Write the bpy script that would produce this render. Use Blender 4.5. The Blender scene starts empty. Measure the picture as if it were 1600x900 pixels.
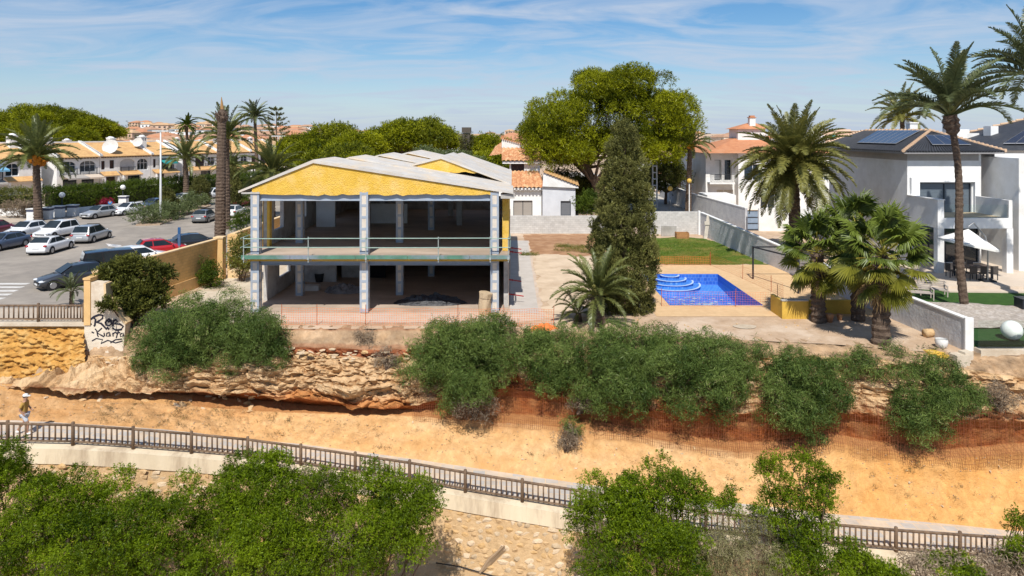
import bpy, bmesh, math, random
import numpy as np
from mathutils import Vector, Matrix, noise
random.seed(11); rng = np.random.default_rng(11)
PI = math.pi; rad = math.radians
scene = bpy.context.scene
C = scene.collection

# ------------------------------------------------------------------ camera, sky, sun, exposure
F, HZ, CH = 1067.0, 208.0, 10.4          # focal length in photo pixels, horizon row, camera height (m)
cam_d = bpy.data.cameras.new('camera'); cam = bpy.data.objects.new('camera', cam_d); C.objects.link(cam)
cam.location = (0, 0, CH); cam.rotation_euler = (PI/2, 0, 0)
cam_d.sensor_width = 36; cam_d.lens = 36*F/1600; cam_d.shift_y = -(450-HZ)/1600
cam_d.clip_start = 0.5; cam_d.clip_end = 20000
scene.camera = cam

SUN_EL, SUN_AZ = rad(52), rad(6)        # light travels away from the camera, slightly to the right
sd = Vector((math.sin(SUN_AZ)*math.cos(SUN_EL), math.cos(SUN_AZ)*math.cos(SUN_EL), -math.sin(SUN_EL)))
sun_d = bpy.data.lights.new('sun', 'SUN'); sun = bpy.data.objects.new('sun', sun_d); C.objects.link(sun)
sun_d.energy = 5.0; sun_d.angle = rad(0.53); sun_d.color = (1.0, 0.95, 0.87)
sun.rotation_euler = sd.to_track_quat('-Z', 'Y').to_euler(); sun.location = (-10, -40, 60)

world = bpy.data.worlds.new('World'); scene.world = world; world.use_nodes = True
nt = world.node_tree; nt.nodes.clear()
wo = nt.nodes.new('ShaderNodeOutputWorld'); bg = nt.nodes.new('ShaderNodeBackground')
sky = nt.nodes.new('ShaderNodeTexSky'); sky.sky_type = 'NISHITA'; sky.sun_disc = False
sky.sun_elevation = SUN_EL; sky.sun_rotation = PI + SUN_AZ
sky.altitude = 0; sky.air_density = 1.0; sky.dust_density = 0.0; sky.ozone_density = 5.0
tc = nt.nodes.new('ShaderNodeTexCoord')
sep = nt.nodes.new('ShaderNodeSeparateXYZ'); nt.links.new(tc.outputs['Generated'], sep.inputs[0])
def wmath(op, a, b=None):
    n = nt.nodes.new('ShaderNodeMath'); n.operation = op
    for i, v in enumerate((a, b)):
        if v is None: continue
        if isinstance(v, (int, float)): n.inputs[i].default_value = v
        else: nt.links.new(v, n.inputs[i])
    return n.outputs[0]
zz = wmath('ADD', wmath('MAXIMUM', sep.outputs[2], 0.0), 0.10)
u_ = wmath('DIVIDE', sep.outputs[0], zz); v_ = wmath('DIVIDE', sep.outputs[1], zz)
cmb = nt.nodes.new('ShaderNodeCombineXYZ'); nt.links.new(u_, cmb.inputs[0]); nt.links.new(v_, cmb.inputs[1])
mp = nt.nodes.new('ShaderNodeMapping'); mp.inputs['Rotation'].default_value = (0, 0, rad(-58)); mp.inputs['Scale'].default_value = (0.9, 1.7, 1)
nt.links.new(cmb.outputs[0], mp.inputs[0])
n1 = nt.nodes.new('ShaderNodeTexNoise'); n1.inputs['Scale'].default_value = 0.9; n1.inputs['Detail'].default_value = 9; n1.inputs['Roughness'].default_value = 0.58; n1.inputs['Distortion'].default_value = 1.5
nt.links.new(mp.outputs[0], n1.inputs['Vector'])
n2 = nt.nodes.new('ShaderNodeTexNoise'); n2.inputs['Scale'].default_value = 0.28; n2.inputs['Detail'].default_value = 3
nt.links.new(cmb.outputs[0], n2.inputs['Vector'])
cr = nt.nodes.new('ShaderNodeValToRGB'); cr.color_ramp.elements[0].position = 0.58; cr.color_ramp.elements[1].position = 0.88
nt.links.new(wmath('ADD', wmath('MULTIPLY', n1.outputs[0], 1.0), wmath('MULTIPLY', n2.outputs[0], 0.4)), cr.inputs[0])
mixc = nt.nodes.new('ShaderNodeMixRGB'); mixc.inputs[2].default_value = (5.6, 6.3, 7.5, 1)
nt.links.new(wmath('MULTIPLY', cr.outputs[0], 0.8), mixc.inputs[0])
hs = nt.nodes.new('ShaderNodeHueSaturation'); hs.inputs['Saturation'].default_value = 1.32; nt.links.new(sky.outputs[0], hs.inputs['Color']); nt.links.new(hs.outputs[0], mixc.inputs[1])
hzf = wmath('MULTIPLY', wmath('POWER', 2.718, wmath('MULTIPLY', wmath('MAXIMUM', sep.outputs[2], 0.0), -11.0)), 0.88)   # pale haze all round the horizon
mixh = nt.nodes.new('ShaderNodeMixRGB'); mixh.inputs[2].default_value = (4.5, 5.4, 6.9, 1); nt.links.new(hzf, mixh.inputs[0]); nt.links.new(mixc.outputs[0], mixh.inputs[1])
nt.links.new(mixh.outputs[0], bg.inputs[0]); bg.inputs[1].default_value = 0.096
nt.links.new(bg.outputs[0], wo.inputs[0])
vs = scene.view_settings; vs.view_transform = 'Standard'; vs.look = 'None'; vs.gamma = 1; vs.exposure = 0.12; vs.use_curve_mapping = False
scene.render.engine = 'CYCLES'

# ------------------------------------------------------------------ helpers
def W(px, py, Y): return Vector(((px-800)/F*Y, Y, CH-(py-HZ)/F*Y))
def G(px, py, z=0.0): return W(px, py, F*(CH-z)/(py-HZ))
def XX(px, Y): return (px-800)/F*Y
def ZZ(py, Y): return CH-(py-HZ)/F*Y

def tag(o, label, cat, group=None, kind=None):
    if label: o['label'] = label
    if cat: o['category'] = cat
    if group: o['group'] = group
    if kind: o['kind'] = kind
    return o
def thing(name, label, cat, loc=(0, 0, 0), rz=0.0, group=None):
    o = bpy.data.objects.new(name, None); C.objects.link(o)
    o.location = loc; o.rotation_euler = (0, 0, rz); o.empty_display_size = 0.2
    return tag(o, label, cat, group)
def link(name, me, parent=None, loc=None, rot=None, scl=None):
    o = bpy.data.objects.new(name, me); C.objects.link(o)
    if parent: o.parent = parent
    if loc is not None: o.location = loc
    if rot is not None: o.rotation_euler = rot
    if scl is not None: o.scale = scl if hasattr(scl, '__len__') else (scl, scl, scl)
    return o
def copy_tree(o, parent=None):
    c = o.copy(); C.objects.link(c); c.parent = parent
    for ch in o.children: copy_tree(ch, c)
    return c

class MB:
    def __init__(s): s.v = []; s.f = []
    def add(s, vs, fs):
        b = len(s.v); s.v += [tuple(v) for v in vs]; s.f += [tuple(b+i for i in f) for f in fs]; return s
    def quad(s, a, b, c, d): return s.add([a, b, c, d], [(0, 1, 2, 3)])
    def poly(s, pts): return s.add(pts, [tuple(range(len(pts)))])
    def box(s, c, d, rz=0.0, tilt=None):
        x, y, z = d[0]/2, d[1]/2, d[2]/2
        vs = [Vector((sx*x, sy*y, sz*z)) for sz in (-1, 1) for sy in (-1, 1) for sx in (-1, 1)]
        M = Matrix.Rotation(rz, 3, 'Z')
        if tilt: M = M @ Matrix.Rotation(tilt[0], 3, 'X') @ Matrix.Rotation(tilt[1], 3, 'Y')
        c = Vector(c)
        return s.add([M @ v + c for v in vs], [(0, 2, 3, 1), (4, 5, 7, 6), (0, 1, 5, 4), (2, 6, 7, 3), (0, 4, 6, 2), (1, 3, 7, 5)])
    def box2(s, x0, x1, y0, y1, z0, z1): return s.box(((x0+x1)/2, (y0+y1)/2, (z0+z1)/2), (abs(x1-x0), abs(y1-y0), abs(z1-z0)))
    def beam(s, a, b, w, h):                       # box between two points
        a = Vector(a); b = Vector(b); d = (b-a).normalized()
        up = Vector((0, 0, 1)) if abs(d.z) < .95 else Vector((0, 1, 0))
        r = d.cross(up).normalized()*w/2; u = r.cross(d).normalized()*h/2
        vs = [p+sr*r+su*u for p in (a, b) for su in (-1, 1) for sr in (-1, 1)]
        return s.add(vs, [(0, 1, 3, 2), (4, 6, 7, 5), (0, 4, 5, 1), (2, 3, 7, 6), (0, 2, 6, 4), (1, 5, 7, 3)])
    def tube(s, pts, rs, n=8, cap=True, jit=0.0):
        pts = [Vector(p) for p in pts]; b = len(s.v)
        if not hasattr(rs, '__len__'): rs = [rs]*len(pts)
        for i, p in enumerate(pts):
            d = (pts[min(i+1, len(pts)-1)]-pts[max(i-1, 0)])
            d = d.normalized() if d.length > 1e-9 else Vector((0, 0, 1))
            ref = Vector((1, 0, 0)) if abs(d.x) < .8 else Vector((0, 1, 0))
            u = d.cross(ref).normalized(); w = d.cross(u)
            for k in range(n):
                a = 2*PI*k/n; r = rs[i]*(1+(random.uniform(-jit, jit) if jit else 0))
                s.v.append(tuple(p+(math.cos(a)*u+math.sin(a)*w)*r))
        for i in range(len(pts)-1):
            for k in range(n):
                k2 = (k+1) % n
                s.f.append((b+i*n+k, b+i*n+k2, b+(i+1)*n+k2, b+(i+1)*n+k))
        if cap:
            s.f.append(tuple(b+k for k in range(n))[::-1]); e = b+(len(pts)-1)*n
            s.f.append(tuple(e+k for k in range(n)))
        return s
    def ball(s, c, r, n=12, m=8):
        if not hasattr(r, '__len__'): r = (r, r, r)
        b = len(s.v)
        for i in range(m+1):
            t = PI*i/m
            for k in range(n):
                a = 2*PI*k/n
                s.v.append((c[0]+r[0]*math.sin(t)*math.cos(a), c[1]+r[1]*math.sin(t)*math.sin(a), c[2]+r[2]*math.cos(t)))
        for i in range(m):
            for k in range(n):
                k2 = (k+1) % n; s.f.append((b+i*n+k, b+(i+1)*n+k, b+(i+1)*n+k2, b+i*n+k2))
        return s
    def prism(s, poly, off):                       # polygon (3D pts) extruded by vector off
        n = len(poly); off = Vector(off); a = [Vector(p) for p in poly]
        vs = a+[p+off for p in a]
        fs = [tuple(range(n)), tuple(range(2*n-1, n-1, -1))]+[(i, n+i, n+(i+1) % n, (i+1) % n) for i in range(n)]
        return s.add(vs, fs)
    def mesh(s, name, mat, smooth=False, fixn=True):
        me = bpy.data.meshes.new(name); me.from_pydata(s.v, [], s.f)
        if fixn:
            bm = bmesh.new(); bm.from_mesh(me); bmesh.ops.recalc_face_normals(bm, faces=bm.faces); bm.to_mesh(me); bm.free()
        if mat: me.materials.append(mat)
        if smooth: me.shade_smooth()
        return me
    def build(s, name, mat, parent=None, smooth=False, loc=None, rot=None, fixn=True):
        return link(name, s.mesh(name, mat, smooth, fixn), parent, loc, rot)

# ------------------------------------------------------------------ materials
MATS = {}
def pm(name, c1, c2=None, scale=3.0, rough=0.8, bump=0.0, bscale=None, detail=5, metal=0.0, spec=0.3, c3=None, s3=0.4, stretch=(1, 1, 1), attr=False, coat=0.0):
    """procedural material: world-position noise between c1 and c2, larger stains c3, bump"""
    if name in MATS: return MATS[name]
    m = bpy.data.materials.new(name); m.use_nodes = True; MATS[name] = m
    t = m.node_tree; p = t.nodes['Principled BSDF']
    p.inputs['Roughness'].default_value = rough; p.inputs['Metallic'].default_value = metal
    p.inputs['Specular IOR Level'].default_value = spec; p.inputs['Coat Weight'].default_value = coat
    if c2 is None: c2 = tuple(x*0.82 for x in c1)
    geo = t.nodes.new('ShaderNodeNewGeometry'); mpn = t.nodes.new('ShaderNodeMapping'); mpn.inputs['Scale'].default_value = stretch
    t.links.new(geo.outputs['Position'], mpn.inputs[0])
    n = t.nodes.new('ShaderNodeTexNoise'); n.inputs['Scale'].default_value = scale; n.inputs['Detail'].default_value = detail; n.inputs['Roughness'].default_value = 0.62
    t.links.new(mpn.outputs[0], n.inputs['Vector'])
    rp = t.nodes.new('ShaderNodeValToRGB'); e = rp.color_ramp.elements
    e[0].position = 0.33; e[1].position = 0.67; e[0].color = (*c2, 1); e[1].color = (*c1, 1)
    t.links.new(n.outputs[0], rp.inputs[0]); col = rp.outputs[0]
    if c3:
        n3 = t.nodes.new('ShaderNodeTexNoise'); n3.inputs['Scale'].default_value = s3; n3.inputs['Detail'].default_value = 6; n3.inputs['Roughness'].default_value = 0.7
        t.links.new(mpn.outputs[0], n3.inputs['Vector'])
        r3 = t.nodes.new('ShaderNodeValToRGB'); r3.color_ramp.elements[0].position = 0.47; r3.color_ramp.elements[1].position = 0.66
        t.links.new(n3.outputs[0], r3.inputs[0])
        mx = t.nodes.new('ShaderNodeMixRGB'); mx.inputs[2].default_value = (*c3, 1)
        t.links.new(r3.outputs[0], mx.inputs[0]); t.links.new(col, mx.inputs[1]); col = mx.outputs[0]
    if attr:
        at = t.nodes.new('ShaderNodeAttribute'); at.attribute_name = 'Col'
        mx = t.nodes.new('ShaderNodeMixRGB'); mx.blend_type = 'MULTIPLY'; mx.inputs[0].default_value = 1
        t.links.new(at.outputs['Color'], mx.inputs[1]); t.links.new(col, mx.inputs[2]); col = mx.outputs[0]
    t.links.new(col, p.inputs['Base Color'])
    if bump:
        nb = t.nodes.new('ShaderNodeTexNoise'); nb.inputs['Scale'].default_value = bscale or scale*4; nb.inputs['Detail'].default_value = 6; nb.inputs['Roughness'].default_value = 0.65
        t.links.new(mpn.outputs[0], nb.inputs['Vector'])
        bp = t.nodes.new('ShaderNodeBump'); bp.inputs['Strength'].default_value = min(1, bump); bp.inputs['Distance'].default_value = 0.1 if bump < 1 else 0.1*bump
        t.links.new(nb.outputs[0], bp.inputs['Height']); t.links.new(bp.outputs[0], p.inputs['Normal'])
    return m
def brickmat(name, c1, c2, mortar, bw, bh, rough=0.85, bump=0.4, axis='XZ', msize=0.012, noisec=None):
    if name in MATS: return MATS[name]
    m = bpy.data.materials.new(name); m.use_nodes = True; MATS[name] = m
    t = m.node_tree; p = t.nodes['Principled BSDF']; p.inputs['Roughness'].default_value = rough; p.inputs['Specular IOR Level'].default_value = 0.25
    geo = t.nodes.new('ShaderNodeNewGeometry'); sp = t.nodes.new('ShaderNodeSeparateXYZ'); cb = t.nodes.new('ShaderNodeCombineXYZ')
    t.links.new(geo.outputs['Position'], sp.inputs[0])
    t.links.new(sp.outputs['XYZ'.index(axis[0])], cb.inputs[0]); t.links.new(sp.outputs['XYZ'.index(axis[1])], cb.inputs[1])
    b = t.nodes.new('ShaderNodeTexBrick'); b.inputs['Scale'].default_value = 1; b.inputs['Brick Width'].default_value = bw; b.inputs['Row Height'].default_value = bh
    b.inputs['Mortar Size'].default_value = msize; b.inputs['Mortar Smooth'].default_value = 0.3
    b.inputs['Color1'].default_value = (*c1, 1); b.inputs['Color2'].default_value = (*c2, 1); b.inputs['Mortar'].default_value = (*mortar, 1)
    t.links.new(cb.outputs[0], b.inputs['Vector'])
    n = t.nodes.new('ShaderNodeTexNoise'); n.inputs['Scale'].default_value = 1.3; n.inputs['Detail'].default_value = 7; n.inputs['Roughness'].default_value = 0.7
    t.links.new(geo.outputs['Position'], n.inputs['Vector'])
    r = t.nodes.new('ShaderNodeMapRange'); r.inputs['From Min'].default_value = 0.3; r.inputs['From Max'].default_value = 0.7; r.inputs['To Min'].default_value = 0.78; r.inputs['To Max'].default_value = 1.08
    t.links.new(n.outputs[0], r.inputs[0])
    mx = t.nodes.new('ShaderNodeMixRGB'); mx.blend_type = 'MULTIPLY'; mx.inputs[0].default_value = 1
    t.links.new(b.outputs[0], mx.inputs[1]); t.links.new(r.outputs[0], mx.inputs[2]); t.links.new(mx.outputs[0], p.inputs['Base Color'])
    bp = t.nodes.new('ShaderNodeBump'); bp.inputs['Strength'].default_value = bump; bp.inputs['Distance'].default_value = 0.02; bp.invert = True
    t.links.new(b.outputs['Fac'], bp.inputs['Height']); t.links.new(bp.outputs[0], p.inputs['Normal'])
    return m
def foliage(name, dark, light, trans=0.35, gloss=0.06, tint=None):
    if name in MATS: return MATS[name]
    m = bpy.data.materials.new(name); m.use_nodes = True; MATS[name] = m
    t = m.node_tree; t.nodes.clear(); out = t.nodes.new('ShaderNodeOutputMaterial')
    at = t.nodes.new('ShaderNodeAttribute'); at.attribute_name = 'val'
    rp = t.nodes.new('ShaderNodeValToRGB'); e = rp.color_ramp.elements
    e[0].color = (*dark, 1); e[1].color = (*light, 1)
    if tint: ne = e.new(0.93); ne.color = (*light, 1); e[2].color = (*tint, 1)
    t.links.new(at.outputs['Fac'], rp.inputs[0])
    d = t.nodes.new('ShaderNodeBsdfDiffuse'); tr = t.nodes.new('ShaderNodeBsdfTranslucent'); g = t.nodes.new('ShaderNodeBsdfGlossy')
    g.inputs['Roughness'].default_value = 0.42; g.inputs['Color'].default_value = (0.9, 0.95, 0.9, 1)
    t.links.new(rp.outputs[0], d.inputs[0]); t.links.new(rp.outputs[0], tr.inputs[0])
    m1 = t.nodes.new('ShaderNodeMixShader'); m1.inputs[0].default_value = trans; m2 = t.nodes.new('ShaderNodeMixShader'); m2.inputs[0].default_value = gloss
    t.links.new(d.outputs[0], m1.inputs[1]); t.links.new(tr.outputs[0], m1.inputs[2]); t.links.new(m1.outputs[0], m2.inputs[1]); t.links.new(g.outputs[0], m2.inputs[2])
    t.links.new(m2.outputs[0], out.inputs[0])
    return m
def glassmat(name, col=(0.02, 0.03, 0.04), rough=0.05, spec=0.8):
    return pm(name, col, tuple(c*0.6 for c in col), 0.8, rough, spec=spec, detail=2)

white = pm('white_render', (0.80, 0.80, 0.79), (0.72, 0.72, 0.71), 1.2, 0.85, 0.15, 30, c3=(0.66, 0.65, 0.62), s3=0.5)
white_far = pm('white_far', (0.78, 0.78, 0.78), (0.70, 0.70, 0.70), 0.6, 0.9)
cream = pm('cream_far', (0.72, 0.62, 0.50), (0.64, 0.52, 0.40), 0.3, 0.9)
conc = pm('concrete', (0.50, 0.48, 0.45), (0.40, 0.385, 0.36), 2.0, 0.9, 0.3, 12, c3=(0.32, 0.30, 0.28), s3=0.6)
conc_pale = pm('pale_concrete', (0.62, 0.54, 0.43), (0.52, 0.44, 0.33), 1.5, 0.9, 0.25, 14, c3=(0.44, 0.35, 0.25), s3=0.5)
steel = pm('painted_steel', (0.36, 0.42, 0.50), (0.28, 0.33, 0.40), 3.0, 0.55, 0.05, c3=(0.33, 0.35, 0.38), s3=1.5)
darkmet = pm('dark_metal', (0.035, 0.04, 0.05), None, 3, 0.45, metal=0.3)
greymet = pm('grey_metal', (0.35, 0.36, 0.37), None, 3, 0.4, metal=0.6)
polemat = pm('white_pole', (0.62, 0.63, 0.62), (0.5, 0.5, 0.5), 2, 0.5)
globe = pm('globe_white', (0.85, 0.85, 0.83), None, 2, 0.25)
globe_y = pm('globe_yellow', (0.62, 0.42, 0.10), (0.5, 0.32, 0.06), 2, 0.4)
glass = glassmat('window_glass')
glass_b = glassmat('window_glass_blue', (0.03, 0.05, 0.075))
shutter = pm('brown_shutter', (0.055, 0.03, 0.025), None, 4, 0.6, stretch=(1, 1, 8))
frame_w = pm('white_frame', (0.8, 0.8, 0.8), None, 3, 0.5)
frame_d = pm('dark_frame', (0.03, 0.035, 0.045), None, 3, 0.4)
tile_o = pm('orange_tile', (0.68, 0.43, 0.19), (0.54, 0.32, 0.13), 2.2, 0.85, 0.5, 9, c3=(0.50, 0.27, 0.12), s3=0.7, stretch=(1, 1, 3))
tile_t = pm('terracotta_tile', (0.60, 0.30, 0.14), (0.38, 0.15, 0.07), 3.2, 0.85, 0.4, 9, c3=(0.66, 0.44, 0.24), s3=1.6)
tile_r = pm('red_tile', (0.54, 0.25, 0.125), (0.43, 0.17, 0.08), 1.6, 0.85, 0.3, 8, c3=(0.50, 0.24, 0.13), s3=0.5)
tile_d = pm('slate_tile', (0.055, 0.058, 0.066), (0.035, 0.037, 0.043), 2.5, 0.6, 0.3, 8)
bark = pm('bark', (0.17, 0.115, 0.08), (0.08, 0.05, 0.035), 6, 0.95, 0.9, 14, stretch=(1, 1, 0.35))
palmbark = pm('palm_bark', (0.20, 0.145, 0.105), (0.085, 0.055, 0.04), 4.5, 0.95, 1.0, 16, stretch=(1, 1, 2.5))
wood_r = pm('weathered_wood', (0.23, 0.155, 0.10), (0.115, 0.075, 0.05), 5, 0.85, 0.4, 25, stretch=(1, 1, 0.3))
asphalt = pm('asphalt', (0.30, 0.265, 0.225), (0.235, 0.208, 0.18), 0.9, 0.95, 0.15, 40, c3=(0.37, 0.325, 0.275), s3=0.16, detail=8)
paving = pm('pavement', (0.50, 0.42, 0.33), (0.42, 0.35, 0.28), 1.5, 0.9, 0.15, 25)

# ------------------------------------------------------------------ foliage builders
def fast_mesh(name, V, Fq, mat, val=None):
    me = bpy.data.meshes.new(name); n = len(V); k, m = Fq.shape
    me.vertices.add(n); me.vertices.foreach_set('co', np.ascontiguousarray(V, np.float32).ravel())
    me.loops.add(k*m); me.loops.foreach_set('vertex_index', np.ascontiguousarray(Fq, np.int32).ravel())
    me.polygons.add(k); me.polygons.foreach_set('loop_start', np.arange(0, k*m, m, dtype=np.int32))
    try: me.polygons.foreach_set('loop_total', np.full(k, m, np.int32))
    except Exception: pass
    if val is not None:
        a = me.attributes.new('val', 'FLOAT', 'POINT'); a.data.foreach_set('value', np.ascontiguousarray(val, np.float32))
    me.materials.append(mat); me.update(calc_edges=True)
    return me
def leaf_template(kind, k, seed=1):
    """k leaves (quads) around a sprig that grows along +z, unit length 1"""
    r = np.random.default_rng(seed); V = []; Fc = []
    for i in range(k):
        if kind == 'broad':  t = r.uniform(0.05, 1); L = r.uniform(.32, .50); w = L*.36; el = r.uniform(0.1, 1.1)
        elif kind == 'narrow': t = r.uniform(0.0, 1); L = r.uniform(.45, .75); w = L*.13; el = r.uniform(-.8, .7)
        elif kind == 'needle': t = r.uniform(-.1, .75); L = r.uniform(.40, .65); w = L*.22; el = r.uniform(0.0, 1.3)
        elif kind == 'scale': t = r.uniform(0, .9); L = r.uniform(.35, .55); w = L*.34; el = r.uniform(.5, 1.35)
        else: t = r.uniform(0, 1); L = .5; w = .2; el = r.uniform(-.3, 1)
        az = r.uniform(0, 2*PI); d = np.array([math.cos(az)*math.cos(el), math.sin(az)*math.cos(el), math.sin(el)])
        s = np.cross(d, r.normal(size=3)); s /= np.linalg.norm(s)
        p = np.array([0, 0, t])
        b = len(V); V += [p, p+d*L*.62+s*w*.62, p+d*L-s*w*.45]; Fc.append([b, b+1, b+2])
    return np.array(V), np.array(Fc)
def sprigs(name, mat, P, D, kind, k, size, val, parent=None, sj=0.35, loc=None):
    n = len(P); D = D/np.linalg.norm(D, axis=1, keepdims=True)
    R = rng.normal(size=(n, 3)); U = np.cross(D, R); U /= np.linalg.norm(U, axis=1, keepdims=True); Vv = np.cross(D, U)
    Vs, Fs, vals = [], [], []; off = 0; nt_ = 4; idx = rng.integers(0, nt_, n)
    S = size*(1+rng.uniform(-sj, sj, n))
    for q in range(nt_):
        sel = np.where(idx == q)[0]
        if not len(sel): continue
        T, Fc = leaf_template(kind, k, q+3); m = len(T)
        X = P[sel][:, None, :]+S[sel][:, None, None]*(T[None, :, 0:1]*U[sel][:, None, :]+T[None, :, 1:2]*Vv[sel][:, None, :]+T[None, :, 2:3]*D[sel][:, None, :])
        Vs.append(X.reshape(-1, 3)); Fs.append((Fc[None]+(np.arange(len(sel))*m)[:, None, None]+off).reshape(-1, 3)); off += len(sel)*m
        lv = np.repeat(rng.uniform(-.12, .12, (len(sel), len(Fc))), 3, axis=1)
        vals.append(np.clip(val[sel][:, None]+lv, 0, 1).ravel())
    me = fast_mesh(name, np.concatenate(Vs), np.concatenate(Fs), mat, np.concatenate(vals))
    return link(name, me, parent, loc)
def rand_dirs(n, up=0.0):
    d = rng.normal(size=(n, 3)); d[:, 2] += up; return d/np.linalg.norm(d, axis=1, keepdims=True)
def lobe_points(lobes, n, depth=0.35, up=0.25, under=-0.7):
    """sprig positions and directions on the outer shell of a set of ellipsoid lobes (c, r); hidden inner ones dropped"""
    Cn = np.array([l[0] for l in lobes], float); Rr = np.array([l[1] if hasattr(l[1], '__len__') else (l[1],)*3 for l in lobes], float)
    w = (Rr[:, 0]*Rr[:, 1]+Rr[:, 0]*Rr[:, 2]+Rr[:, 1]*Rr[:, 2]); w /= w.sum()
    m = int(n*2.6); li = rng.choice(len(lobes), m, p=w)
    d = rand_dirs(m, up); ok = d[:, 2] > under; d = d[ok]; li = li[ok]
    rr = 1-depth*rng.random(len(d))**1.8
    rr *= 1+0.16*np.sin(d[:, 0]*5+li*1.7)*np.sin(d[:, 1]*6+li)*np.cos(d[:, 2]*5+li*.6)
    P = Cn[li]+Rr[li]*d*rr[:, None]
    keep = np.ones(len(P), bool)
    for j in range(len(lobes)):
        q = (((P-Cn[j])/Rr[j])**2).sum(1); keep &= ~((q < (1-depth)**2) & (li != j))
    P, d, li = P[keep][:n], d[keep][:n], li[keep][:n]
    lv = rng.uniform(0, .9, len(lobes))
    val = np.clip(lv[li]*.62+.18+rng.normal(0, .14, len(P)), 0, 1)
    return P, d, val
def branch(mb, a, b, r0, r1, n=6, seg=5, wob=0.15):
    a = Vector(a); b = Vector(b); L = (b-a).length
    pts = [a.lerp(b, i/seg)+(Vector((random.uniform(-1, 1), random.uniform(-1, 1), random.uniform(-.5, .5)))*wob*L/seg if 0 < i < seg else Vector()) for i in range(seg+1)]
    mb.tube(pts, [r0+(r1-r0)*i/seg for i in range(seg+1)], n)
    return pts
def rel(lobes, base): return [((l[0][0]-base[0], l[0][1]-base[1], l[0][2]-base[2]), l[1]) for l in lobes]

def sublobes(lobes, n=15, k0=.20, k1=.54, core=.66):
    out = []
    for c, r in lobes:
        r = r if hasattr(r, '__len__') else (r, r, r); out.append((c, tuple(x*core for x in r)))
        for _ in range(n):
            d = Vector((random.gauss(0, 1), random.gauss(0, 1)-.25, random.gauss(0, 1)+.25)).normalized(); s = random.uniform(k0, k1); m_ = min(r)*.5+sum(r)/6; q = random.uniform(.68, 1.16)
            out.append(((c[0]+d.x*r[0]*q, c[1]+d.y*r[1]*q, c[2]+d.z*r[2]*q), (m_*s, m_*s, m_*s*.85)))
    return out
def shrub(name, label, base, lobes, mat, kind, n, k, size, stems=7, cat='shrub', up=0.35, depth=0.45, under=-0.75, group=None, dirup=0.5, stem_mat=None, nsub=15):
    t = thing(name, label, cat, base, group=group); base = Vector(base)
    lb = rel(lobes, base)
    P, d, v = lobe_points(sublobes(lb, nsub), n, depth, up, under)
    D = d*.8+rand_dirs(len(d))*.55; D[:, 2] += dirup
    sprigs('crown', mat, P, D, kind, k, size, v, t, .55)
    mb = MB()
    for i in range(stems):
        l = lb[i % len(lb)]; r = l[1] if not hasattr(l[1], '__len__') else min(l[1])
        e = Vector(l[0])+Vector((random.uniform(-1, 1), random.uniform(-1, 1), random.uniform(-.2, .8)))*r*.6
        bp_ = branch(mb, (random.uniform(-.15, .15), random.uniform(-.15, .15), -.15), e, .055, .014, 5, 5, .35)
        for _ in range(3):
            q_ = Vector((random.gauss(0, 1), random.gauss(0, 1)-.4, random.gauss(0, 1)+.5)).normalized(); branch(mb, bp_[random.randint(3, 5)], bp_[5]+q_*r*random.uniform(.5, 1.15), .016, .005, 4, 3, .3)
    mb.build('trunk', stem_mat or bark, t)
    return t

def dome_lobes(c, rx, ry, rz, n, r0, r1, flat=-0.25, shell=0.62):
    out = []
    for i in range(n):
        while True:
            d = Vector((random.gauss(0, 1), random.gauss(0, 1), random.gauss(0, 1))).normalized()
            if d.z > flat: break
        q = random.uniform(shell, 1.0)**.7; r = random.uniform(r0, r1)
        out.append(((c[0]+d.x*(rx-r)*q, c[1]+d.y*(ry-r)*q, c[2]+d.z*(rz-r*.6)*q), (r, r, r*.68)))
    return out

def pine(label, base, topz, rx, rz, nl, n, size=0.5, mat=None, lean=0.0, trunk_r=0.25, group=None, name='pine_tree', cat='tree', r0=.17, r1=.30, kind='needle', k=9, flat=-0.35):
    t = thing(name, label, cat, base, group=group)
    c = (lean, 0, topz-base[2]-rz)
    lob = dome_lobes(c, rx, rx, rz, int(nl*1.7), rx*r0, rx*r1, flat); lob.append((c, (rx*.66, rx*.66, rz*.6)))
    P, d, v = lobe_points(lob, n, .38, .35, -.6)
    D = d*.9+rand_dirs(len(d))*.5; D[:, 2] += .35
    sprigs('crown', mat or fol_pine, P, D, kind, k, size, v, t)
    mb = MB(); top = Vector((c[0]*.7, 0, c[2]-rz*.25))
    pts = branch(mb, (0, 0, -.2), top, trunk_r, trunk_r*.6, 8, 7, .12)
    for i in range(min(nl, 14)):
        branch(mb, pts[random.randint(4, 7)], lob[i][0], trunk_r*.42, .05, 5, 4, .25)
    mb.build('trunk', bark, t)
    return t

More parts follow.
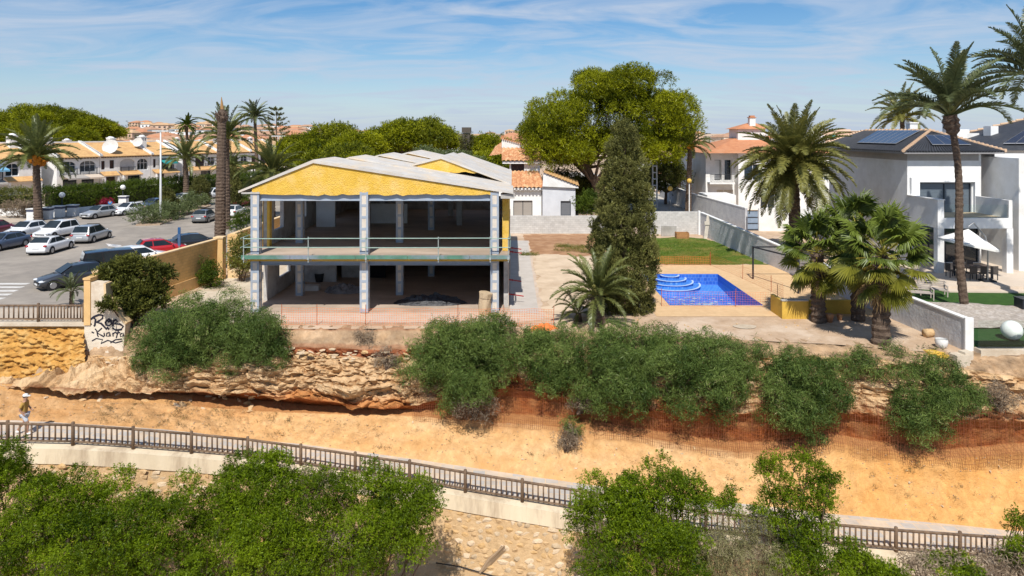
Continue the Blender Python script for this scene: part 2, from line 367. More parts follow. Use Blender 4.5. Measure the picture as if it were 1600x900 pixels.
# ---- palms
def frond_mesh(name, pitch, droop, mat, nl=60, wid=0.017, ll=0.14, seed=0, vee=0.35, twist=0.0):
    r = random.Random(seed); N = 12; pts = [Vector((0, 0, 0))]; ang = []
    for i in range(N):
        s = (i+.5)/N; a = pitch-droop*s**1.25; ang.append(a)
        pts.append(pts[-1]+Vector((math.cos(a), 0, math.sin(a)))/N)
    V = []; Fc = []; val = []
    def at(s):
        q = min(s*N, N-1e-6); i = int(q); return pts[i].lerp(pts[i+1], q-i), ang[i]
    base = r.uniform(.3, .7)
    for i in range(N):                                       # rachis: flat three-sided rib
        p0, p1 = pts[i], pts[i+1]; w0 = .016*(1-i/N)+.003; w1 = .016*(1-(i+1)/N)+.003
        b = len(V); V += [p0+Vector((0, w0, 0)), p0-Vector((0, w0, 0)), p1-Vector((0, w1, 0)), p1+Vector((0, w1, 0))]; Fc.append((b, b+1, b+2, b+3)); val += [.95 if i < 4 else .75]*4
        b = len(V); V += [p0+Vector((0, w0, 0)), p0-Vector((0, 0, w0*1.5)), p1-Vector((0, 0, w1*1.5)), p1+Vector((0, w1, 0))]; Fc.append((b, b+1, b+2, b+3)); val += [.85]*4
    for i in range(nl):
        s = .14+.85*i/(nl-1); p, a = at(s)
        fw = Vector((math.cos(a), 0, math.sin(a))); up = Vector((-math.sin(a), 0, math.cos(a)))
        L = ll*(math.sin(PI*min(1, (s*.86+.12)))**.7)*r.uniform(.85, 1.1)
        for sd_ in (-1, 1):
            sw = r.uniform(.58, .85)
            d = (fw*sw+Vector((0, sd_, 0))*(1-sw*.35)+up*(vee+r.uniform(-.22, .22))).normalized()
            d2 = (d+Vector((0, 0, -.45))).normalized()
            mid = p+d*L*.55; tip = mid+d2*L*.45; wv = fw*wid*.5
            b = len(V); V += [p-wv*.6, mid-wv, tip, mid+wv, p+wv*.6]; Fc.append((b, b+1, b+2, b+3)); Fc.append((b, b+3, b+4, b+4))
            val += [max(0, min(1, base+r.uniform(-.28, .22)))]*5
    Fc = [f if f[2] != f[3] else f[:3] for f in Fc]
    me = bpy.data.meshes.new(name); me.from_pydata([tuple(v) for v in V], [], Fc); me.materials.append(mat)
    at_ = me.attributes.new('val', 'FLOAT', 'POINT'); at_.data.foreach_set('value', np.array(val, np.float32))
    return me
def fan_mesh(name, pitch, mat, seed=0, nb=40, dead=False):
    r = random.Random(seed); V = []; Fc = []; val = []
    fw = Vector((math.cos(pitch), 0, math.sin(pitch))); side = Vector((0, 1, 0)); up = fw.cross(side)*-1
    pl = .60; e = fw*pl; base = r.uniform(.3, .7)
    for w in (side*.016, up*.012):
        b = len(V); V += [w, -w, e-w*.6, e+w*.6]; Fc.append((b, b+1, b+2, b+3)); val += [.97]*4
    for i in range(nb):
        a = (i/(nb-1)-.5)*rad(250); L = .47*(1-.22*abs(a)/rad(125))*r.uniform(.9, 1.08)
        d = fw*math.cos(a)+side*math.sin(a)+up*(.30*abs(math.sin(a))+r.uniform(-.06, .06)); d.normalize()
        t_ = (fw*-math.sin(a)+side*math.cos(a))*.019
        m1 = e+d*L*.6; d2 = (d+Vector((0, 0, -.8 if not dead else -1.6))*r.uniform(.2, 1.3)).normalized(); tip = m1+d2*L*.42
        b = len(V); V += [e-t_*.25, m1-t_, tip, m1+t_, e+t_*.25, m1-up*.028, ]
        Fc += [(b, b+1, b+5), (b, b+5, b+3, b+4), (b+1, b+2, b+5), (b+5, b+2, b+3)]
        val += [max(0, min(1, base+r.uniform(-.25, .2)))]*2+[.9]+[max(0, min(1, base+r.uniform(-.25, .2)))]*3
    me = bpy.data.meshes.new(name); me.from_pydata([tuple(v) for v in V], [], Fc); me.materials.append(mat)
    at_ = me.attributes.new('val', 'FLOAT', 'POINT'); at_.data.foreach_set('value', np.array(val, np.float32))
    return me

fol_pine = foliage('pine_needles', (0.036, 0.058, 0.004), (0.36, 0.375, 0.012), .28, .01)
fol_pine_far = foliage('pine_needles_far', (0.035, 0.055, 0.006), (0.33, 0.345, 0.016), .26, .01)
fol_olive = foliage('olive_leaf', (0.08, 0.11, 0.04), (0.21, 0.25, 0.10), .25, .02)
fol_cyp = foliage('cypress_leaf', (0.044, 0.050, 0.016), (0.26, 0.255, 0.075), .22, .01)
fol_juni = foliage('juniper_leaf', (0.028, 0.038, 0.010), (0.15, 0.155, 0.03), .2, .01)
fol_acacia = foliage('acacia_leaf', (0.024, 0.056, 0.011), (0.20, 0.27, 0.065), .24, .01, (0.34, 0.30, 0.15))
fol_front = foliage('myoporum_leaf', (0.018, 0.044, 0.003), (0.22, 0.31, 0.010), .30, .01, (0.40, 0.36, 0.05))
fol_hedge = foliage('hedge_leaf', (0.022, 0.044, 0.006), (0.13, 0.18, 0.020), .25, .01)
fol_hedge_y = foliage('yellow_hedge_leaf', (0.07, 0.085, 0.01), (0.26, 0.25, 0.03), .3, .05)
fol_dry = foliage('dry_twigs', (0.15, 0.105, 0.07), (0.40, 0.32, 0.23), .1, .0)
fol_red = foliage('bougainvillea', (0.25, 0.02, 0.05), (0.45, 0.03, 0.08), .35, .03)
fol_palm = foliage('palm_leaf', (0.060, 0.080, 0.022), (0.22, 0.235, 0.065), .3, .04, (0.40, 0.31, 0.11))
fol_palm_b = foliage('palm_leaf_bluish', (0.045, 0.062, 0.026), (0.16, 0.185, 0.070), .28, .05, (0.34, 0.28, 0.12))
fol_palm_y = foliage('palm_leaf_yellowish', (0.080, 0.090, 0.020), (0.30, 0.28, 0.070), .3, .04, (0.46, 0.32, 0.10))
fol_fan = foliage('fan_palm_leaf', (0.024, 0.044, 0.008), (0.19, 0.245, 0.038), .28, .02, (0.50, 0.40, 0.08))
fol_fan_old = foliage('fan_palm_old_leaf', (0.06, 0.075, 0.012), (0.30, 0.29, 0.04), .3, .02, (0.55, 0.40, 0.08))
fol_fan_dead = foliage('fan_palm_dead', (0.12, 0.07, 0.035), (0.38, 0.26, 0.12), .15, .04)
fruit = pm('palm_fruit', (0.62, 0.24, 0.02), (0.45, 0.15, 0.01), 8, 0.6)

FR = {}
def fronds_for(mat, key, fat=1.0):
    if key in FR: return FR[key]
    FR[key] = [frond_mesh('frond', rad(p), rad(dr), mat, seed=i+len(key), wid=.0165*fat, ll=lk*.74)
               for i, (p, dr, lk) in enumerate([(84, 28, .20), (72, 48, .21), (60, 62, .23), (46, 74, .24), (32, 82, .25), (16, 80, .25), (-2, 74, .25), (-22, 58, .24), (-44, 36, .23)])]
    return FR[key]
def palm(name, label, base, crown, R, nf, mat, key, tr=0.22, lo=0, hi=8, fat=1.0, droopy=1.0, group=None, fruits=0, boot=0.0, bend=(0, 0), tilt=(0, 0), wind=0.0, seed=1, ntr=None):
    rr = random.Random(seed); t = thing(name, label, 'palm', base, group=group)
    c = Vector(crown)-Vector(base); H = c.length; mb = MB(); N = ntr or max(10, min(70, int(H/.16)))
    pts = []; rs = []
    for i in range(N+1):
        s = i/N; pts.append(Vector((c.x*s+bend[0]*math.sin(PI*s)+bend[1]*math.sin(2*PI*s), c.y*s, c.z*s-(.15 if i == 0 else 0))))
        r = tr*(1.18-.35*s if s < .85 else .9)*(1.06 if i % 2 else .95)
        if boot and s > 1-boot/H: r = tr*(1.15+1.0*math.sin(PI*(s-1+boot/H)/(boot/H)*.85)**.7)*(1.08 if i % 2 else .9)
        rs.append(r)
    mb.tube(pts, rs, 10, True, .07); mb.build('trunk', palmbark, t)
    M = fronds_for(mat, key, fat); ga = PI*(3-math.sqrt(5))
    for i in range(nf):
        s = i/(nf-1); j = lo+(hi-lo)*s+rr.uniform(-.6, .6); j = int(max(lo, min(hi, round(j))))
        az = i*ga+rr.uniform(-.25, .25)
        if wind: az = az+wind*math.sin(az-PI)*.6
        o = link('frond', M[j], t, c+Vector((math.cos(az), math.sin(az), 0))*tr*.5+Vector((0, 0, (1-s)*tr*.9)), (rr.uniform(-.2, .2)+tilt[0], tilt[1]+rr.uniform(-.08, .08), az), R*rr.uniform(.86, 1.08))
    for i in range(fruits):
        az = rr.uniform(0, 2*PI); fm = MB()
        p0 = c+Vector((0, 0, -.1)); p1 = c+Vector((math.cos(az), math.sin(az), -.25))*R*.19
        for q in range(16): fm.ball(p1+Vector((rr.gauss(0, .12), rr.gauss(0, .12), rr.gauss(0, .2)))*R/4, .055*R, 5, 3)
        fm.build('fruit_cluster', fruit, t)
    return t
FM = None
def fan_palm(label, base, crown, R, nf, tr, seed=1, dead=14, bend=0.0, group=None):
    global FM
    if FM is None:
        FM = [fan_mesh('frond', rad(p), fol_fan if i < 5 else fol_fan_old, i) for i, p in enumerate((82, 62, 44, 26, 8, -12, -32, -50))]
        FM += [fan_mesh('dead_frond', rad(p), fol_fan_dead, i+9, 20, True) for i, p in enumerate((-58, -70))]
    rr = random.Random(seed); t = thing('fan_palm', label, 'palm', base, group=group); c = Vector(crown)-Vector(base); mb = MB()
    N = 26; mb.tube([Vector((c.x*i/N+bend*math.sin(PI*i/N), c.y*i/N, c.z*i/N-(.2 if i == 0 else 0))) for i in range(N+1)], [tr*(1.2-.2*i/N)*(1.1 if i % 2 else .92) for i in range(N+1)], 10, True, .1)
    mb.build('trunk', palmbark, t)
    ga = PI*(3-math.sqrt(5))
    for i in range(nf):
        s = i/(nf-1); j = int(round(max(0, min(7, 7*s**.9+rr.uniform(-.7, .7)))))
        az = i*ga+rr.uniform(-.3, .3)
        link('frond', FM[j], t, c+Vector((0, 0, (.5-s)*R*.30)), (rr.uniform(-.35, .35), rr.uniform(-.1, .1), az), R*rr.uniform(.85, 1.08))
    for i in range(dead):
        az = rr.uniform(0, 2*PI)
        link('dead_frond', FM[8+i % 2], t, c+Vector((math.cos(az)*tr*.6, math.sin(az)*tr*.6, -R*rr.uniform(.15, .35))), (rr.uniform(-.4, .4), 0, az), R*rr.uniform(.55, .85))
    sk = MB()                                              # stubs of cut leaf bases
    for i in range(70):
        az = rr.uniform(0, 2*PI); s = rr.uniform(.45, .97); p = Vector((c.x*s, c.y*s, c.z*s)); d = Vector((math.cos(az), math.sin(az), .9))
        sk.beam(p+d*tr*.7, p+d*(tr*.7+.2), .07, .03)
    sk.build('leaf_stubs', palmbark, t)
    return t

# ------------------------------------------------------------------ terrain: feature lines along the cliff, from photo rows
def curve(pts):
    w = sorted([tuple(W(*p)) for p in pts]); a = np.array(w)
    return lambda X: (np.interp(X, a[:, 0], a[:, 1]), np.interp(X, a[:, 0], a[:, 2]))
RAILPX = [(-95, 694, 29.6), (12, 695, 29.7), (114, 697, 30.0), (208, 703, 30.5), (299, 710, 31.1), (387, 718, 31.7), (470, 729, 31.9), (555, 742, 31.6), (640, 755, 31.0), (727, 771, 30.3), (816, 786, 29.7),
          (908, 801, 29.2), (1003, 819, 28.7), (1103, 835, 28.3), (1202, 846, 28.0), (1301, 855, 27.9), (1400, 864, 27.8), (1500, 871, 27.8), (1593, 877, 27.8), (1690, 883, 27.8)]
E7 = curve([(-900, 690, 28.5)]+RAILPX+[(2600, 940, 27.5)])
def on_path(px, py):
    Y = 31.0
    for _ in range(12): Y = F*(CH-float(E7(XX(px, Y))[1]))/(py-HZ)
    return (px, py, Y)
E6l = [on_path(*q) for q in [(-100, 656), (12, 657), (114, 662), (208, 668), (300, 676), (400, 688), (470, 694), (560, 706), (650, 718), (750, 733), (900, 755), (1000, 769), (1100, 781), (1200, 792), (1306, 804), (1400, 812), (1500, 821), (1575, 829), (1700, 838)]]
E6 = curve([(-900, 652, 31)]+E6l+[(2600, 910, 29.5)])
def E4Y(px): return np.interp(px, [-900, 0, 100, 400, 700, 900, 1100, 1400, 1600, 2600], [32.5, 33.1, 33.6, 34.9, 34.6, 33.6, 32.6, 31.7, 31.4, 31])
E4l = [(px, py, float(E4Y(px))) for px, py in [(-900, 600), (0, 609), (37, 612), (78, 621), (156, 626), (250, 630), (312, 635), (390, 640), (437, 643), (478, 645), (587, 647), (659, 650), (737, 657), (837, 662), (950, 674), (1050, 690), (1150, 705), (1250, 702), (1300, 690), (1360, 700), (1400, 706), (1480, 716), (1600, 706), (2600, 720)]]
E4 = curve(E4l)
E0l = [(-900, 500, 36.9), (60, 503, 36.9), (140, 512, 36.4), (300, 516, 36.1), (450, 516, 36.0), (600, 516, 36.0), (800, 515, 36.1), (950, 522, 35.3), (1100, 531, 34.35), (1300, 540, 33.4), (1450, 552, 32.3), (1520, 556, 31.9), (1650, 560, 31.6), (2600, 570, 31)]
E0 = curve([(p[0], p[1], F*CH/(p[1]-HZ)) for p in E0l])
E1l = [(-900, 596, 35.2), (0, 603, 35.0), (60, 597, 35.0), (115, 582, 35.2), (134, 562, 35.7), (150, 555, 35.85), (195, 557, 35.85), (215, 556, 35.5), (320, 545, 35.2), (450, 541, 34.95), (600, 546, 34.9), (700, 542, 34.95), (800, 536, 35.0), (1000, 545, 34.3), (1100, 548, 33.7), (1300, 556, 32.9), (1450, 566, 31.9), (1600, 590, 31.5), (2600, 600, 31)]
E1 = curve(E1l)
E2l = [(-900, 598, 33.0), (10, 604, 33.2), (40, 604, 33.0), (100, 607, 33.2), (200, 612, 33.8), (300, 613, 34.2), (400, 616, 34.25), (450, 621, 34.15), (520, 628, 34.1), (600, 640, 34.2), (700, 622, 34.7), (800, 606, 34.6), (900, 622, 33.9), (1000, 640, 33.1), (1100, 648, 32.6), (1200, 642, 32.3), (1300, 640, 32.0), (1400, 650, 31.6), (1500, 652, 31.4), (1600, 656, 31.3), (2600, 660, 31)]
E2 = curve(E2l)
DXC = 0.10
def recess(X):                                     # how far the hollow under the rock ledge cuts in
    px = 800+X*F/34.2
    return np.interp(px, [-900, 20, 60, 150, 420, 560, 640, 760, 1150, 1330, 1600, 2600], [.2, .1, .5, .95, .95, .60, .35, .5, .55, .5, .5, .3])

xs = np.arange(-46, 42, DXC); NX = len(xs)
rows = []
def lerp_rows(A, B, n, kind, first=False):
    for i in range(0 if first else 1, n+1):
        s = i/n; rows.append((A[0]+(B[0]-A[0])*s, A[1]+(B[1]-A[1])*s, kind, s))
e0, e1, e2, e4, e6, e7 = E0(xs), E1(xs), E2(xs), E4(xs), E6(xs), E7(xs)
rc = recess(xs)
e0b = (e0[0]+1.2, e0[1]-.03); e00 = (e0[0]+.2, e0[1]-.01)
e3a = (e2[0]+rc*.9, e2[1]*.62+e4[1]*.38); e3 = (e2[0]*.3+e4[0]*.7+rc, e4[1]+.22)
e7b = (e7[0]-.3, e7[1]-.12); e6b = (e6[0]-.15, e6[1]-.08)
lerp_rows(e0b, e00, 2, 'top', True); lerp_rows(e00, e1, 8, 'top'); lerp_rows(e1, e2, 44, 'rock'); lerp_rows(e2, e3a, 6, 'under'); lerp_rows(e3a, e3, 5, 'under'); lerp_rows(e3, e4, 5, 'foot'); lerp_rows(e4, e6, 30, 'sand'); lerp_rows(e6, e6b, 1, 'sand'); lerp_rows(e6b, e7b, 2, 'sand')
NR = len(rows); V = np.zeros((NR, NX, 3)); COL = np.ones((NR, NX, 4))
c_rock = np.array((0.72, 0.52, 0.31)); c_rock2 = np.array((0.50, 0.30, 0.145)); c_sand = np.array((0.76, 0.495, 0.25)); c_sand2 = np.array((0.68, 0.39, 0.165)); c_red = np.array((0.29, 0.092, 0.028)); c_top = np.array((0.46, 0.32, 0.20)); c_brick = np.array((0.36, 0.13, 0.06))
fb = lambda x, y, z, o=4: noise.fractal((x, y, z), 1.0, 2.1, o)
for r, (ry, rz, kind, s) in enumerate(rows):
    for i in range(NX):
        x = xs[i]; y = ry[i]; z = rz[i]; px = 800+x*F/y
        if kind == 'rock':
            env = min(1, s*7, (1-s)*5+.62); bul = .32*math.sin(PI*min(1, s*1.05))
            d = .42*fb(x*.38, z*1.5, 3.1)+.20*fb(x*1.3, z*3.6, 8.2)
            vd, _ = noise.voronoi((x*.9+.35*fb(x, z, 1), 2.0*z, 5)); cr_ = vd[1]-vd[0]
            d += .30*min(.5, cr_)-.14+.16*(noise.cell((x*1.1+z*.5, z*2.4, 2))-.5)
            lay = z*3.1+1.1*fb(x*.28, 7, 2)+.35*fb(x*1.3, z, 4); fr_l = lay-math.floor(lay)
            d += .24*(1-fr_l)**1.6*(.35+.9*abs(fb(x*.6, math.floor(lay)*3.7, 6)))-.06+.10*(1-abs(fb(x*2.4, z*4.5, 12))*2)
            if cr_ < .07: d -= .12
            gy_, gz_ = e2[0][i]-e1[0][i], e2[1][i]-e1[1][i]; gl_ = math.hypot(gy_, gz_)+1e-6; ny_, nz_ = gz_/gl_, -gy_/gl_
            y2 = y+ny_*(bul+d)*env; z2 = z+nz_*(bul+d)*env+.10*fb(x*.9, z*2, 20)*env+(.30*fb(x*.55, 3, 14)+.12*fb(x*1.9, 3, 24))*s*s*(1 if 20 < px < 660 else .4)
            if px > 640: y2 = y+ny_*(bul*.4+d*.8)*env
            t = min(1, max(0, .35+.6*fb(x*.8, z*3, 40)+(.45 if cr_ < .08 else 0)+.3*(fr_l-.5))); c = c_rock*(1-.85*t)+c_rock2*.85*t
            if px > 640:                                # red soil band grows towards the shrubs on the right
                k = max(0, min(1, (s-np.interp(px, [640, 900, 1180, 1260, 1600], [.62, .60, .75, .90, .90])+.32*fb(x*.6, 1, 3)+.22*fb(x*2.3, z*2, 13))*4))*min(1, (px-640)/60)
                c = c*(1-k)+c_red*k*(.95+.5*fb(x*2.1, z*2.5, 70))
            elif s > .78 and px > 380:
                k = max(0, min(1, (s-.8)*8))*min(1, (px-380)/70)*.8; c = c*(1-k)+np.array((.55, .22, .06))*k
            if s < .14 and 430 < px < 720: c = c_brick*(.8+.5*t)
            y, z = y2, z2
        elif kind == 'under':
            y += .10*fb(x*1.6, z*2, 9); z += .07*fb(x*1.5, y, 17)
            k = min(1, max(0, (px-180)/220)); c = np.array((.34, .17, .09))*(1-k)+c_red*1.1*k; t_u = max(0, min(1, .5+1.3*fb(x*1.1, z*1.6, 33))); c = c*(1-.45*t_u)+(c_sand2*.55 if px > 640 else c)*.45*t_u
        elif kind == 'foot':
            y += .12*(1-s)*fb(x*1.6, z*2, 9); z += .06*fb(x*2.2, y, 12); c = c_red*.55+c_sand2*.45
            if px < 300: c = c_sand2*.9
        elif kind == 'sand':
            env = min(1, s*6)*min(1, (1-s)*4) if s < 1 else 0
            if r >= NR-3: env = 0
            zz_ = .34*fb(x*.33, y*.6, 1.3)+.17*fb(x*1.4, y*1.9, 4.4)+.05*fb(x*5, y*5, 7)
            y -= zz_*env*.75; z += zz_*env*.62+.04*fb(x*2.3, 4, 1)*(1 if s < .2 else 0)
            t = .5+.5*fb(x*.45, s*2.2, 11); c = c_sand*(1-t)+c_sand2*t
            c = c*(1+.16*fb(x*2.2, s*7, 51)); t2 = max(0, fb(x*.7, s*3, 31)); c = c*(1-.35*t2)+c_rock*.35*t2*1.12
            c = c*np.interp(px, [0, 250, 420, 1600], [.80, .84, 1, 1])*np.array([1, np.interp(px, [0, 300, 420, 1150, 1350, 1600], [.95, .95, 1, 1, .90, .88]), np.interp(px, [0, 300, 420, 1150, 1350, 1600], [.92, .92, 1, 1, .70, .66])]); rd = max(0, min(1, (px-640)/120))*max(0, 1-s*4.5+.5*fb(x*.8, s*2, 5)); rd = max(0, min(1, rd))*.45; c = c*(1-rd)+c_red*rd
        else:
            q_ = fb(x*1.4, s*2.5+y, 2)+.5*fb(x*4.1, s*6+y, 9); z += .12*q_*min(1, s*3); y -= .16*q_*min(1, s*3)*(1 if r > 3 else 0); c = c_top*(.95+.5*fb(x*.9, s*2.2+y*.5, 6)+.25*fb(x*4, s*7, 8))
            if s > .75 and 430 < px < 720: c = c*.55+c_brick*.45
        V[r, i] = (x, y, z); COL[r, i, :3] = np.clip(c, .01, 1)
idx = np.arange(NR*NX).reshape(NR, NX)
Fq = np.stack([idx[:-1, :-1], idx[1:, :-1], idx[1:, 1:], idx[:-1, 1:]], -1).reshape(-1, 4)
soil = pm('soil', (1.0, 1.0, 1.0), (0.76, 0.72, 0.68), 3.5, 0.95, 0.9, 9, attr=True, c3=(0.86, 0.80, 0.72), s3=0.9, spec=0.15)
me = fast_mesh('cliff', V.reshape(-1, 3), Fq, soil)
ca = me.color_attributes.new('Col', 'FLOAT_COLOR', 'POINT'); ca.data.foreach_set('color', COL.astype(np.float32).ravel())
smf = np.zeros((NR-1, NX-1), bool); smf[[r for r in range(NR-1) if rows[r][2] in ('sand', 'top')]] = True
me.polygons.foreach_set('use_smooth', smf.ravel())
cliff = tag(link('cliff', me), 'orange sandstone ledge above a sandy slope', None, kind='structure')
def terr(px, kindlo, kindhi, s):                   # surface point of the cliff for a pixel column, rows by share
    i = 0
    r = int(kindlo+(kindhi-kindlo)*s); Yg = V[r, NX//2, 1]
    for _ in range(4):
        i = int(np.clip(round((XX(px, Yg)-xs[0])/DXC), 0, NX-1)); Yg = V[r, i, 1]
    return Vector(V[r, i])
R_TOP, R_ROCK0, R_ROCK1, R_FOOT, R_SAND1 = 3, 11, 54, 71, 101

# plateau: one sheet from the cliff edge to the horizon, with a hole for the pool
PX0, PX1, PY0, PY1 = 9.5, 15.15, 41.2, 50.3; BAYX, BAYR = 11.3, 1.75
def groundmesh():
    xsG = sorted(set([-9000, -2500, -600, -200, -90, 90, 200, 600, 2500, 9000, PX0, PX1]+[float(v) for v in np.arange(-46, 42, .9)]))
    ysG = [None, PY0, PY1, 56, 70, 100, 160, 400, 1500, 12000]
    mb = MB(); P = {}
    for i, x in enumerate(xsG):
        for j, y in enumerate(ysG):
            P[i, j] = len(mb.v)
            yy = float(E0(np.array([x]))[0][0])+.25 if y is None else y
            mb.v.append((x, yy, 0.0))
    for i in range(len(xsG)-1):
        for j in range(len(ysG)-1):
            if PX0-.01 <= xsG[i] and xsG[i+1] <= PX1+.01 and j == 1: continue
            if j == 2 and xsG[i] >= PX0-.01 and xsG[i+1] <= 13.6 and False: continue
            mb.f.append((P[i, j], P[i+1, j], P[i+1, j+1], P[i, j+1]))
    return mb
dirt = pm('lot_dirt', (0.56, 0.41, 0.28), (0.42, 0.29, 0.19), 1.1, 0.95, 0.6, 9, c3=(0.62, 0.49, 0.37), s3=0.35)
tag(groundmesh().build('ground', dirt), 'bare pale earth of the building plot', None, kind='structure')

def sheet(name, pts, z, mat, label=None, jag=0.0):
    if jag:
        q = []
        for a, b in zip(pts, list(pts[1:])+[pts[0]]):
            n_ = max(1, int(math.hypot(b[0]-a[0], b[1]-a[1])/.35))
            for k in range(n_): x, y = a[0]+(b[0]-a[0])*k/n_, a[1]+(b[1]-a[1])*k/n_; q.append((x+jag*(fb(x*.8, y*.8, z)+.6*fb(x*2.9, y*2.9, 5)), y+jag*(fb(x*.8, y*.8, 9+z)+.6*fb(x*2.9, y*2.9, 7))))
        pts = q
    mb = MB(); mb.poly([(p[0], p[1], z) for p in pts]); return tag(mb.build(name, mat), label, None, kind='structure')
def gp(*px): return [G(*p) for p in px]
# street side (left of the plot)
sheet('street', [(-140, 37.6), (-23.4, 37.6), (-23.4, 53), (-22.2, 70), (-30, 100), (-34, 132), (-44, 170), (-60, 170), (-62, 110), (-140, 82)], .004, asphalt, 'grey asphalt street with parked cars')
sheet('sidewalk', [(-140, 82), (-58, 79), (-55.5, 89), (-52.5, 100), (-47, 120), (-40, 160), (-60, 170), (-66, 110), (-140, 90)], .012, paving, 'pale pavement beside the garden hedges')
sheet('promenade', [(-140, 36.2), (-22.9, 36.2), (-22.9, 40.5), (-140, 40.5)], .016, paving, 'beige promenade behind the wooden railing')
sheet('driveway', [(-20.6, 43.5), (-15.2, 38.0), (-15.2, 50), (-16, 56), (-20.5, 56)], .008, conc_pale, 'pale concrete path beside the shell building', .25)
sheet('apron', [(-15.6, 37.4), (-.2, 37.4), (1.8, 38), (1.6, 66), (-.6, 66), (-.6, 41), (-15.6, 41)], .012, pm('apron_concrete', (0.60, 0.48, 0.38), (0.50, 0.39, 0.30), 1.0, .9, .2, 14, c3=(.52, .44, .38), s3=.5), 'concrete apron around the shell building', .12)
sheet('concrete_strip', [(-.1, 39.7), (1.55, 39.4), (1.5, 66), (-.1, 66)], .018, pm('strip_concrete', (0.52, 0.48, 0.44), (0.44, 0.40, 0.36), 1.2, .9, .2, 14), 'grey concrete strip along the side wall')
sheet('plot_concrete', [(1.9, 38.4), (5.2, 38.6), (8.6, 44), (8.6, 57.5), (1.8, 58.5)], .010, pm('plot_conc', (0.66, 0.53, 0.39), (0.54, 0.42, 0.30), .7, .95, .25, 10, c3=(.48, .36, .25), s3=.6), 'worn concrete yard between building and pool', .45)
sheet('earth_patch', [(1.8, 58.6), (9.2, 57.0), (9.4, 70.2), (1.0, 70.2)], .008, pm('brown_earth', (0.40, 0.22, 0.115), (0.28, 0.145, 0.075), 1.2, .95, .8, 5, c3=(.46, .28, .16), s3=.7), 'brown dug earth by the block wall', .4)
deckm = pm('pool_deck', (0.66, 0.46, 0.26), (0.57, 0.385, 0.21), 2.5, .9, .15, 25, c3=(.56, .37, .2), s3=.4)
mb = MB(); D0, D1, D2, D3 = 8.2, 21.2, 38.7, 53.9
for x0, x1, y0, y1 in ((D0, D1, D2, PY0), (D0, PX0, PY0, PY1), (PX1, D1, PY0, PY1), (D0, D1, PY1, D3)): mb.quad((x0, y0, .012), (x1, y0, .012), (x1, y1, .012), (x0, y1, .012))
tag(mb.build('pool_deck', deckm), 'sand coloured paving around the swimming pool', None, kind='structure')
lawnm = pm('lawn', (0.11, 0.17, 0.015), (0.06, 0.105, 0.010), 1.0, .95, .9, 14, c3=(.26, .20, .05), s3=.45)
sheet('lawn', [(8.2, 54), (20.3, 54), (19.6, 66), (17, 68.5), (12, 67), (8, 69.5)], .014, lawnm, 'green lawn between pool and block wall', .4)
# lane beyond the back wall and gardens on the right
sheet('lane', [(14.5, 72.5), (24.2, 72.5), (25.5, 112), (21, 180), (13, 180), (17, 112)], .006, pm('lane_concrete', (.50, .46, .41), (.42, .39, .35), .8, .9), 'pale concrete lane beyond the block wall')

# ------------------------------------------------------------------ path, retaining wall, lower slope
rail_pts = [W(*p) for p in RAILPX]
pv = [xx for xx in np.arange(-33, 29, .5)]
pavem = brickmat('path_paving', (.62, .50, .38), (.46, .44, .42), (.64, .50, .35), .62, .45, .9, .3, 'XY', .03)
mb = MB(); n = len(pv)
for x in pv:
    a = E6(np.array([x])); b = E7(np.array([x]))
    y0, y1 = float(a[0][0])+.05, float(b[0][0])-.35; z = float(b[1][0]); z6 = float(a[1][0])
    mb.v += [(x, y0, z6+.01), (x, (y0+y1)/2, (z+z6)/2+.012), (x, y1, z)]
for i in range(n-1): mb.f += [(3*i, 3*i+3, 3*i+4, 3*i+1), (3*i+1, 3*i+4, 3*i+5, 3*i+2)]
tag(mb.build('path', pavem), 'stone paved walkway descending below the cliff', None, kind='structure')
wallbeam = pm('wall_concrete', (0.74, 0.63, 0.46), (0.66, 0.55, 0.39), .9, .9, .2, 14, c3=(.46, .36, .25), s3=.55, stretch=(2, 1, .35))
rt = thing('retaining_wall', 'concrete topped rubble stone wall carrying the wooden walkway railing', 'wall', (0, 29, -6))
def rel_add(mb, pts): mb.v += [(p[0], p[1]-29, p[2]+6) for p in pts]
mb = MB(); mk = MB()
for x in pv:
    b = E7(np.array([x])); y = float(b[0][0]); z = float(b[1][0])
    rel_add(mb, [(x, y+.22, z+.05), (x, y-.40, z+.05), (x, y-.42, z-.60), (x, y+.22, z-.62)])
    q = [(x, y-.34, z-.58)]
    for k in range(1, 8):
        dd = .42*k; q.append((x, y-.34-dd*.30-.12*fb(x*1.2, dd*1.3, 3), z-.58-dd))
    rel_add(mk, q)
for i in range(n-1):
    for k in range(4): mb.f.append((4*i+k, 4*i+(k+1) % 4, 4*i+4+(k+1) % 4, 4*i+4+k))
    for k in range(7): mk.f.append((8*i+k, 8*i+k+1, 8*i+9+k, 8*i+8+k))
mb.build('concrete_beam', wallbeam, rt)
mortar = pm('wall_mortar', (0.58, 0.40, 0.22), (0.44, 0.29, 0.15), 2.5, .95, .7, 9)
mk.build('mortar_bed', mortar, rt, True)
stone_m = [pm('stone_a', (.62, .44, .25), (.50, .33, .17), 4, .95, .6, 14), pm('stone_b', (.66, .52, .36), (.54, .41, .27), 4, .95, .6, 14), pm('stone_c', (.60, .40, .20), (.48, .30, .13), 4, .95, .6, 14), pm('stone_d', (.54, .42, .28), (.44, .33, .21), 4, .95, .6, 14)]
def stone_mesh(seed, m, flat=.6):
    r = random.Random(seed); bm = bmesh.new(); bmesh.ops.create_icosphere(bm, subdivisions=1, radius=1)
    for v in bm.verts:
        k = 1+r.uniform(-.28, .22); v.co = Vector((v.co.x*k*1.15, v.co.y*k*.75, v.co.z*k*flat))
    me = bpy.data.meshes.new('stone'); bm.to_mesh(me); bm.free(); me.materials.append(m); return me
STONES = [stone_mesh(i, stone_m[i % 4]) for i in range(12)]
rs = random.Random(4); cnt = 0
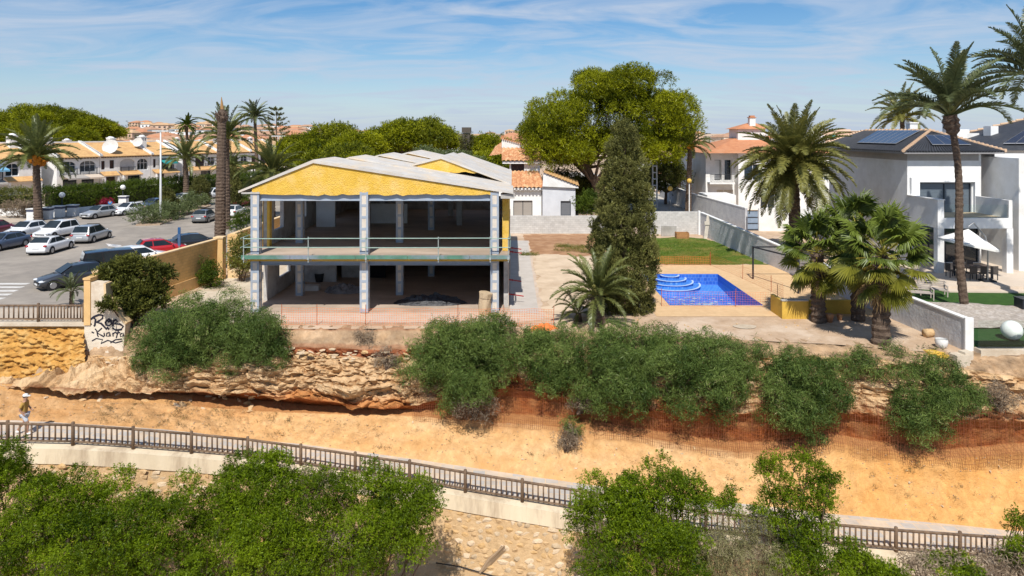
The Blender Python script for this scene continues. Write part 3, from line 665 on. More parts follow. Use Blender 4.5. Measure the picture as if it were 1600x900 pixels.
for lo, hi, nrow in ((60, 350, 5), (690, 902, 9)):
    xa, xb = XX(lo, 30), XX(hi, 30)
    for j in range(nrow):
        x = xa+rs.uniform(0, .2)
        while x < xb:
            wst = rs.uniform(.24, .50); xc_ = x+wst/2; b = E7(np.array([xc_])); dd = .14+j*.245+rs.uniform(-.05, .05); x += wst+.03
            p = Vector((xc_, float(b[0][0])-.34-dd*.30-.12*fb(xc_*1.2, dd*1.3, 3), float(b[1][0])-.60-dd))
            if rs.random() < .06: continue
            link('stone', rs.choice(STONES), rt, (p.x, p.y-29+.03, p.z+6), (rs.uniform(-.3, .3), rs.uniform(-.18, .18), rs.uniform(-.3, .3)), (wst*.52, .12, rs.uniform(.20, .26))); cnt += 1
print('wall stones', cnt)
# lower slope under the wall, towards the camera
mb = MB(); xs2 = np.arange(-40, 36, .5); nn = len(xs2)
for x in xs2:
    b = E7(np.array([x])); y = float(b[0][0]); z = float(b[1][0])
    for k in range(12):
        s = k/11; yy = y-1.0-s*16; zz_ = z-2.75-s*7.0+(.4*fb(x*.35, yy*.35, 2)+.08*fb(x*2, yy*2, 3))*min(1, k/2)
        mb.v.append((x, yy, zz_))
for i in range(nn-1):
    for k in range(11): mb.f.append((12*i+k, 12*i+12+k, 12*i+13+k, 12*i+k+1))
tag(mb.build('lower_slope', pm('slope_earth', (.50, .35, .20), (.38, .25, .13), 1.6, .95, .8, 7, c3=(.42, .22, .09), s3=.8), None, True), 'stony earth slope below the walkway wall', None, kind='structure')
mb = MB(); mb.poly([(-400, -60, -14.6), (400, -60, -14.6), (400, 14, -14.6), (-400, 14, -14.6)])
tag(mb.build('valley_floor', dirt), 'low ground beneath the viewpoint', None, kind='structure')

def railing(name, label, pts, hpost, hrail, nb, post_r=.072, cat='railing', lowz=.16):
    t = thing(name, label, cat, pts[0]); o0 = Vector(pts[0])
    pm_ = MB(); pm_.tube([(0, 0, -.06), (0, 0, hpost-.02), (0, 0, hpost)], [post_r*1.1, post_r, post_r*.7], 8); pme = pm_.mesh('post', wood_r, True)
    bmn = MB(); bmn.tube([(0, 0, lowz+.01), (0, 0, hrail-.02)], .036, 6); bme = bmn.mesh('baluster', wood_r, True)
    for i, p in enumerate(pts):
        link('post', pme, t, Vector(p)-o0)
        if i == len(pts)-1: break
        q = Vector(pts[i+1]); p = Vector(p); d = q-p
        for zr, rr_ in ((hrail, .058), (lowz, .045)):
            m = MB(); m.tube([p-o0+Vector((0, 0, zr))+d*.0, p-o0+Vector((0, 0, zr))+d], rr_, 7); m.build('rail', wood_r, t, True)
        for k in range(1, nb):
            link('baluster', bme, t, p-o0+d*k/nb)
    return t
railing('wooden_railing', 'long brown wooden railing along the descending walkway', [p+Vector((0, 0, .05)) for p in rail_pts], 1.02, .88, 11)

# ------------------------------------------------------------------ structures
def bw(mb, name, mat, parent, smooth=False, fixn=True):        # world-space mesh under an unrotated thing
    o = parent.location if parent.parent is None else parent.parent.location
    mb.v = [(v[0]-o[0], v[1]-o[1], v[2]-o[2]) for v in mb.v]
    return mb.build(name, mat, parent, smooth, fixn=fixn)
def facade(mb, o, ux, n, L, H, ops, rec=.18):
    o = Vector(o); ux = Vector(ux); n = Vector(n); P = lambda u, z, d=0: o+ux*u+Vector((0, 0, z))-n*d
    us = sorted({0, L} | {q for p in ops for q in p[:2]}); zs = sorted({0, H} | {q for p in ops for q in p[2:4]})
    for a, b in zip(us, us[1:]):
        for c, d in zip(zs, zs[1:]):
            um, zm = (a+b)/2, (c+d)/2
            if not any(p[0] < um < p[1] and p[2] < zm < p[3] for p in ops): mb.quad(P(a, c), P(b, c), P(b, d), P(a, d))
    for p in ops:
        a, b, c, d = p[:4]
        mb.quad(P(a, c), P(b, c), P(b, c, rec), P(a, c, rec)); mb.quad(P(a, d), P(b, d), P(b, d, rec), P(a, d, rec))
        mb.quad(P(a, c), P(a, d), P(a, d, rec), P(a, c, rec)); mb.quad(P(b, c), P(b, d), P(b, d, rec), P(b, c, rec))
        if len(p) > 4 and p[4]:
            ah = p[4]; N = 10; q = [((a+b)/2-(b-a)/2*math.cos(PI*k/N), d-ah+ah*math.sin(PI*k/N)) for k in range(N+1)]
            for (u0, z0), (u1, z1) in zip(q, q[1:]): mb.quad(P(u0, z0), P(u1, z1), P(u1, d), P(u0, d)); mb.quad(P(u0, z0), P(u1, z1), P(u1, z1, rec), P(u0, z0, rec))
def window(parent, o, ux, n, op, rec=.18, mull=1, trans=None, fm=None, pmt=None, fw=.07, name='window', sub='pane'):
    o = Vector(o); ux = Vector(ux); n = Vector(n); P = lambda u, z, d=0: o+ux*u+Vector((0, 0, z))-n*d
    a, b, c, d = op[:4]; m = MB()
    bars = [(a, a+fw, c, d), (b-fw, b, c, d), (a, b, c, c+fw), (a, b, d-fw, d)]
    for k in range(1, mull+1):
        u = a+(b-a)*k/(mull+1); bars.append((u-fw*.45, u+fw*.45, c, d))
    if trans: bars.append((a, b, trans-fw*.4, trans+fw*.4))
    for i, (u0, u1, z0, z1) in enumerate(bars):
        m.prism([P(u0, z0, rec-.05-.002*i), P(u1, z0, rec-.05-.002*i), P(u1, z1, rec-.05-.002*i), P(u0, z1, rec-.05-.002*i)], -n*.04)
    w = m.build(name, fm or frame_w, parent)
    g = MB(); g.quad(P(a, c, rec-.012), P(b, c, rec-.012), P(b, d, rec-.012), P(a, d, rec-.012)); g.build(sub, pmt or glass, w)
    return w
def tiled(mb, a, b, c, d, pitch=.26, amp=.06, course=.42):
    """barrel tile field: eave a-b, ridge d-c"""
    a, b, c, d = map(Vector, (a, b, c, d)); L = (b-a).length; nu = max(2, int(L/pitch))*4; nv = max(2, int(((d-a).length+(c-b).length)/2/course))*2
    n = (b-a).cross(d-a).normalized(); n = n if n.z > 0 else -n; base = len(mb.v)
    for j in range(nv+1):
        v = j/nv; st = .03*(1 if j % 2 == 0 else 0)
        for i in range(nu+1):
            u = i/nu; p = (a.lerp(b, u)).lerp(d.lerp(c, u), v)+n*(amp*abs(math.sin(PI*i/4))-st+.02)
            mb.v.append(tuple(p))
    for j in range(nv):
        for i in range(nu): k = base+j*(nu+1)+i; mb.f.append((k, k+1, k+nu+2, k+nu+1))

# ---- the two-storey shell building -------------------------------------------------------------
FY = 39.6; XL, XM, XR = XX(400.5, FY), XX(570, FY), XX(773, FY); ZS = 3.40; ZT = 7.0; BK = 63.0; EX = -0.15
yel = pm('yellow_foam', (0.82, 0.53, 0.095), (0.74, 0.455, 0.065), 2.6, .9, .9, 16, c3=(.84, .57, .18), s3=1.1, detail=8)
roofc = pm('roof_concrete', (0.60, 0.57, 0.53), (0.48, 0.455, 0.42), 1.1, .92, .3, 9, c3=(.62, .52, .40), s3=.7, stretch=(1, .5, 1))
inner = pm('inner_plaster', (0.56, 0.55, 0.53), (0.44, 0.43, 0.41), 1.0, .9, .1, c3=(.30, .27, .25), s3=.7)
floorc = pm('floor_concrete', (0.50, 0.40, 0.32), (0.40, 0.32, 0.25), .8, .85, .15, 9, c3=(.34, .27, .21), s3=.5, stretch=(.5, 1, 1))
sh = thing('shell_building', 'two storey concrete shell with yellow gable and open steel strapped columns', 'building', (XM, FY, 0))
m = MB(); m.box2(XL-.6, EX, FY-.1, BK, -.3, .05); bw(m, 'ground_floor', floorc, sh)
m = MB(); m.box2(XL-.55, EX, FY-.25, BK, ZS-.30, ZS); bw(m, 'upper_floor', floorc, sh)
m = MB(); m.box2(XL-.6, EX+.02, FY-.37, FY-.255, ZS-.36, ZS-.20); bw(m, 'yellow_edge', yel, sh)
for z0, z1 in ((2.80, 3.095), (6.52, 6.86)):
    for x0, x1 in ((XL+.26, XM-.26), (XM+.26, XR-.26)):
        m = MB(); m.box2(x0, x1, FY-.04, FY+.03, z0, z1); m.box2(x0, x1, FY-.16, FY+.16, z1, z1+.03); m.box2(x0, x1, FY-.16, FY+.16, z0-.03, z0); bw(m, 'steel_beam', steel, sh)
colc = pm('column_concrete', (0.66, 0.60, 0.52), (0.55, 0.49, 0.42), 3, .9, .3, 14)
batten = MB().box((0, 0, 0), (.485, .49, .15)).mesh('batten', steel)
def cage_column(x, y, z0, z1, w=.46, nb=6):
    m = MB(); m.box2(x-w/2, x+w/2, y-w/2, y+w/2, z0, z1); c = bw(m, 'column', colc, sh)
    m = MB()
    for sx in (-1, 1):
        for sy in (-1, 1): m.box((x+sx*(w/2-.045), y+sy*(w/2-.045), (z0+z1)/2), (.115, .115, z1-z0-.02))
    bw(m, 'steel_angle', steel, c)
    for k in range(nb):
        o = link('batten', batten, c, (x-sh.location.x, y-sh.location.y, z0+.12+(z1-z0-.24)*k/(nb-1)), None, (w/.46, w/.46, 1))
for x in (XL, XM, XR):
    cage_column(x, FY, .05, 3.10, nb=6); cage_column(x, FY, ZS, 7.02, nb=6)
for x, y in ((XL+1.3, 43.6), (XM+1.35, 43.8), (XM+2.7, 49.5), (XM+4.3, 55)):
    for z0, z1 in ((.05, 3.10), (ZS, 6.9)): cage_column(x, y, z0, z1, .42, 5)
for x, y in ((-11, 52), (-4, 52), (-5.2, 58), (-11, 58)):
    m = MB(); m.box2(x-.2, x+.2, y-.2, y+.2, ZS, 7.0); bw(m, 'inner_column', inner, sh)
# walls: left side with window gaps, right side, back, partitions
mw = MB(); xw = XL-.42
for y0, y1, z0, z1 in ((42.2, 44.4, .05, 3.1), (44.4, 46.6, .05, 1.0), (46.6, BK, .05, 3.1), (42.2, 43.4, ZS, 6.95), (43.4, 45.2, ZS, 4.2), (45.2, 48, ZS, 6.95), (48, 50.2, ZS, 4.3), (50.2, 53, ZS, 6.95), (53, 56, ZS, 4.3), (56, BK, ZS, 6.95)):
    mw.box2(xw-.11, xw+.13, y0, y1, z0, z1)
bw(mw, 'side_wall', inner, sh)
m = MB(); m.box2(xw-.15, xw-.115, 42.15, 43.45, ZS+.1, 6.9); m.box2(xw+.135, xw+.30, 42.1, 42.5, ZS, 6.9); bw(m, 'yellow_jamb', yel, sh)
m = MB(); m.box2(EX-.34, EX-.08, 40.6, BK, .05, 3.1); m.box2(EX-.34, EX-.08, 40.6, BK, ZS, 6.95); bw(m, 'side_wall', inner, sh)
m = MB(); m.box2(EX-.08, EX-.04, 40.55, BK, ZS+.0, 6.9); m.box2(EX-.42, EX-.04, 40.50, 40.60, ZS+.02, 6.9); bw(m, 'yellow_coat', yel, sh)
m = MB(); m.box2(EX-.08, EX-.045, 40.55, 46, .06, 2.9); bw(m, 'plaster_coat', pm('plaster_coat', (.66, .60, .52), (.50, .40, .33), 1.4, .9, .3, c3=(.28, .2, .16), s3=.8), sh)
m = MB(); m.box2(XL-.5, EX-.1, BK-.25, BK, .05, 3.1); m.box2(XL-.5, EX-.1, BK-.25, BK, ZS, 4.6); m.box2(XL-.5, XM+2, BK-.25, BK, 4.6, 6.95); bw(m, 'back_wall', inner, sh)
m = MB(); m.box2(XL+3.0, XM+.4, 53.0, 53.2, ZS, ZS+1.5); bw(m, 'partition', white, sh); m = MB(); m.box2(XL+.2, XL+1.6, 51, 51.2, ZS, 6.9); bw(m, 'partition', white, sh)
m = MB(); m.box2(XL+2.6, XM-.6, 49.0, 49.2, .05, 3.1); m.box2(XL-.3, XL+2.6, 47.5, 47.7, .05, 3.1); bw(m, 'partition', inner, sh)
m = MB(); m.box2(XL+4.6, XL+5.75, 48.86, 48.99, .06, 2.1); bw(m, 'doorway_dark', pm('doorway_shade', (.012, .011, .011), None, 2, .9), sh)  # black slab on the partition, painted as the unlit depth of a doorway
# roof: stepped gables with yellow faces and concrete skins
def gable(x0, xa, x1, z0, za, z1, y0, y1, face=True, th=.20, over=.35):
    fl = MB(); fl.prism([(x0, y0, z0), (xa, y0, za), (xa, y0, za-th), (x0, y0, z0-th*.6)], (0, y1-y0, 0)); bw(fl, 'roof_slab', roofc, sh)
    fr = MB(); fr.prism([(xa, y0, za), (x1, y0, z1), (x1, y0, z1-th*.6), (xa, y0, za-th)], (0, y1-y0, 0)); bw(fr, 'roof_slab', roofc, sh)
    if face:
        f = MB(); N = 40; top = []; bot = []
        for i in range(N+1):
            x = x0+.75+(x1-x0-1.9)*i/N; zt = (z0+(za-z0)*(x-x0)/(xa-x0) if x < xa else za+(z1-za)*(x-xa)/(x1-xa))-th*.86-.03*random.random()
            top.append((x, y0+.10, zt)); bot.append((x, y0+.10, min(zt-.01, z0-.24+.10*fb(x*1.7, y0, 3))))
        for i in range(N): f.quad(bot[i], bot[i+1], top[i+1], top[i]); f.quad(*[(p[0], p[1]+.3, p[2]) for p in (bot[i], bot[i+1], top[i+1], top[i])])
        bw(f, 'yellow_gable', yel, sh)
xe0, xe1 = XX(376, FY), XX(798, FY)
gable(xe0, XX(492, FY), xe1+.15, 7.08, ZZ(249, FY), 7.02, FY-.34, 44.0)
gable(xe0+.2, -10.5, xe1, 7.0, 8.86, 7.0, 44.0, 49, th=.10)
gable(xe0+.2, -9.5, xe1, 7.0, 8.86, 7.0, 49, 55, th=.10)
gable(xe0+.2, -8.4, xe1, 7.0, 8.86, 7.0, 55, BK+.4, th=.10)
gable(XX(618, 46.5), XX(690, 46.5), xe1+.05, ZZ(264, 46.5), ZZ(244, 46.5), 6.98, 46.0, 56, th=.16)
gable(XX(640, 56), XX(712, 56), xe1+.05, ZZ(262, 56), ZZ(242, 56), 6.98, 56.0, BK+.2)
m = MB(); m.box2(XR+.35, EX+.3, FY-.2, FY+.6, 6.62, 6.88); bw(m, 'eave_beam', conc, sh)
m = MB(); m.box2(xe0+.15, XL+.3, FY-.3, FY+4, 6.90, 6.995); bw(m, 'eave_soffit', conc, sh)
# scaffold guard rail along the upper floor edge
gr = thing('guard_rail', 'green and silver scaffold guard rail along the upper floor edge', 'guard rail', (XM, FY-.75, ZS))
gx0, gx1 = XX(377, FY-.8), XX(797, FY-.8); green = pm('green_plank', (.10, .24, .17), (.07, .16, .12), 1.5, .6, c3=(.22, .25, .30), s3=.5)
galv = pm('galvanised', (.50, .54, .52), (.36, .42, .40), 4, .45, metal=.4)
railg = pm('rail_green', (.34, .46, .40), (.26, .36, .33), 3, .5)
npost = 5; px_ = [gx0+.15, XX(482, FY-.8), XX(572, FY-.8), XX(685, FY-.8), XX(766, FY-.8), gx1-.1]
for x in px_:
    m = MB(); m.tube([(x, FY-.85, ZS-.35), (x, FY-.85, ZS+1.12)], .028, 7); m.tube([(x, FY-.85, ZS-.2), (x+.05, FY-.2, ZS-.35)], .025, 6); m.box((x, FY-.86, ZS-.12), (.10, .10, .12)); bw(m, 'post', galv, gr)
for zr in (.52, 1.03):
    for a, b in zip(px_, px_[1:]):
        m = MB(); m.tube([(a, FY-.90, ZS+zr+random.uniform(-.02, .02)), (b+.08, FY-.90, ZS+zr+random.uniform(-.02, .02))], .026, 6); bw(m, 'rail', railg, gr)
for a, b in ((gx0, XX(460, FY)), (XX(460, FY)+.02, XX(560, FY)), (XX(560, FY)+.02, XX(640, FY)), (XX(640, FY)+.02, XX(735, FY)), (XX(735, FY)+.02, gx1)):
    m = MB(); m.box2(a, b, FY-.84, FY-.79, ZS-.16, ZS+.06); bw(m, 'toe_board', green, gr)
    m = MB(); m.box2(a, b, FY-.78, FY-.27, ZS-.12, ZS-.07); bw(m, 'deck_board', wood_r, gr)
for yy in (40.2, 43.2):
    m = MB(); m.tube([(gx0, FY-.9, ZS+1.03 if yy < 41 else ZS+.52), (gx0, yy+.6, ZS+1.03 if yy < 41 else ZS+.52)], .026, 6); bw(m, 'rail', railg, gr)
    m = MB(); m.tube([(gx1, FY-.9, ZS+1.03 if yy < 41 else ZS+.52), (gx1, yy+.2, ZS+1.03 if yy < 41 else ZS+.52)], .026, 6); bw(m, 'rail', railg, gr)
# things on the floors
def heap(name, label, base, rx, ry, h, mat, cat, seed, n=26):
    m = MB()
    for i in range(n+1):
        for j in range(n+1):
            u, v = i/n*2-1, j/n*2-1; r = math.hypot(u, v); z = max(0, 1-r*r)**.7*h*(.65+.9*abs(fb(u*2.2+seed, v*2.6, seed)))+.05*fb(u*7, v*7, seed)
            m.v.append((u*rx*(1+.2*fb(v*2, seed, 1)), v*ry, max(-.02, z if r < 1 else -.02)))
    for i in range(n):
        for j in range(n): k = i*(n+1)+j; m.f.append((k, k+1, k+n+2, k+n+1))
    t = m.build(name, mat, None, False, base); return tag(t, label, cat)
tarp = pm('black_tarp', (.022, .024, .03), (.012, .013, .016), 3, .35, .6, 7, spec=.5)
heap('tarpaulin', 'crumpled black plastic tarpaulin heaped on the open ground floor', (XX(672, 41.6), 41.6, .06), 2.2, .75, .5, tarp, 'tarpaulin', 3, 34)
heap('plastic_sheet', 'dusty plastic sheet crumpled behind the left bay', (XX(540, 44.6), 44.6, .06), 1.3, .7, .5, pm('grey_plastic', (.22, .21, .21), (.08, .08, .085), 2, .4, .5, 8), 'plastic sheet', 8, 22)
blk = pm('pale_block', (.62, .60, .57), None, 3, .9, .2)
for i, x in enumerate((478, 492)):
    m = MB(); m.box2(-.30, .30, -.25, .25, 0, .30); m.box2(-.28, .28, -.23, .23, .302, .34); tag(m.build('white_block', blk, None, False, (XX(x, 45.0), 45.0, .055)), ('left' if i == 0 else 'right')+' one of two pale blocks side by side in the left bay', 'block')
m = MB(); m.tube([(0, 0, 0), (0, 0, .05), (0, 0, .55), (0, 0, .6)], [.24, .26, .34, .34], 14, False); m.tube([(0, 0, .1), (0, 0, .11)], .25, 14)
tag(m.build('tub', tarp, None, True, (XX(499, 47.5), 47.5, .06)), 'black builder\'s tub beside the dark doorway', 'tub')
m = MB(); m.tube([(0, 0, 0), (.02, 0, .45), (.05, .02, .95)], [.36, .35, .33], 9, True, .1); m.tube([(.06, .02, .955), (.10, .02, 1.25)], [.36, .40], 9, True, .08)
tag(m.build('stone_stump', stone_m[3], None, False, (XX(758, 39.4)-.05, 39.2, .0)), 'broken stump of masonry leaning at the right front column', 'masonry')
redp = pm('red_prop', (.42, .03, .03), (.32, .025, .02), 3, .5)
for i, (px_r, py_r, Yr) in enumerate(((794, 461, 41.8), (792, 438, 44.5), (793, 388, 47.0), (792, 394, 44.0))):
    p = W(px_r, py_r, Yr); m = MB(); m.tube([(-.25, 0, .1), (.35, 0, .02)], .045, 7); m.tube([(.35, 0, .02), (.95, -.05, -.06)], .035, 7); m.tube([(.34, 0, .02), (.39, 0, .015)], .07, 7)
    tag(m.build('steel_prop', redp, None, False, p), ['lowest', 'second lowest', 'topmost', 'second topmost'][i]+' red steel prop sticking out of the side wall', 'prop', 'red props along the side wall')
# orange safety net in front of the building and around the pool
netm = pm('orange_net', (.80, .22, .06), (.66, .16, .04), 3, .7); rust = pm('rusty_bar', (.40, .10, .04), None, 4, .8)
def net(name, label, pts, h, cell=.13, w=.0065, cat='safety net', posts=None, mat=None, sag=.06, drape=None):
    t = thing(name, label, cat, pts[0]); o0 = Vector(pts[0]); P = [Vector(p) for p in pts]
    seg = [(b-a).length for a, b in zip(P, P[1:])]; T = sum(seg)
    def at(s):
        for a, b, l in zip(P, P[1:], seg):
            if s <= l+1e-6: return a.lerp(b, s/l), (b-a).normalized()
            s -= l
        return P[-1], (P[-1]-P[-2]).normalized()
    m = MB(); s = 0; ns = int(T/cell); nh = int(h/cell)+1
    g = {}
    for i in range(ns+1):
        p, d = at(T*i/ns); hh = h*(1-sag*abs(math.sin(i*.21))-.04*abs(fb(i*.1, 1, 2)))
        for j in range(nh): g[i, j] = p-o0+Vector((.02*fb(i*.3, j, 1), .05*fb(i*.25, j*.3, 4), .03+hh*j/(nh-1)))
    for i in range(ns+1):
        for j in range(nh):
            a = g[i, j]
            if i < ns: b = g[i+1, j]; v = Vector((0, 0, w)); m.quad(a-v, b-v, b+v, a+v)
            if j < nh-1:
                b = g[i, j+1]; dd = (g[min(i+1, ns), j]-g[max(i-1, 0), j]).normalized()*w; m.quad(a-dd, a+dd, b+dd, b-dd)
    m.build('netting', mat or netm, t, fixn=False)
    for s in (posts or []):
        p, d = at(s*T); pb = MB(); pb.tube([p-o0+Vector((0, .03, -.15)), p-o0+Vector((random.uniform(-.03, .03), .03, h+.18))], .018, 6); pb.build('post', rust, t)
    return t
net('safety_net', 'orange plastic safety net on bars in front of the shell building', [(XX(440, 37.0), 37.0, 0), (XX(570, 36.9), 36.9, 0), (XX(720, 36.8), 36.8, 0), (XX(865, 36.7), 36.7, 0)], .95, posts=[0, .13, .31, .65, .82, 1.0])
net('safety_net', 'orange net around the near and right edges of the pool', [(9.0, 41.0, 0.01), (15.5, 40.8, 0.01), (17.2, 43.2, 0.01), (16.2, 50.5, .01), (15.6, 53.6, .01)], .9, .15, .0042, posts=[0, .22, .40, .55, .75, 1])
net('safety_net', 'orange net along the lawn edge behind the pool', [(15.6, 53.7, .01), (9.8, 53.6, .01)], .7, .13, posts=[0, 1])
heap('net_roll', 'tangled orange net lying at the end of the building fence', (XX(850, 36.2), 36.3, 0.0), .75, .35, .25, netm, 'safety net', 5, 16)

# ---- plot walls -------------------------------------------------------------------------------
blockm = brickmat('grey_block', (.60, .59, .57), (.52, .51, .49), (.44, .43, .41), .42, .21, .9, .5, 'XZ')
def wall_run(name, label, pts, h, th, mat, capm=None, caph=.08, capo=.05, cat='wall', hs=None):
    t = thing(name, label, cat, pts[0]); m = MB(); c = MB()
    for i, (a, b) in enumerate(zip(pts, pts[1:])):
        a = Vector(a); b = Vector(b); h0 = hs[i] if hs else h; h1 = hs[i+1] if hs else h
        d = (b-a).normalized(); nrm = Vector((-d.y, d.x, 0))*th/2
        m.add([a-nrm-Vector((0, 0, .3)), a+nrm-Vector((0, 0, .3)), b+nrm-Vector((0, 0, .3)), b-nrm-Vector((0, 0, .3)), a-nrm+Vector((0, 0, h0)), a+nrm+Vector((0, 0, h0)), b+nrm+Vector((0, 0, h1)), b-nrm+Vector((0, 0, h1))],
              [(0, 1, 2, 3), (4, 7, 6, 5), (0, 4, 5, 1), (1, 5, 6, 2), (2, 6, 7, 3), (3, 7, 4, 0)])
        if capm:
            n2 = nrm*(1+2*capo/th); e = d*.0
            c.add([a-n2+Vector((0, 0, h0+.002)), a+n2+Vector((0, 0, h0+.002)), b+n2+Vector((0, 0, h1+.002)), b-n2+Vector((0, 0, h1+.002)), a-n2+Vector((0, 0, h0+caph)), a+n2+Vector((0, 0, h0+caph)), b+n2+Vector((0, 0, h1+caph)), b-n2+Vector((0, 0, h1+caph))],
                  [(0, 1, 2, 3), (4, 7, 6, 5), (0, 4, 5, 1), (1, 5, 6, 2), (2, 6, 7, 3), (3, 7, 4, 0)])
    bw(m, 'wall_body', mat, t)
    if capm: bw(c, 'coping', capm, t)
    return t
wall_run('block_wall', 'long unpainted grey block wall behind the brown earth', [(-.3, 70.8, 0), (10.6, 70.8, 0)], 1.85, .22, blockm)
wall_run('block_wall', 'grey block wall behind the lawn with a patched plinth', [(14.2, 70.2, 0), (19.2, 70.2, 0)], 2.35, .22, blockm)
rough_grey = pm('grey_render', (.56, .56, .57), (.46, .46, .48), 1.4, .9, .6, 5, c3=(.62, .62, .62), s3=.6)
wall_run('boundary_wall', 'rough grey rendered boundary wall with white coping on the right of the plot', [(19.4, 70.0, 0), (20.0, 58.5, 0), (20.5, 53, 0), (21.0, 45, 0), (21.35, 38.5, 0), (21.75, 32.7, 0)], 1.6, .25, rough_grey, white, .07, .03, hs=[2.25, 2.0, 1.75, 1.55, 1.55, 1.5])
m = MB(); m.box2(21.59, 21.99, 32.52, 32.64, -.6, 1.60); tag(m.build('wall_end_post', white), 'white plastered end of the boundary wall beside the glass fence', 'wall post')
m = MB(); m.box2(19.05, 19.25, 69.75, 70.05, 0, 2.45); tag(m.build('wall_post', white), 'white post where the block wall meets the boundary wall', 'wall post')
m = MB()
for k in range(17):                                  # corrugated sheet leaning at the boundary wall
    y = 59.6+k*.28; m.tube([(19.86-.02*k*.3+.0, y, .05), (19.86-.02*k*.3+.06, y, 1.9)], .09, 6)
tag(m.build('corrugated_sheet', pm('corrugated_grey', (.46, .49, .53), (.38, .41, .45), 2, .6)), 'grey corrugated sheet standing against the boundary wall', 'sheet')
def crate(label, c, d, mat, name='crate', cat='crate', rz=0):
    m = MB(); w, l, h = d; t = thing(name, label, cat, c, rz)
    m.box2(-w/2, w/2, -l/2, l/2, 0, h*.12)
    for k in range(3):
        z0 = h*(.16+.28*k); m.box2(-w/2, w/2, -l/2, -l/2+.03, z0, z0+h*.22); m.box2(-w/2, w/2, l/2-.03, l/2, z0, z0+h*.22); m.box2(-w/2, -w/2+.03, -l/2+.04, l/2-.04, z0, z0+h*.22); m.box2(w/2-.03, w/2, -l/2+.04, l/2-.04, z0, z0+h*.22)
    for sx in (-1, 1):
        for sy in (-1, 1): m.box((sx*(w/2-.06), sy*(l/2-.06), h/2), (.06, .06, h))
    m.build('slats', mat, t); return t
crate('low wooden crate on the lawn by the block wall', (XX(1066, 67.5), 67.6, 0), (1.25, .8, .62), pm('orange_wood', (.42, .22, .09), (.3, .15, .06), 4, .8))
m = MB(); m.box2(-.75, .75, -.08, .08, 0, 1.1); m.box2(-.6, .6, -.1, -.081, .08, 1.0); tag(m.build('slab_stack', conc, None, False, (XX(1046, 68.5), 68.8, 0), (0.1, 0, 0)), 'pale concrete slabs leaning beside the wooden crate', 'slabs')
m = MB(); m.beam((0, 0, 0), (.35, .1, 2.3), .35, .06); m.box((.16, -.02, 1.55), (.5, .05, .35)); tag(m.build('leaning_board', pm('pale_board', (.6, .55, .48), None, 3, .8), None, False, (XX(1103, 67), 67.2, 0)), 'old board leaning at the corner of the boundary wall', 'board')
sheet('wall_patch', [(0, 0)]*3, -50, conc) if False else None

# steel frame by the pool
fr = thing('pergola', 'dark steel pergola frame standing beside the pool', 'pergola', (18.2, 46.2, 0))
for x, y in ((17.15, 48.6), (18.55, 44.2), (20.3, 48.6), (20.7, 44.2)):
    m = MB(); m.box2(x-.05, x+.05, y-.05, y+.05, 0, 2.35); bw(m, 'post', darkmet, fr)
for a, b in (((17.15, 48.6), (18.55, 44.2)), ((17.15, 48.6), (20.3, 48.6)), ((18.55, 44.2), (20.7, 44.2)), ((20.3, 48.6), (20.7, 44.2))):
    m = MB(); m.beam((*a, 2.30), (*b, 2.30), .09, .085); bw(m, 'beam', darkmet, fr)

# ---- pool ----------------------------------------------------------------------------------------
tilem = brickmat('pool_tiles', (.06, .25, .70), (.04, .19, .62), (.20, .40, .74), .25, .25, .35, .1, 'XY', .012)
tilew = brickmat('pool_wall_tiles', (.045, .17, .62), (.025, .11, .50), (.16, .30, .66), .25, .25, .35, .1, 'XZ', .012)
pool = thing('swimming_pool', 'blue tiled swimming pool with curved steps and painted white glare spots', 'pool', (PX0, PY0, 0))
m = MB(); ny = 16
for i in range(ny):
    y0, y1 = PY0+(PY1-PY0)*i/ny, PY0+(PY1-PY0)*(i+1)/ny; z0, z1 = -1.55+.75*i/ny, -1.55+.75*(i+1)/ny
    m.quad((PX0, y0, z0), (PX1, y0, z0), (PX1, y1, z1), (PX0, y1, z1))
bw(m, 'pool_floor', tilem, pool)
m = MB(); m.quad((PX0, PY0, -1.6), (PX0, PY1, -1.6), (PX0, PY1, .03), (PX0, PY0, .03)); m.quad((PX1, PY0, -1.6), (PX1, PY1, -1.6), (PX1, PY1, .03), (PX1, PY0, .03)); m.quad((PX0, PY0, -1.6), (PX1, PY0, -1.6), (PX1, PY0, .03), (PX0, PY0, .03)); m.quad((PX0, PY1, -1.6), (PX1, PY1, -1.6), (PX1, PY1, .03), (PX0, PY1, .03))
bw(m, 'pool_wall', tilew, pool)
stepw = pm('step_edge', (.50, .62, .80), (.40, .52, .74), 5, .5)
for k in range(4):
    R0 = 2.15-.5*k; zt = -.85+.20*(k+1); m = MB(); q = [(11.6+R0*math.cos(a), PY1-.0-R0*1.15*math.sin(a)) for a in np.linspace(0, PI, 20)]
    m.prism([(x, y, zt-.7) for x, y in q], (0, 0, .7)); st = bw(m, 'step', tilem, pool)
    e = MB()
    for (xa, ya), (xb, yb) in zip(q, q[1:]): e.beam((xa, ya, zt+.012), (xb, yb, zt+.012), .13, .02)
    bw(e, 'step_edge', stepw, st)
fl = MB(); rf = random.Random(3)  # white patches on the pool floor, painted as spots of glare
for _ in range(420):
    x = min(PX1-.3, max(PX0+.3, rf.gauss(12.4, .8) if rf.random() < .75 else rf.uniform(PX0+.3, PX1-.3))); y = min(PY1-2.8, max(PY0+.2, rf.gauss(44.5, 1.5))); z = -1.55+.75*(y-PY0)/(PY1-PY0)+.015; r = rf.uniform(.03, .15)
    fl.poly([(x+r*math.cos(a)*rf.uniform(.7, 1.8), y+r*math.sin(a)*rf.uniform(.6, 1.3), z+.004) for a in (0, 1.2, 2.5, 3.8, 5.1)])
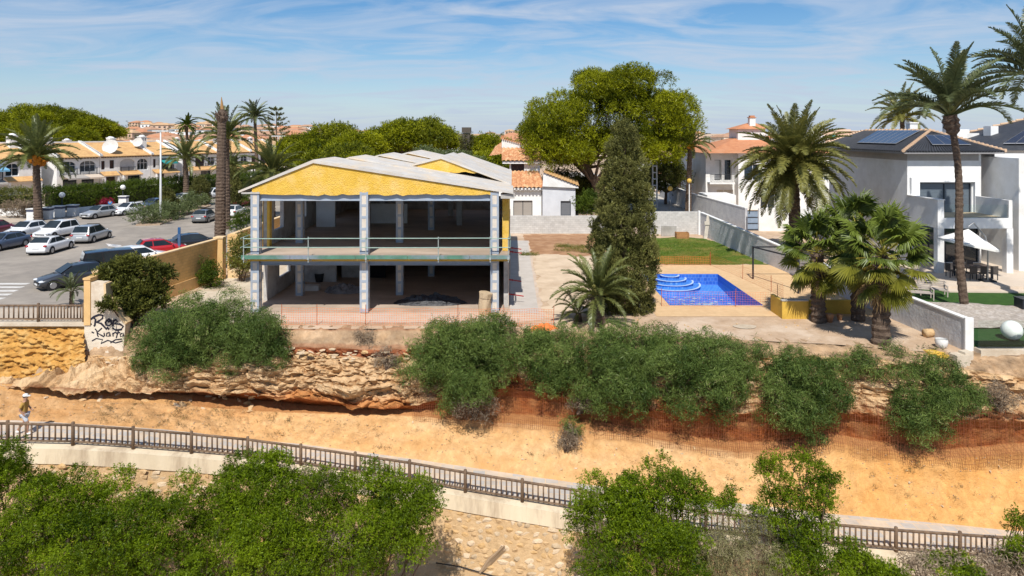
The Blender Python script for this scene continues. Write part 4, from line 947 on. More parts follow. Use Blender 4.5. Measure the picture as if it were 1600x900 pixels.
o = bw(fl, 'glare_spots', pm('white_glare', (.8, .82, .84), None, 3, .6), pool); o['kind'] = 'stuff'
wm = bpy.data.materials.new('pool_water'); wm.use_nodes = True; t_ = wm.node_tree; t_.nodes.clear()
o_ = t_.nodes.new('ShaderNodeOutputMaterial'); tr_ = t_.nodes.new('ShaderNodeBsdfTransparent'); gl_ = t_.nodes.new('ShaderNodeBsdfGlossy'); fr_ = t_.nodes.new('ShaderNodeFresnel'); mx_ = t_.nodes.new('ShaderNodeMixShader'); nz_ = t_.nodes.new('ShaderNodeTexNoise'); bp_ = t_.nodes.new('ShaderNodeBump')
tr_.inputs[0].default_value = (.72, .88, 1, 1); gl_.inputs['Roughness'].default_value = .02; fr_.inputs['IOR'].default_value = 1.33; nz_.inputs['Scale'].default_value = 14; bp_.inputs['Strength'].default_value = .15; bp_.inputs['Distance'].default_value = .05
t_.links.new(nz_.outputs[0], bp_.inputs['Height']); t_.links.new(bp_.outputs[0], gl_.inputs['Normal']); t_.links.new(fr_.outputs[0], mx_.inputs[0]); t_.links.new(tr_.outputs[0], mx_.inputs[1]); t_.links.new(gl_.outputs[0], mx_.inputs[2]); t_.links.new(mx_.outputs[0], o_.inputs[0])
m = MB(); m.quad((PX0+.005, PY0+.005, -.95), (PX1-.005, PY0+.005, -.95), (PX1-.005, PY0+6.6, -.95), (PX0+.005, PY0+6.6, -.95)); tag(m.build('water', wm), 'shallow water left in the deep end of the pool', None, kind='structure')

# ---- street-side yellow wall, pier with graffiti, orange render wall ------------------------------
ylw = brickmat('yellow_block', (.74, .47, .19), (.68, .42, .16), (.55, .34, .14), .40, .20, .9, .35, 'YZ', .012)
ylc = pm('yellow_coping', (.74, .55, .32), (.64, .46, .26), 2, .9)
yp = pm('ochre_plinth', (.70, .46, .21), (.60, .38, .16), 1.5, .9, .2, 8)
yw = thing('yellow_wall', 'long ochre block wall between the street and the plot', 'wall', (-21.8, 42, 0))
m = MB(); a = Vector((-22.45, 36.9, 0)); b = Vector((-20.85, 48.2, 0)); d = (b-a).normalized(); nr = Vector((d.y, -d.x, 0))
m.prism([a, b, b+Vector((0, 0, 2.85)), a+Vector((0, 0, 2.85))], -nr*.25); bw(m, 'wall_body', ylw, yw)
m = MB(); m.prism([a+nr*.06, b+nr*.06, b+nr*.06+Vector((0, 0, .75)), a+nr*.06+Vector((0, 0, .75))], -nr*.058); bw(m, 'plinth', yp, yw)
m = MB(); m.prism([a+nr*.05+Vector((0, 0, 2.852)), b+nr*.05+Vector((0, 0, 2.852)), b+nr*.05+Vector((0, 0, 2.93)), a+nr*.05+Vector((0, 0, 2.93))], -nr*.35); bw(m, 'coping', ylc, yw)
gate = thing('gate_piers', 'tall cream gate pier at the far end of the ochre wall', 'pier', (-20.75, 48.5, 0))
m = MB(); m.box2(-21.05, -20.45, 48.25, 48.85, -.1, 2.95); bw(m, 'shaft', yp, gate); m = MB(); m.box2(-21.1, -20.4, 48.2, 48.9, 2.952, 3.05); bw(m, 'cap', ylc, gate)
y2 = thing('yellow_wall', 'ochre block wall continuing beyond the garden gate', 'wall', (-20.9, 58, 0))
m = MB(); m.box2(-20.95, -20.7, 51.0, 66, -.1, 2.85); bw(m, 'wall_body', ylw, y2); m = MB(); m.box2(-21.0, -20.65, 50.9, 66, 2.852, 2.93); bw(m, 'coping', ylc, y2); m = MB(); m.box2(-21.05, -20.2, 50.5, 50.99, -.1, 2.9); bw(m, 'pier', yp, y2)
st = thing('garden_steps', 'three cream steps leading up to the gate in the ochre wall', 'steps', (-20, 49.8, 0))
for k in range(3):
    m = MB(); m.box2(-20.4, -19.0+.0-.42*k, 48.95, 50.45, .001+.17*k, .17*(k+1)); bw(m, 'step', ylc, st)
# pier and sloping parapet
creamw = pm('cream_render', (.74, .66, .54), (.64, .55, .43), 1.6, .9, .3, 9, c3=(.55, .45, .34), s3=.9)
par = thing('parapet_wall', 'cream sloping parapet with black graffiti below the ochre pier', 'wall', (-22.2, 36.2, -.8))
PYY = 36.0; xp = lambda px: XX(px, PYY); zp = lambda py: ZZ(py, PYY)
m = MB(); m.prism([(xp(131), PYY, zp(549)), (xp(192), PYY, zp(553)), (xp(196), PYY, zp(505)), (xp(183), PYY, zp(490)), (xp(171), PYY, zp(474)), (xp(164), PYY, zp(466)), (xp(163), PYY, zp(442)), (xp(141), PYY, zp(441)), (xp(133), PYY, zp(460))], (0, .5, 0)); bw(m, 'parapet', creamw, par)
m = MB(); m.box2(xp(132), xp(142), PYY-.06, PYY+.7, zp(508), zp(437)); m.box2(xp(131), xp(143), PYY-.1, PYY+.74, zp(437)+.002, zp(434)); bw(m, 'pier', yp, par)
m = MB(); m.prism([(xp(163)-.01, PYY-.05, zp(443)), (xp(166), PYY-.05, zp(443)), (xp(167), PYY-.05, zp(466)), (xp(186), PYY-.05, zp(489)), (xp(199), PYY-.05, zp(504)), (xp(196), PYY-.05, zp(507)), (xp(182), PYY-.05, zp(491)), (xp(163), PYY-.05, zp(467))], (0, .6, 0)); bw(m, 'coping', ylc, par)
ink = pm('graffiti_ink', (.02, .02, .035), None, 5, .6)
def strokes(lines, r):
    g = MB()
    for ln in lines:
        q = [W(x, y, PYY-.035) for x, y in ln]
        g.tube(q, [r]*len(q), 6)
    g.v = [(v[0], PYY-.012+(v[1]-(PYY-.035))*.15, v[2]) for v in g.v]; return g
Z8 = lambda pts: [(120+x/5.714, 370+y/5.714) for x, y in pts]
rob = [Z8([(150, 725), (165, 740), (158, 790), (150, 800)]), Z8([(122, 738), (150, 715), (195, 697), (228, 702), (228, 728), (195, 752), (165, 762), (215, 775), (265, 828)]),
       Z8([(268, 745), (252, 765), (258, 788), (285, 795), (308, 778), (303, 748), (282, 735), (268, 745), (280, 760), (300, 752)]),
       Z8([(330, 740), (322, 775), (318, 800)]), Z8([(318, 755), (348, 742), (360, 758), (330, 778), (385, 782), (412, 800), (395, 828), (345, 835), (315, 812)]), Z8([(116, 775), (128, 786)]), Z8([(268, 805), (285, 830), (275, 815)])]
kia = [Z8([(160, 822), (175, 840), (183, 880), (190, 895)]), Z8([(222, 815), (190, 845), (178, 858), (215, 880), (240, 893)]), Z8([(130, 850), (150, 860)]), Z8([(240, 858), (246, 888)]), Z8([(290, 855), (265, 862), (262, 888), (285, 890), (293, 858), (298, 890)]), Z8([(318, 858), (322, 890)]), Z8([(320, 868), (342, 852), (352, 858)]), Z8([(372, 830), (355, 885), (350, 905)]), Z8([(345, 862), (385, 855)]), Z8([(405, 862), (385, 870), (388, 892), (408, 888), (412, 860), (418, 890)])]
fl_ = [[(143, 533), (150, 529), (160, 531), (157, 537), (168, 532), (180, 536), (191, 533)], [(172, 536), (180, 531), (190, 530)]]
bw(strokes(rob, .055), 'graffiti', ink, par, fixn=False); bw(strokes(kia, .036), 'graffiti', ink, par, fixn=False); bw(strokes(fl_, .032), 'graffiti', ink, par, fixn=False)
# orange rough render wall under the promenade
m = MB(); nu, nv = 190, 60
for i in range(nu+1):
    px = -260+(133+260)*i/nu
    zb = np.interp(px, [-260, 0, 60, 133], [ZZ(608, 34.9), ZZ(608, 34.9), ZZ(602, 34.9), ZZ(572, 35.1)])
    for j in range(nv+1):
        s = j/nv; Yw = 36.35-1.25*s; x = XX(px, Yw); z = .28+(zb-.28)*s
        dn = .20*fb(x*1.3, z*3.0, 2)+.16*fb(x*3.4, z*8, 5)+.22*max(0, fb(x*2.1, z*5.2, 9))
        m.v.append((x, Yw-dn*min(1, s*8), z))
for i in range(nu):
    for j in range(nv): k = i*(nv+1)+j; m.f.append((k, k+1, k+nv+2, k+nv+1))
tag(m.build('render_wall', pm('orange_render', (.60, .33, .085), (.42, .20, .045), 3.5, .95, .9, 8, c3=(.62, .40, .15), s3=1.2), None, True), 'rough orange sprayed wall below the street railing', 'wall')
m = MB(); m.box2(XX(-260, 36.3), xp(131), 36.05, 36.65, .20, .36); tag(m.build('kerb', conc_pale), 'pale kerb along the top of the orange wall', None, kind='structure')
railing('street_railing', 'short brown wooden railing on the promenade above the orange wall', [Vector((XX(p, 36.35), 36.35, .36)) for p in (-130, -48, 60, 131)], 1.0, .86, 14)
# dry-stone rubble at the top of the ledge and loose stones
for k in range(120):
    px = rs.uniform(445, 640) if k < 70 else rs.uniform(150, 250); p = terr(px, R_ROCK0, R_ROCK1, rs.uniform(.0, .22)); sc = rs.uniform(.07, .16)
    link('stone', rs.choice(STONES), cliff, p+Vector((0, -.02, 0)), (rs.uniform(-.3, .3), rs.uniform(-.3, .3), rs.uniform(-.4, .4)), (sc*1.35, sc, sc*.8))
for k in range(110):
    if k < 50: px = rs.uniform(70, 420); p = terr(px, 58, 72, rs.uniform(0, 1)); sc = rs.uniform(.08, .2)
    else: px = rs.uniform(30, 1600); p = terr(px, R_FOOT, R_SAND1-2, rs.uniform(0, .95)**1.3); sc = rs.uniform(.03, .10)
    link('stone', rs.choice(STONES), cliff, p, (rs.uniform(-.5, .5), rs.uniform(-.5, .5), rs.uniform(0, 6)), (sc*1.3, sc, sc*.8))

# ------------------------------------------------------------------ houses on the left
teal = pm('teal_cloth', (.03, .30, .30), None, 3, .8); bluecl = pm('blue_cloth', (.18, .42, .62), None, 3, .8); greycl = pm('grey_cloth', (.40, .37, .34), None, 3, .85)
def chimney(parent, x, y, z, w=.9, h=1.5):
    m = MB(); m.box2(x-w/2, x+w/2, y-w/2, y+w/2, z-1.2, z+h); m.box2(x-w/2-.08, x+w/2+.08, y-w/2-.08, y+w/2+.08, z+h+.002, z+h+.12); m.ball((x, y, z+h+.1), (w*.5, w*.5, w*.3), 10, 6)
    c = m.build('chimney', white, parent); d = MB()
    for k in range(3):
        u = x-w*.3+w*.3*k; d.box2(u-.09, u+.09, y-w/2-.012, y-w/2-.002, z+h*.55, z+h*.85); v = y-w*.3+w*.3*k; d.box2(x+w/2+.002, x+w/2+.012, v-.09, v+.09, z+h*.55, z+h*.85); d.box2(x-w/2-.012, x-w/2-.002, v-.09, v+.09, z+h*.55, z+h*.85)
    d.build('flue_slot', frame_d, c)
def dish(parent, x, y, z, r=.9, az=0.4):
    m = MB(); N = 16; c = Vector((x, y, z)); ax = Vector((math.sin(az), -math.cos(az), .45)).normalized(); u = ax.cross(Vector((0, 0, 1))).normalized(); v = u.cross(ax)
    m.v.append(tuple(c))
    for k in range(1, 4):
        for i in range(N): a = 2*PI*i/N; m.v.append(tuple(c+(u*math.cos(a)+v*math.sin(a))*r*k/3+ax*(r*.28*(k/3)**2)))
    for i in range(N): m.f.append((0, 1+i, 1+(i+1) % N))
    for k in range(2):
        for i in range(N): m.f.append((1+k*N+i, 1+(k+1)*N+i, 1+(k+1)*N+(i+1) % N, 1+k*N+(i+1) % N))
    o = m.build('satellite_dish', pm('dish', (.66, .64, .60), (.55, .53, .5), 2, .5), parent, True, fixn=False); b = MB(); b.tube([c-ax*.02, c+Vector((0, 0, -r*1.15))-ax*.2], .06, 6); b.build('dish_mast', greymet, o)
def townhouse(label, p0, p1, eave=6.0, ridge=8.5, ops=(), sides=True, porch=(), awn=(), chim=(), dishes=(), rails=(), solid=()):
    p0 = Vector((*p0, 0)); p1 = Vector((*p1, 0)); w = (p1-p0).length; rz = math.atan2(p1.y-p0.y, p1.x-p0.x)
    t = thing('terraced_house', label, 'house', p0, rz, 'white terraced houses across the street'); ux = Vector((1, 0, 0)); n = Vector((0, -1, 0))
    m = MB(); facade(m, (0, 0, 0), ux, n, w, eave, [o[0] for o in ops], .25)
    m.quad((0, 0, 0), (0, 11, 0), (0, 11, eave), (0, 0, eave)); m.quad((w, 0, 0), (w, 11, 0), (w, 11, eave), (w, 0, eave)); m.quad((0, 11, 0), (w, 11, 0), (w, 11, eave), (0, 11, eave))
    m.poly([(0, 0, eave), (0, 6, ridge-.15), (0, 11, eave)]); m.poly([(w, 0, eave), (w, 6, ridge-.15), (w, 11, eave)])
    m.build('wall', white, t, fixn=False)
    for o, mull, fm_, pm_ in ops: window(t, (0, 0, 0), ux, n, o, .25, mull, (o[2]+(o[3]-o[2])*.62) if mull else None, fm_, pm_)
    m = MB(); m.prism([(-.05, -.55, eave-.02), (w+.05, -.55, eave-.02), (w+.05, 6, ridge), (-.05, 6, ridge)], (0, 0, .14)); m.prism([(-.05, 6.01, ridge), (w+.05, 6.01, ridge), (w+.05, 11.5, eave), (-.05, 11.5, eave)], (0, 0, .14)); m.build('roof', tile_o, t)
    m = MB()
    for x in (0.0, w-.0):
        m.prism([(x-.24, -.6, eave+.10), (x+.24, -.6, eave+.10), (x+.24, 6.05, ridge+.14), (x-.24, 6.05, ridge+.14)], (0, 0, .34))
    m.box2(.25, w-.25, 5.85, 6.2, ridge+.10, ridge+.34); m.build('roof_edge', white, t)
    m = MB(); k = 0.3
    while k < w-.2: m.box2(k, k+.16, -.52, -.01, eave-.24, eave-.05); k += .55
    m.build('eave_brackets', pm('brown_bracket', (.12, .07, .05), None, 4, .8), t)
    for u0, u1, z, d in porch:
        m = MB(); m.prism([(u0, -d, z-.35), (u1, -d, z-.35), (u1, -.02, z+.35), (u0, -.02, z+.35)], (0, 0, .12)); m.build('porch_roof', tile_o, t)
        m = MB(); m.box2(u0+.1, u1-.1, -d+.15, -d+.4, 0, z-.37) if False else m.box2(u0+.05, u0+.4, -d+.1, -d+.45, 0, z-.36).box2(u1-.4, u1-.05, -d+.1, -d+.45, 0, z-.36); m.build('porch_pier', white, t)
    for u0, u1, z, d, mt in awn:
        m = MB(); m.prism([(u0, -d, z-.55), (u1, -d, z-.55), (u1, -.03, z), (u0, -.03, z)], (0, 0, .03)); m.prism([(u0, -d, z-.55), (u1, -d, z-.55), (u1, -d, z-.80), (u0, -d, z-.80)], (0, .02, 0)); m.build('awning', mt, t)
    for u0, u1, z in rails:
        m = MB(); m.box2(u0, u1, -.32, -.27, z+.85, z+.92); m.box2(u0, u1, -.32, -.27, z+.03, z+.08)
        q = u0
        while q < u1: m.box2(q, q+.035, -.31, -.28, z+.085, z+.845); q += .17
        for u in (u0, (u0+u1)/2, u1-.08): m.box2(u, u+.08, -.34, -.26, z-.3, z+1.0); m.box2(u, u+.08, -.255, -.002, z-.3, z-.2)
        m.build('balcony_rail', frame_d, t)
    for c in chim: chimney(t, *c)
    for d_ in dishes: dish(t, *d_)
    return t
A_ = lambda u0, u1, z0, z1, ah: (u0, u1, z0, z1, ah)
dk = (0, frame_d, shutter)
LP = lambda t: (-80+10*t, 120+20*t)
townhouse('terraced house with pale blue awning behind the fruiting date palm', (-87.5, 108), (-81.6, 118.4), ops=[((1, 4, 3.2, 5.2), 1, frame_w, glass), ((6.5, 8.5, 3.2, 5.3, .8), 1, frame_w, glass), ((1.5, 5, .2, 2.3), 1, frame_d, glass)], awn=[(.5, 6.2, 4.9, 2.2, bluecl), (1, 6, 2.7, 2.2, greycl)], porch=[(6.3, 11.5, 2.6, 1.5)], rails=[(.6, 6.0, 3.0)], chim=[(9.5, 4.5, 8.2, 1.3, 1.7)], dishes=[(10.2, 1.6, 8.4, 1.1, -1.0)])
townhouse('terraced house with two arched balcony windows over grey awnings', LP(0), LP(.338), ops=[((.5, 3.3, 3.35, 5.35, .75), 2, frame_w, glass_b), ((4.0, 6.9, 3.35, 5.35, .75), 2, frame_w, glass_b), ((1, 3.5, .1, 2.2), 1, frame_d, glass), ((4.3, 6.6, .1, 2.2), 1, frame_d, glass)], awn=[(.6, 4.4, 2.95, 2.4, greycl), (4.5, 7.3, 2.9, 2.0, pm('beige_cloth', (.62, .52, .42), None, 3, .85))], rails=[(.4, 3.4, 3.1), (3.9, 7.0, 3.1)], chim=[(1.6, 5.6, 8.2, 1.0, 1.3), (6.3, 7.8, 8.0, 1.0, 1.0)])
townhouse('terraced house with small dark windows and an arched loggia', LP(.342), LP(.80), ops=[((.3, 1.0, 3.6, 5.2), 0, frame_d, shutter), ((1.9, 2.8, 3.7, 5.3), 0, frame_d, shutter), ((3.9, 7.0, 3.1, 5.5, .9), 0, frame_w, pm('loggia_grey', (.5, .5, .5), None, 2, .9)), ((7.4, 9.7, 3.2, 5.4, .9), 2, frame_w, glass), ((1.2, 3.0, .1, 2.2), 0, frame_d, shutter), ((5.5, 8, .1, 2.2), 1, frame_d, glass)], porch=[(.1, 3.2, 2.75, 1.2), (3.6, 7.6, 2.75, 1.6)], rails=[(3.9, 7.0, 3.0)], dishes=[(3.0, 1.3, 7.7, 1.45, -1.0)], chim=[(4.3, 3.2, 7.9, 1.1, 1.4), (5.6, 5.6, 8.3, .9, 1.1)])
townhouse('narrow terraced house with a teal awning behind the tall lamp pole', LP(.804), LP(1.06), ops=[((.5, 1.1, 3.5, 5.2), 0, frame_d, shutter), ((1.8, 4.9, 3.1, 5.3), 1, frame_d, glass), ((1, 3, .1, 2.2), 0, frame_d, shutter)], awn=[(1.7, 4.9, 5.0, 1.6, teal)], porch=[(0.2, 5.5, 2.7, 1.5)], rails=[(1.7, 4.9, 3.0)], chim=[(.6, 3.6, 8.0, 1.2, 1.6)], dishes=[(-.9, 2.6, 8.5, .95, -1.0)])
Q = lambda t: (-69.6+12.6*t, 144+23*t)
for i, (t0, t1, lb, w_) in enumerate(((0, .33, 'terraced house with dark shutters right of the lamp pole', 0), (.334, .66, 'terraced house glimpsed between the dead palm trunk and its neighbour', 1), (.664, 1.0, 'last terraced house of the row, at the hip end', 2))):
    townhouse(lb, Q(t0), Q(t1), ops=[((.6, 2.2, 3.4, 5.2), 0, frame_d, shutter), ((3.2, 5.4, 3.1, 5.2), 1, frame_d, shutter), ((6.2, 8, 3.3, 5.2, .7 if w_ == 1 else 0), 1, frame_w, glass), ((1.0, 2.6, .1, 2.2), 0, frame_d, shutter), ((4.5, 7.0, .1, 2.2), 1, frame_d, glass)], porch=[(.2, 8.2, 2.8, 1.7)], rails=[(3, 8, 3.0)], chim=[(2+i, 4.5, 8.1, .8, 1.1)], awn=[(5.8, 8.2, 5.4, 1.5, white)] if i == 2 else [])

# ---- neighbour house behind the plot (terracotta barrel tiles) --------------------------------
nh = thing('neighbour_house', 'white house with stepped terracotta barrel tile roofs behind the shell building', 'house', (XX(830, 82), 82, 0))
def wpt(px, py, Y): return tuple(W(px, py, Y))
x0, x1, x2, x3 = XX(770, 80), XX(846, 80), XX(848, 78.5), XX(899, 78.5)
m = MB(); facade(m, (x0, 80, 0), (1, 0, 0), (0, -1, 0), x1-x0, 4.15, [(XX(802, 80)-x0, XX(832, 80)-x0, .6, 2.5)], .2); m.quad((x0, 80, 0), (x0, 90, 0), (x0, 90, 4.15), (x0, 80, 4.15)); m.quad((x1, 80, 0), (x1, 90, 0), (x1, 90, 4.15), (x1, 80, 4.15)); bw(m, 'wall', white, nh, fixn=False)
blind = pm('beige_blind', (.34, .31, .28), (.28, .26, .23), 3, .7, stretch=(.2, .2, 14))
wx = XX(802, 80)-nh.location.x; window(nh, (x0-nh.location.x, 80-82, 0), (1, 0, 0), (0, -1, 0), (XX(802, 80)-x0, XX(832, 80)-x0, .6, 2.5), .2, 1, None, frame_d, blind)
m = MB(); facade(m, (x2, 78.5, 0), (1, 0, 0), (0, -1, 0), x3-x2, 4.35, [(XX(876, 78.5)-x2, XX(892, 78.5)-x2, .9, 2.6)], .2); m.quad((x2, 78.5, 0), (x2, 88, 0), (x2, 88, 4.3), (x2, 78.5, 4.3)); m.quad((x3, 78.5, 0), (x3, 88, 0), (x3, 88, 4.3), (x3, 78.5, 4.3)); bw(m, 'wall', pm('blue_grey_render', (.60, .62, .66), (.52, .54, .58), 1.2, .9), nh, fixn=False)
window(nh, (x2-nh.location.x, 78.5-82, 0), (1, 0, 0), (0, -1, 0), (XX(876, 78.5)-x2, XX(892, 78.5)-x2, .9, 2.6), .2, 0, None, frame_d, pm('grey_blind', (.16, .17, .19), None, 3, .7, stretch=(.2, .2, 14)))
m = MB(); tiled(m, (XX(796, 79.3), 79.3, 4.05), (XX(852, 79.3), 79.3, 4.05), (XX(842, 83), 83, 5.75), (XX(796, 83), 83, 5.75), .48, .15); bw(m, 'lower_roof', tile_t, nh, True, False)
m = MB(); k = x0+1.2
while k < x1+.5: m.box2(k, k+.2, 79.35, 79.55, 3.82, 4.02); k += .42
m.box2(XX(797, 79.6), XX(850, 79.6), 79.58, 79.9, 3.7, 4.03); bw(m, 'lower_eave', white, nh)
ux0, ux1 = XX(796, 83), XX(843.5, 83)
m = MB(); facade(m, (ux0, 83.1, 5.0), (1, 0, 0), (0, -1, 0), ux1-ux0, 2.1, [(.2, XX(819, 83)-ux0, .75, 1.75)], .2); m.quad((ux1, 83.1, 5), (ux1, 90, 5), (ux1, 90, 7.1), (ux1, 83.1, 7.1)); bw(m, 'upper_wall', white, nh, fixn=False)
window(nh, (ux0-nh.location.x, 83.1-82, 5.0), (1, 0, 0), (0, -1, 0), (.2, XX(819, 83)-ux0, .75, 1.75), .2, 2, None, shutter, shutter)
m = MB(); tiled(m, (XX(784, 82.4), 82.4, 7.05), (XX(844.5, 82.4), 82.4, 7.05), (XX(843, 86), 86, 8.5), (XX(784, 86), 86, 8.5), .48, .15); bw(m, 'upper_roof', tile_t, nh, True, False)
m = MB(); m.prism([(XX(784, 86.1), 86.1, 8.1), (XX(840, 86.1), 86.1, 8.3), (XX(838, 86.1), 86.1, 8.6), (XX(800, 86.1), 86.1, 9.35), (XX(784, 86.1), 86.1, 9.7)], (0, .4, 0)); m.box2(XX(785, 82.6), XX(844, 82.6), 82.6, 83.09, 6.7, 6.98); bw(m, 'fire_wall', white, nh)
m = MB(); q = 0
for k in range(18):
    s = k/17; x = XX(785+55*s, 86); z = 9.68-1.28*s**1.1; m.tube([(x-.12, 85.9, z+.06), (x-.12, 86.7, z+.06)], .11, 6)
bw(m, 'ridge_tiles', tile_t, nh)
m = MB(); tiled(m, (XX(764, 83), 83, 7.6), (XX(784, 84), 84, 7.8), (XX(784, 90), 90, 9.2), (XX(774, 90), 90, 8.6), .36, .09); bw(m, 'side_roof', tile_t, nh, True, False)
m = MB(); m.box2(XX(783, 87), XX(788, 87), 86.8, 87.3, 9.5, 10.1); bw(m, 'chimney', tile_t, nh)
m = MB(); tiled(m, (XX(849, 78), 78.0, 5.9), (XX(905, 78), 78.0, 4.35), (XX(903, 86), 86, 4.35), (XX(852, 86), 86, 5.9), .36, .07); bw(m, 'wing_roof', tile_o, nh, True, False)
m = MB(); m.prism([(XX(848, 78.1), 78.2, 4.3), (XX(904, 78.1), 78.2, 4.1), (XX(904, 78.1), 78.2, 4.32), (XX(849, 78.1), 78.2, 5.86)], (0, .28, 0)); bw(m, 'wing_gable', white, nh)

# ---- houses on the right -----------------------------------------------------------------------
def hip(mb, x0, x1, y0, y1, z, rx0, rx1, ry, rzz):
    a, b, c, d = (x0, y0, z), (x1, y0, z), (x1, y1, z), (x0, y1, z); e, f = (rx0, ry, rzz), (rx1, ry, rzz)
    mb.poly([a, b, f, e]); mb.poly([b, c, f]); mb.poly([c, d, e, f]); mb.poly([d, a, e]); mb.poly([a, d, c, b])
h2 = thing('orange_roof_house', 'white two storey house with red tiled hip roof and chimney tower', 'house', (XX(1150, 96), 96, 0))
hx0, hx1, hx2 = XX(1091, 98), XX(1148, 94), XX(1312, 94)
m = MB(); facade(m, (hx0, 94.2, 0), (1, 0, 0), (0, -1, 0), hx1-hx0, 7.7, [(1.2, 2.2, 3.9, 6.7), (2.6, 3.6, 3.9, 6.7), (4.0, 4.8, 3.9, 6.6), (1.5, 3.8, .2, 2.6)], .7)
m.quad((hx0, 94.2, 0), (hx0, 108, 0), (hx0, 108, 7.7), (hx0, 94.2, 7.7)); facade(m, (hx1, 92.5, 0), (1, 0, 0), (0, -1, 0), hx2-hx1, 7.7, [(.8, 3.2, 4.0, 6.2), (6.6, 8.6, 4.0, 6.2), (10.5, 12.8, 4.0, 6.2), (3, 5, .2, 2.5)], .25); m.quad((hx1, 92.5, 0), (hx1, 94.2, 0), (hx1, 94.2, 7.7), (hx1, 92.5, 7.7)); bw(m, 'wall', white, h2, fixn=False)
L2 = h2.location
for o in ((1.2, 2.2, 3.9, 6.7), (2.6, 3.6, 3.9, 6.7), (4.0, 4.8, 3.9, 6.6)): window(h2, (hx0-L2.x, 94.2-L2.y, 0), (1, 0, 0), (0, -1, 0), o, .7, 0, None, frame_d, glass if o[0] == 2.6 else white)
for o in ((.8, 3.2, 4.0, 6.2), (6.6, 8.6, 4.0, 6.2), (10.5, 12.8, 4.0, 6.2), (3, 5, .2, 2.5)): window(h2, (hx1-L2.x, 92.5-L2.y, 0), (1, 0, 0), (0, -1, 0), o, .25, 1, None, frame_w, glass_b)
window(h2, (hx0-L2.x, 94.2-L2.y, 0), (1, 0, 0), (0, -1, 0), (1.5, 3.8, .2, 2.6), .7, 1, None, frame_w, pm('beige_shade', (.6, .55, .48), None, 2, .9))
m = MB(); m.box2(hx0+.2, hx1-.3, 92.9, 94.18, 3.45, 3.7); bw(m, 'balcony_slab', white, h2)
m = MB(); k = hx0+.25
m.box2(hx0+.25, hx1-.35, 92.93, 92.98, 4.75, 4.82)
while k < hx1-.35: m.box2(k, k+.05, 92.94, 92.97, 3.70, 4.75); k += .16
bw(m, 'balcony_rail', darkmet, h2)
m = MB(); hip(m, hx0-.6, hx2+.5, 91.9, 108, 7.7, hx0+6.5, hx2-5, 100, 10.0); bw(m, 'roof', tile_r, h2)
m = MB(); m.box2(XX(1153, 98), XX(1196, 98), 98, 102, 8.2, 11.0); bw(m, 'tower', white, h2)
m = MB(); hip(m, XX(1149, 97.6), XX(1201, 97.6), 97.6, 102.5, 11.0, XX(1172, 100), XX(1178, 100), 100, 12.0); bw(m, 'tower_roof', tile_r, h2)
m = MB(); m.box2(XX(1170, 99), XX(1179, 99), 98.6, 99.4, 11.2, 12.6); bw(m, 'chimney', white, h2); m = MB(); m.box2(XX(1169, 99), XX(1180, 99), 98.5, 99.5, 12.62, 12.72); m.box2(XX(1171, 99), XX(1178, 99), 98.65, 99.35, 12.72, 12.95); bw(m, 'chimney_cap', tile_r, h2)
m = MB(); m.box2(XX(1205, 97), XX(1290, 97), 97, 104, 7.6, 9.6); m.prism([(XX(1262, 97), 96.98, 9.6), (XX(1296, 97), 96.98, 9.6), (XX(1274, 97), 96.98, 10.9)], (0, 7, 0)); bw(m, 'roof_storey', white, h2)
wall_run('garden_wall', 'grey street wall with white coping in front of the red roofed house', [(XX(1032, 112), 112, 0), (XX(1080, 91), 91, 0), (XX(1166, 73.5), 73.5, 0)], 2.3, .25, rough_grey, white, .08, .03, hs=[2.5, 2.35, 2.3])
gt = thing('garden_gate', 'blue grey metal gate at the end of the grey street wall', 'gate', (XX(1176, 72.9), 72.9, 0))
m = MB(); gx = XX(1168, 72.9); gw = XX(1184, 72.9)-gx; m.box2(gx, gx+gw, 72.87, 72.93, .05, 2.15); bw(m, 'panel', pm('gate_blue', (.25, .32, .42), None, 3, .5), gt)
for z in (.1, .75, 1.4, 2.1): m = MB(); m.box2(gx, gx+gw, 72.82, 72.865, z, z+.06); bw(m, 'bar', darkmet, gt)
wall_run('garden_wall', 'white garden wall right of the blue grey gate behind the date palm', [(XX(1185, 72.7), 72.7, 0), (XX(1320, 72.7), 72.7, 0)], 2.4, .25, white)
wall_run('carport_wall', 'low white flat roofed garage beside the red roofed house', [(XX(1105, 86), 88, 0), (XX(1150, 86), 88, 0)], 2.6, 4.0, white)
wall_run('garden_wall', 'far white garden wall across the end of the lane', [(XX(1030, 135), 135, 0), (XX(1092, 135), 135, 0)], 1.2, .3, white)
kh = thing('garden_hut', 'small white hut with orange hip roof at the end of the lane', 'hut', (XX(1023, 125), 125, 0))
m = MB(); m.box2(XX(1010, 125), XX(1035, 125), 125, 128, 0, 3.0); bw(m, 'wall', white, kh); m = MB(); hip(m, XX(1008, 124.6), XX(1037, 124.6), 124.6, 128.4, 3.0, XX(1018, 126), XX(1026, 126), 126.5, 4.3); bw(m, 'roof', tile_r, kh)
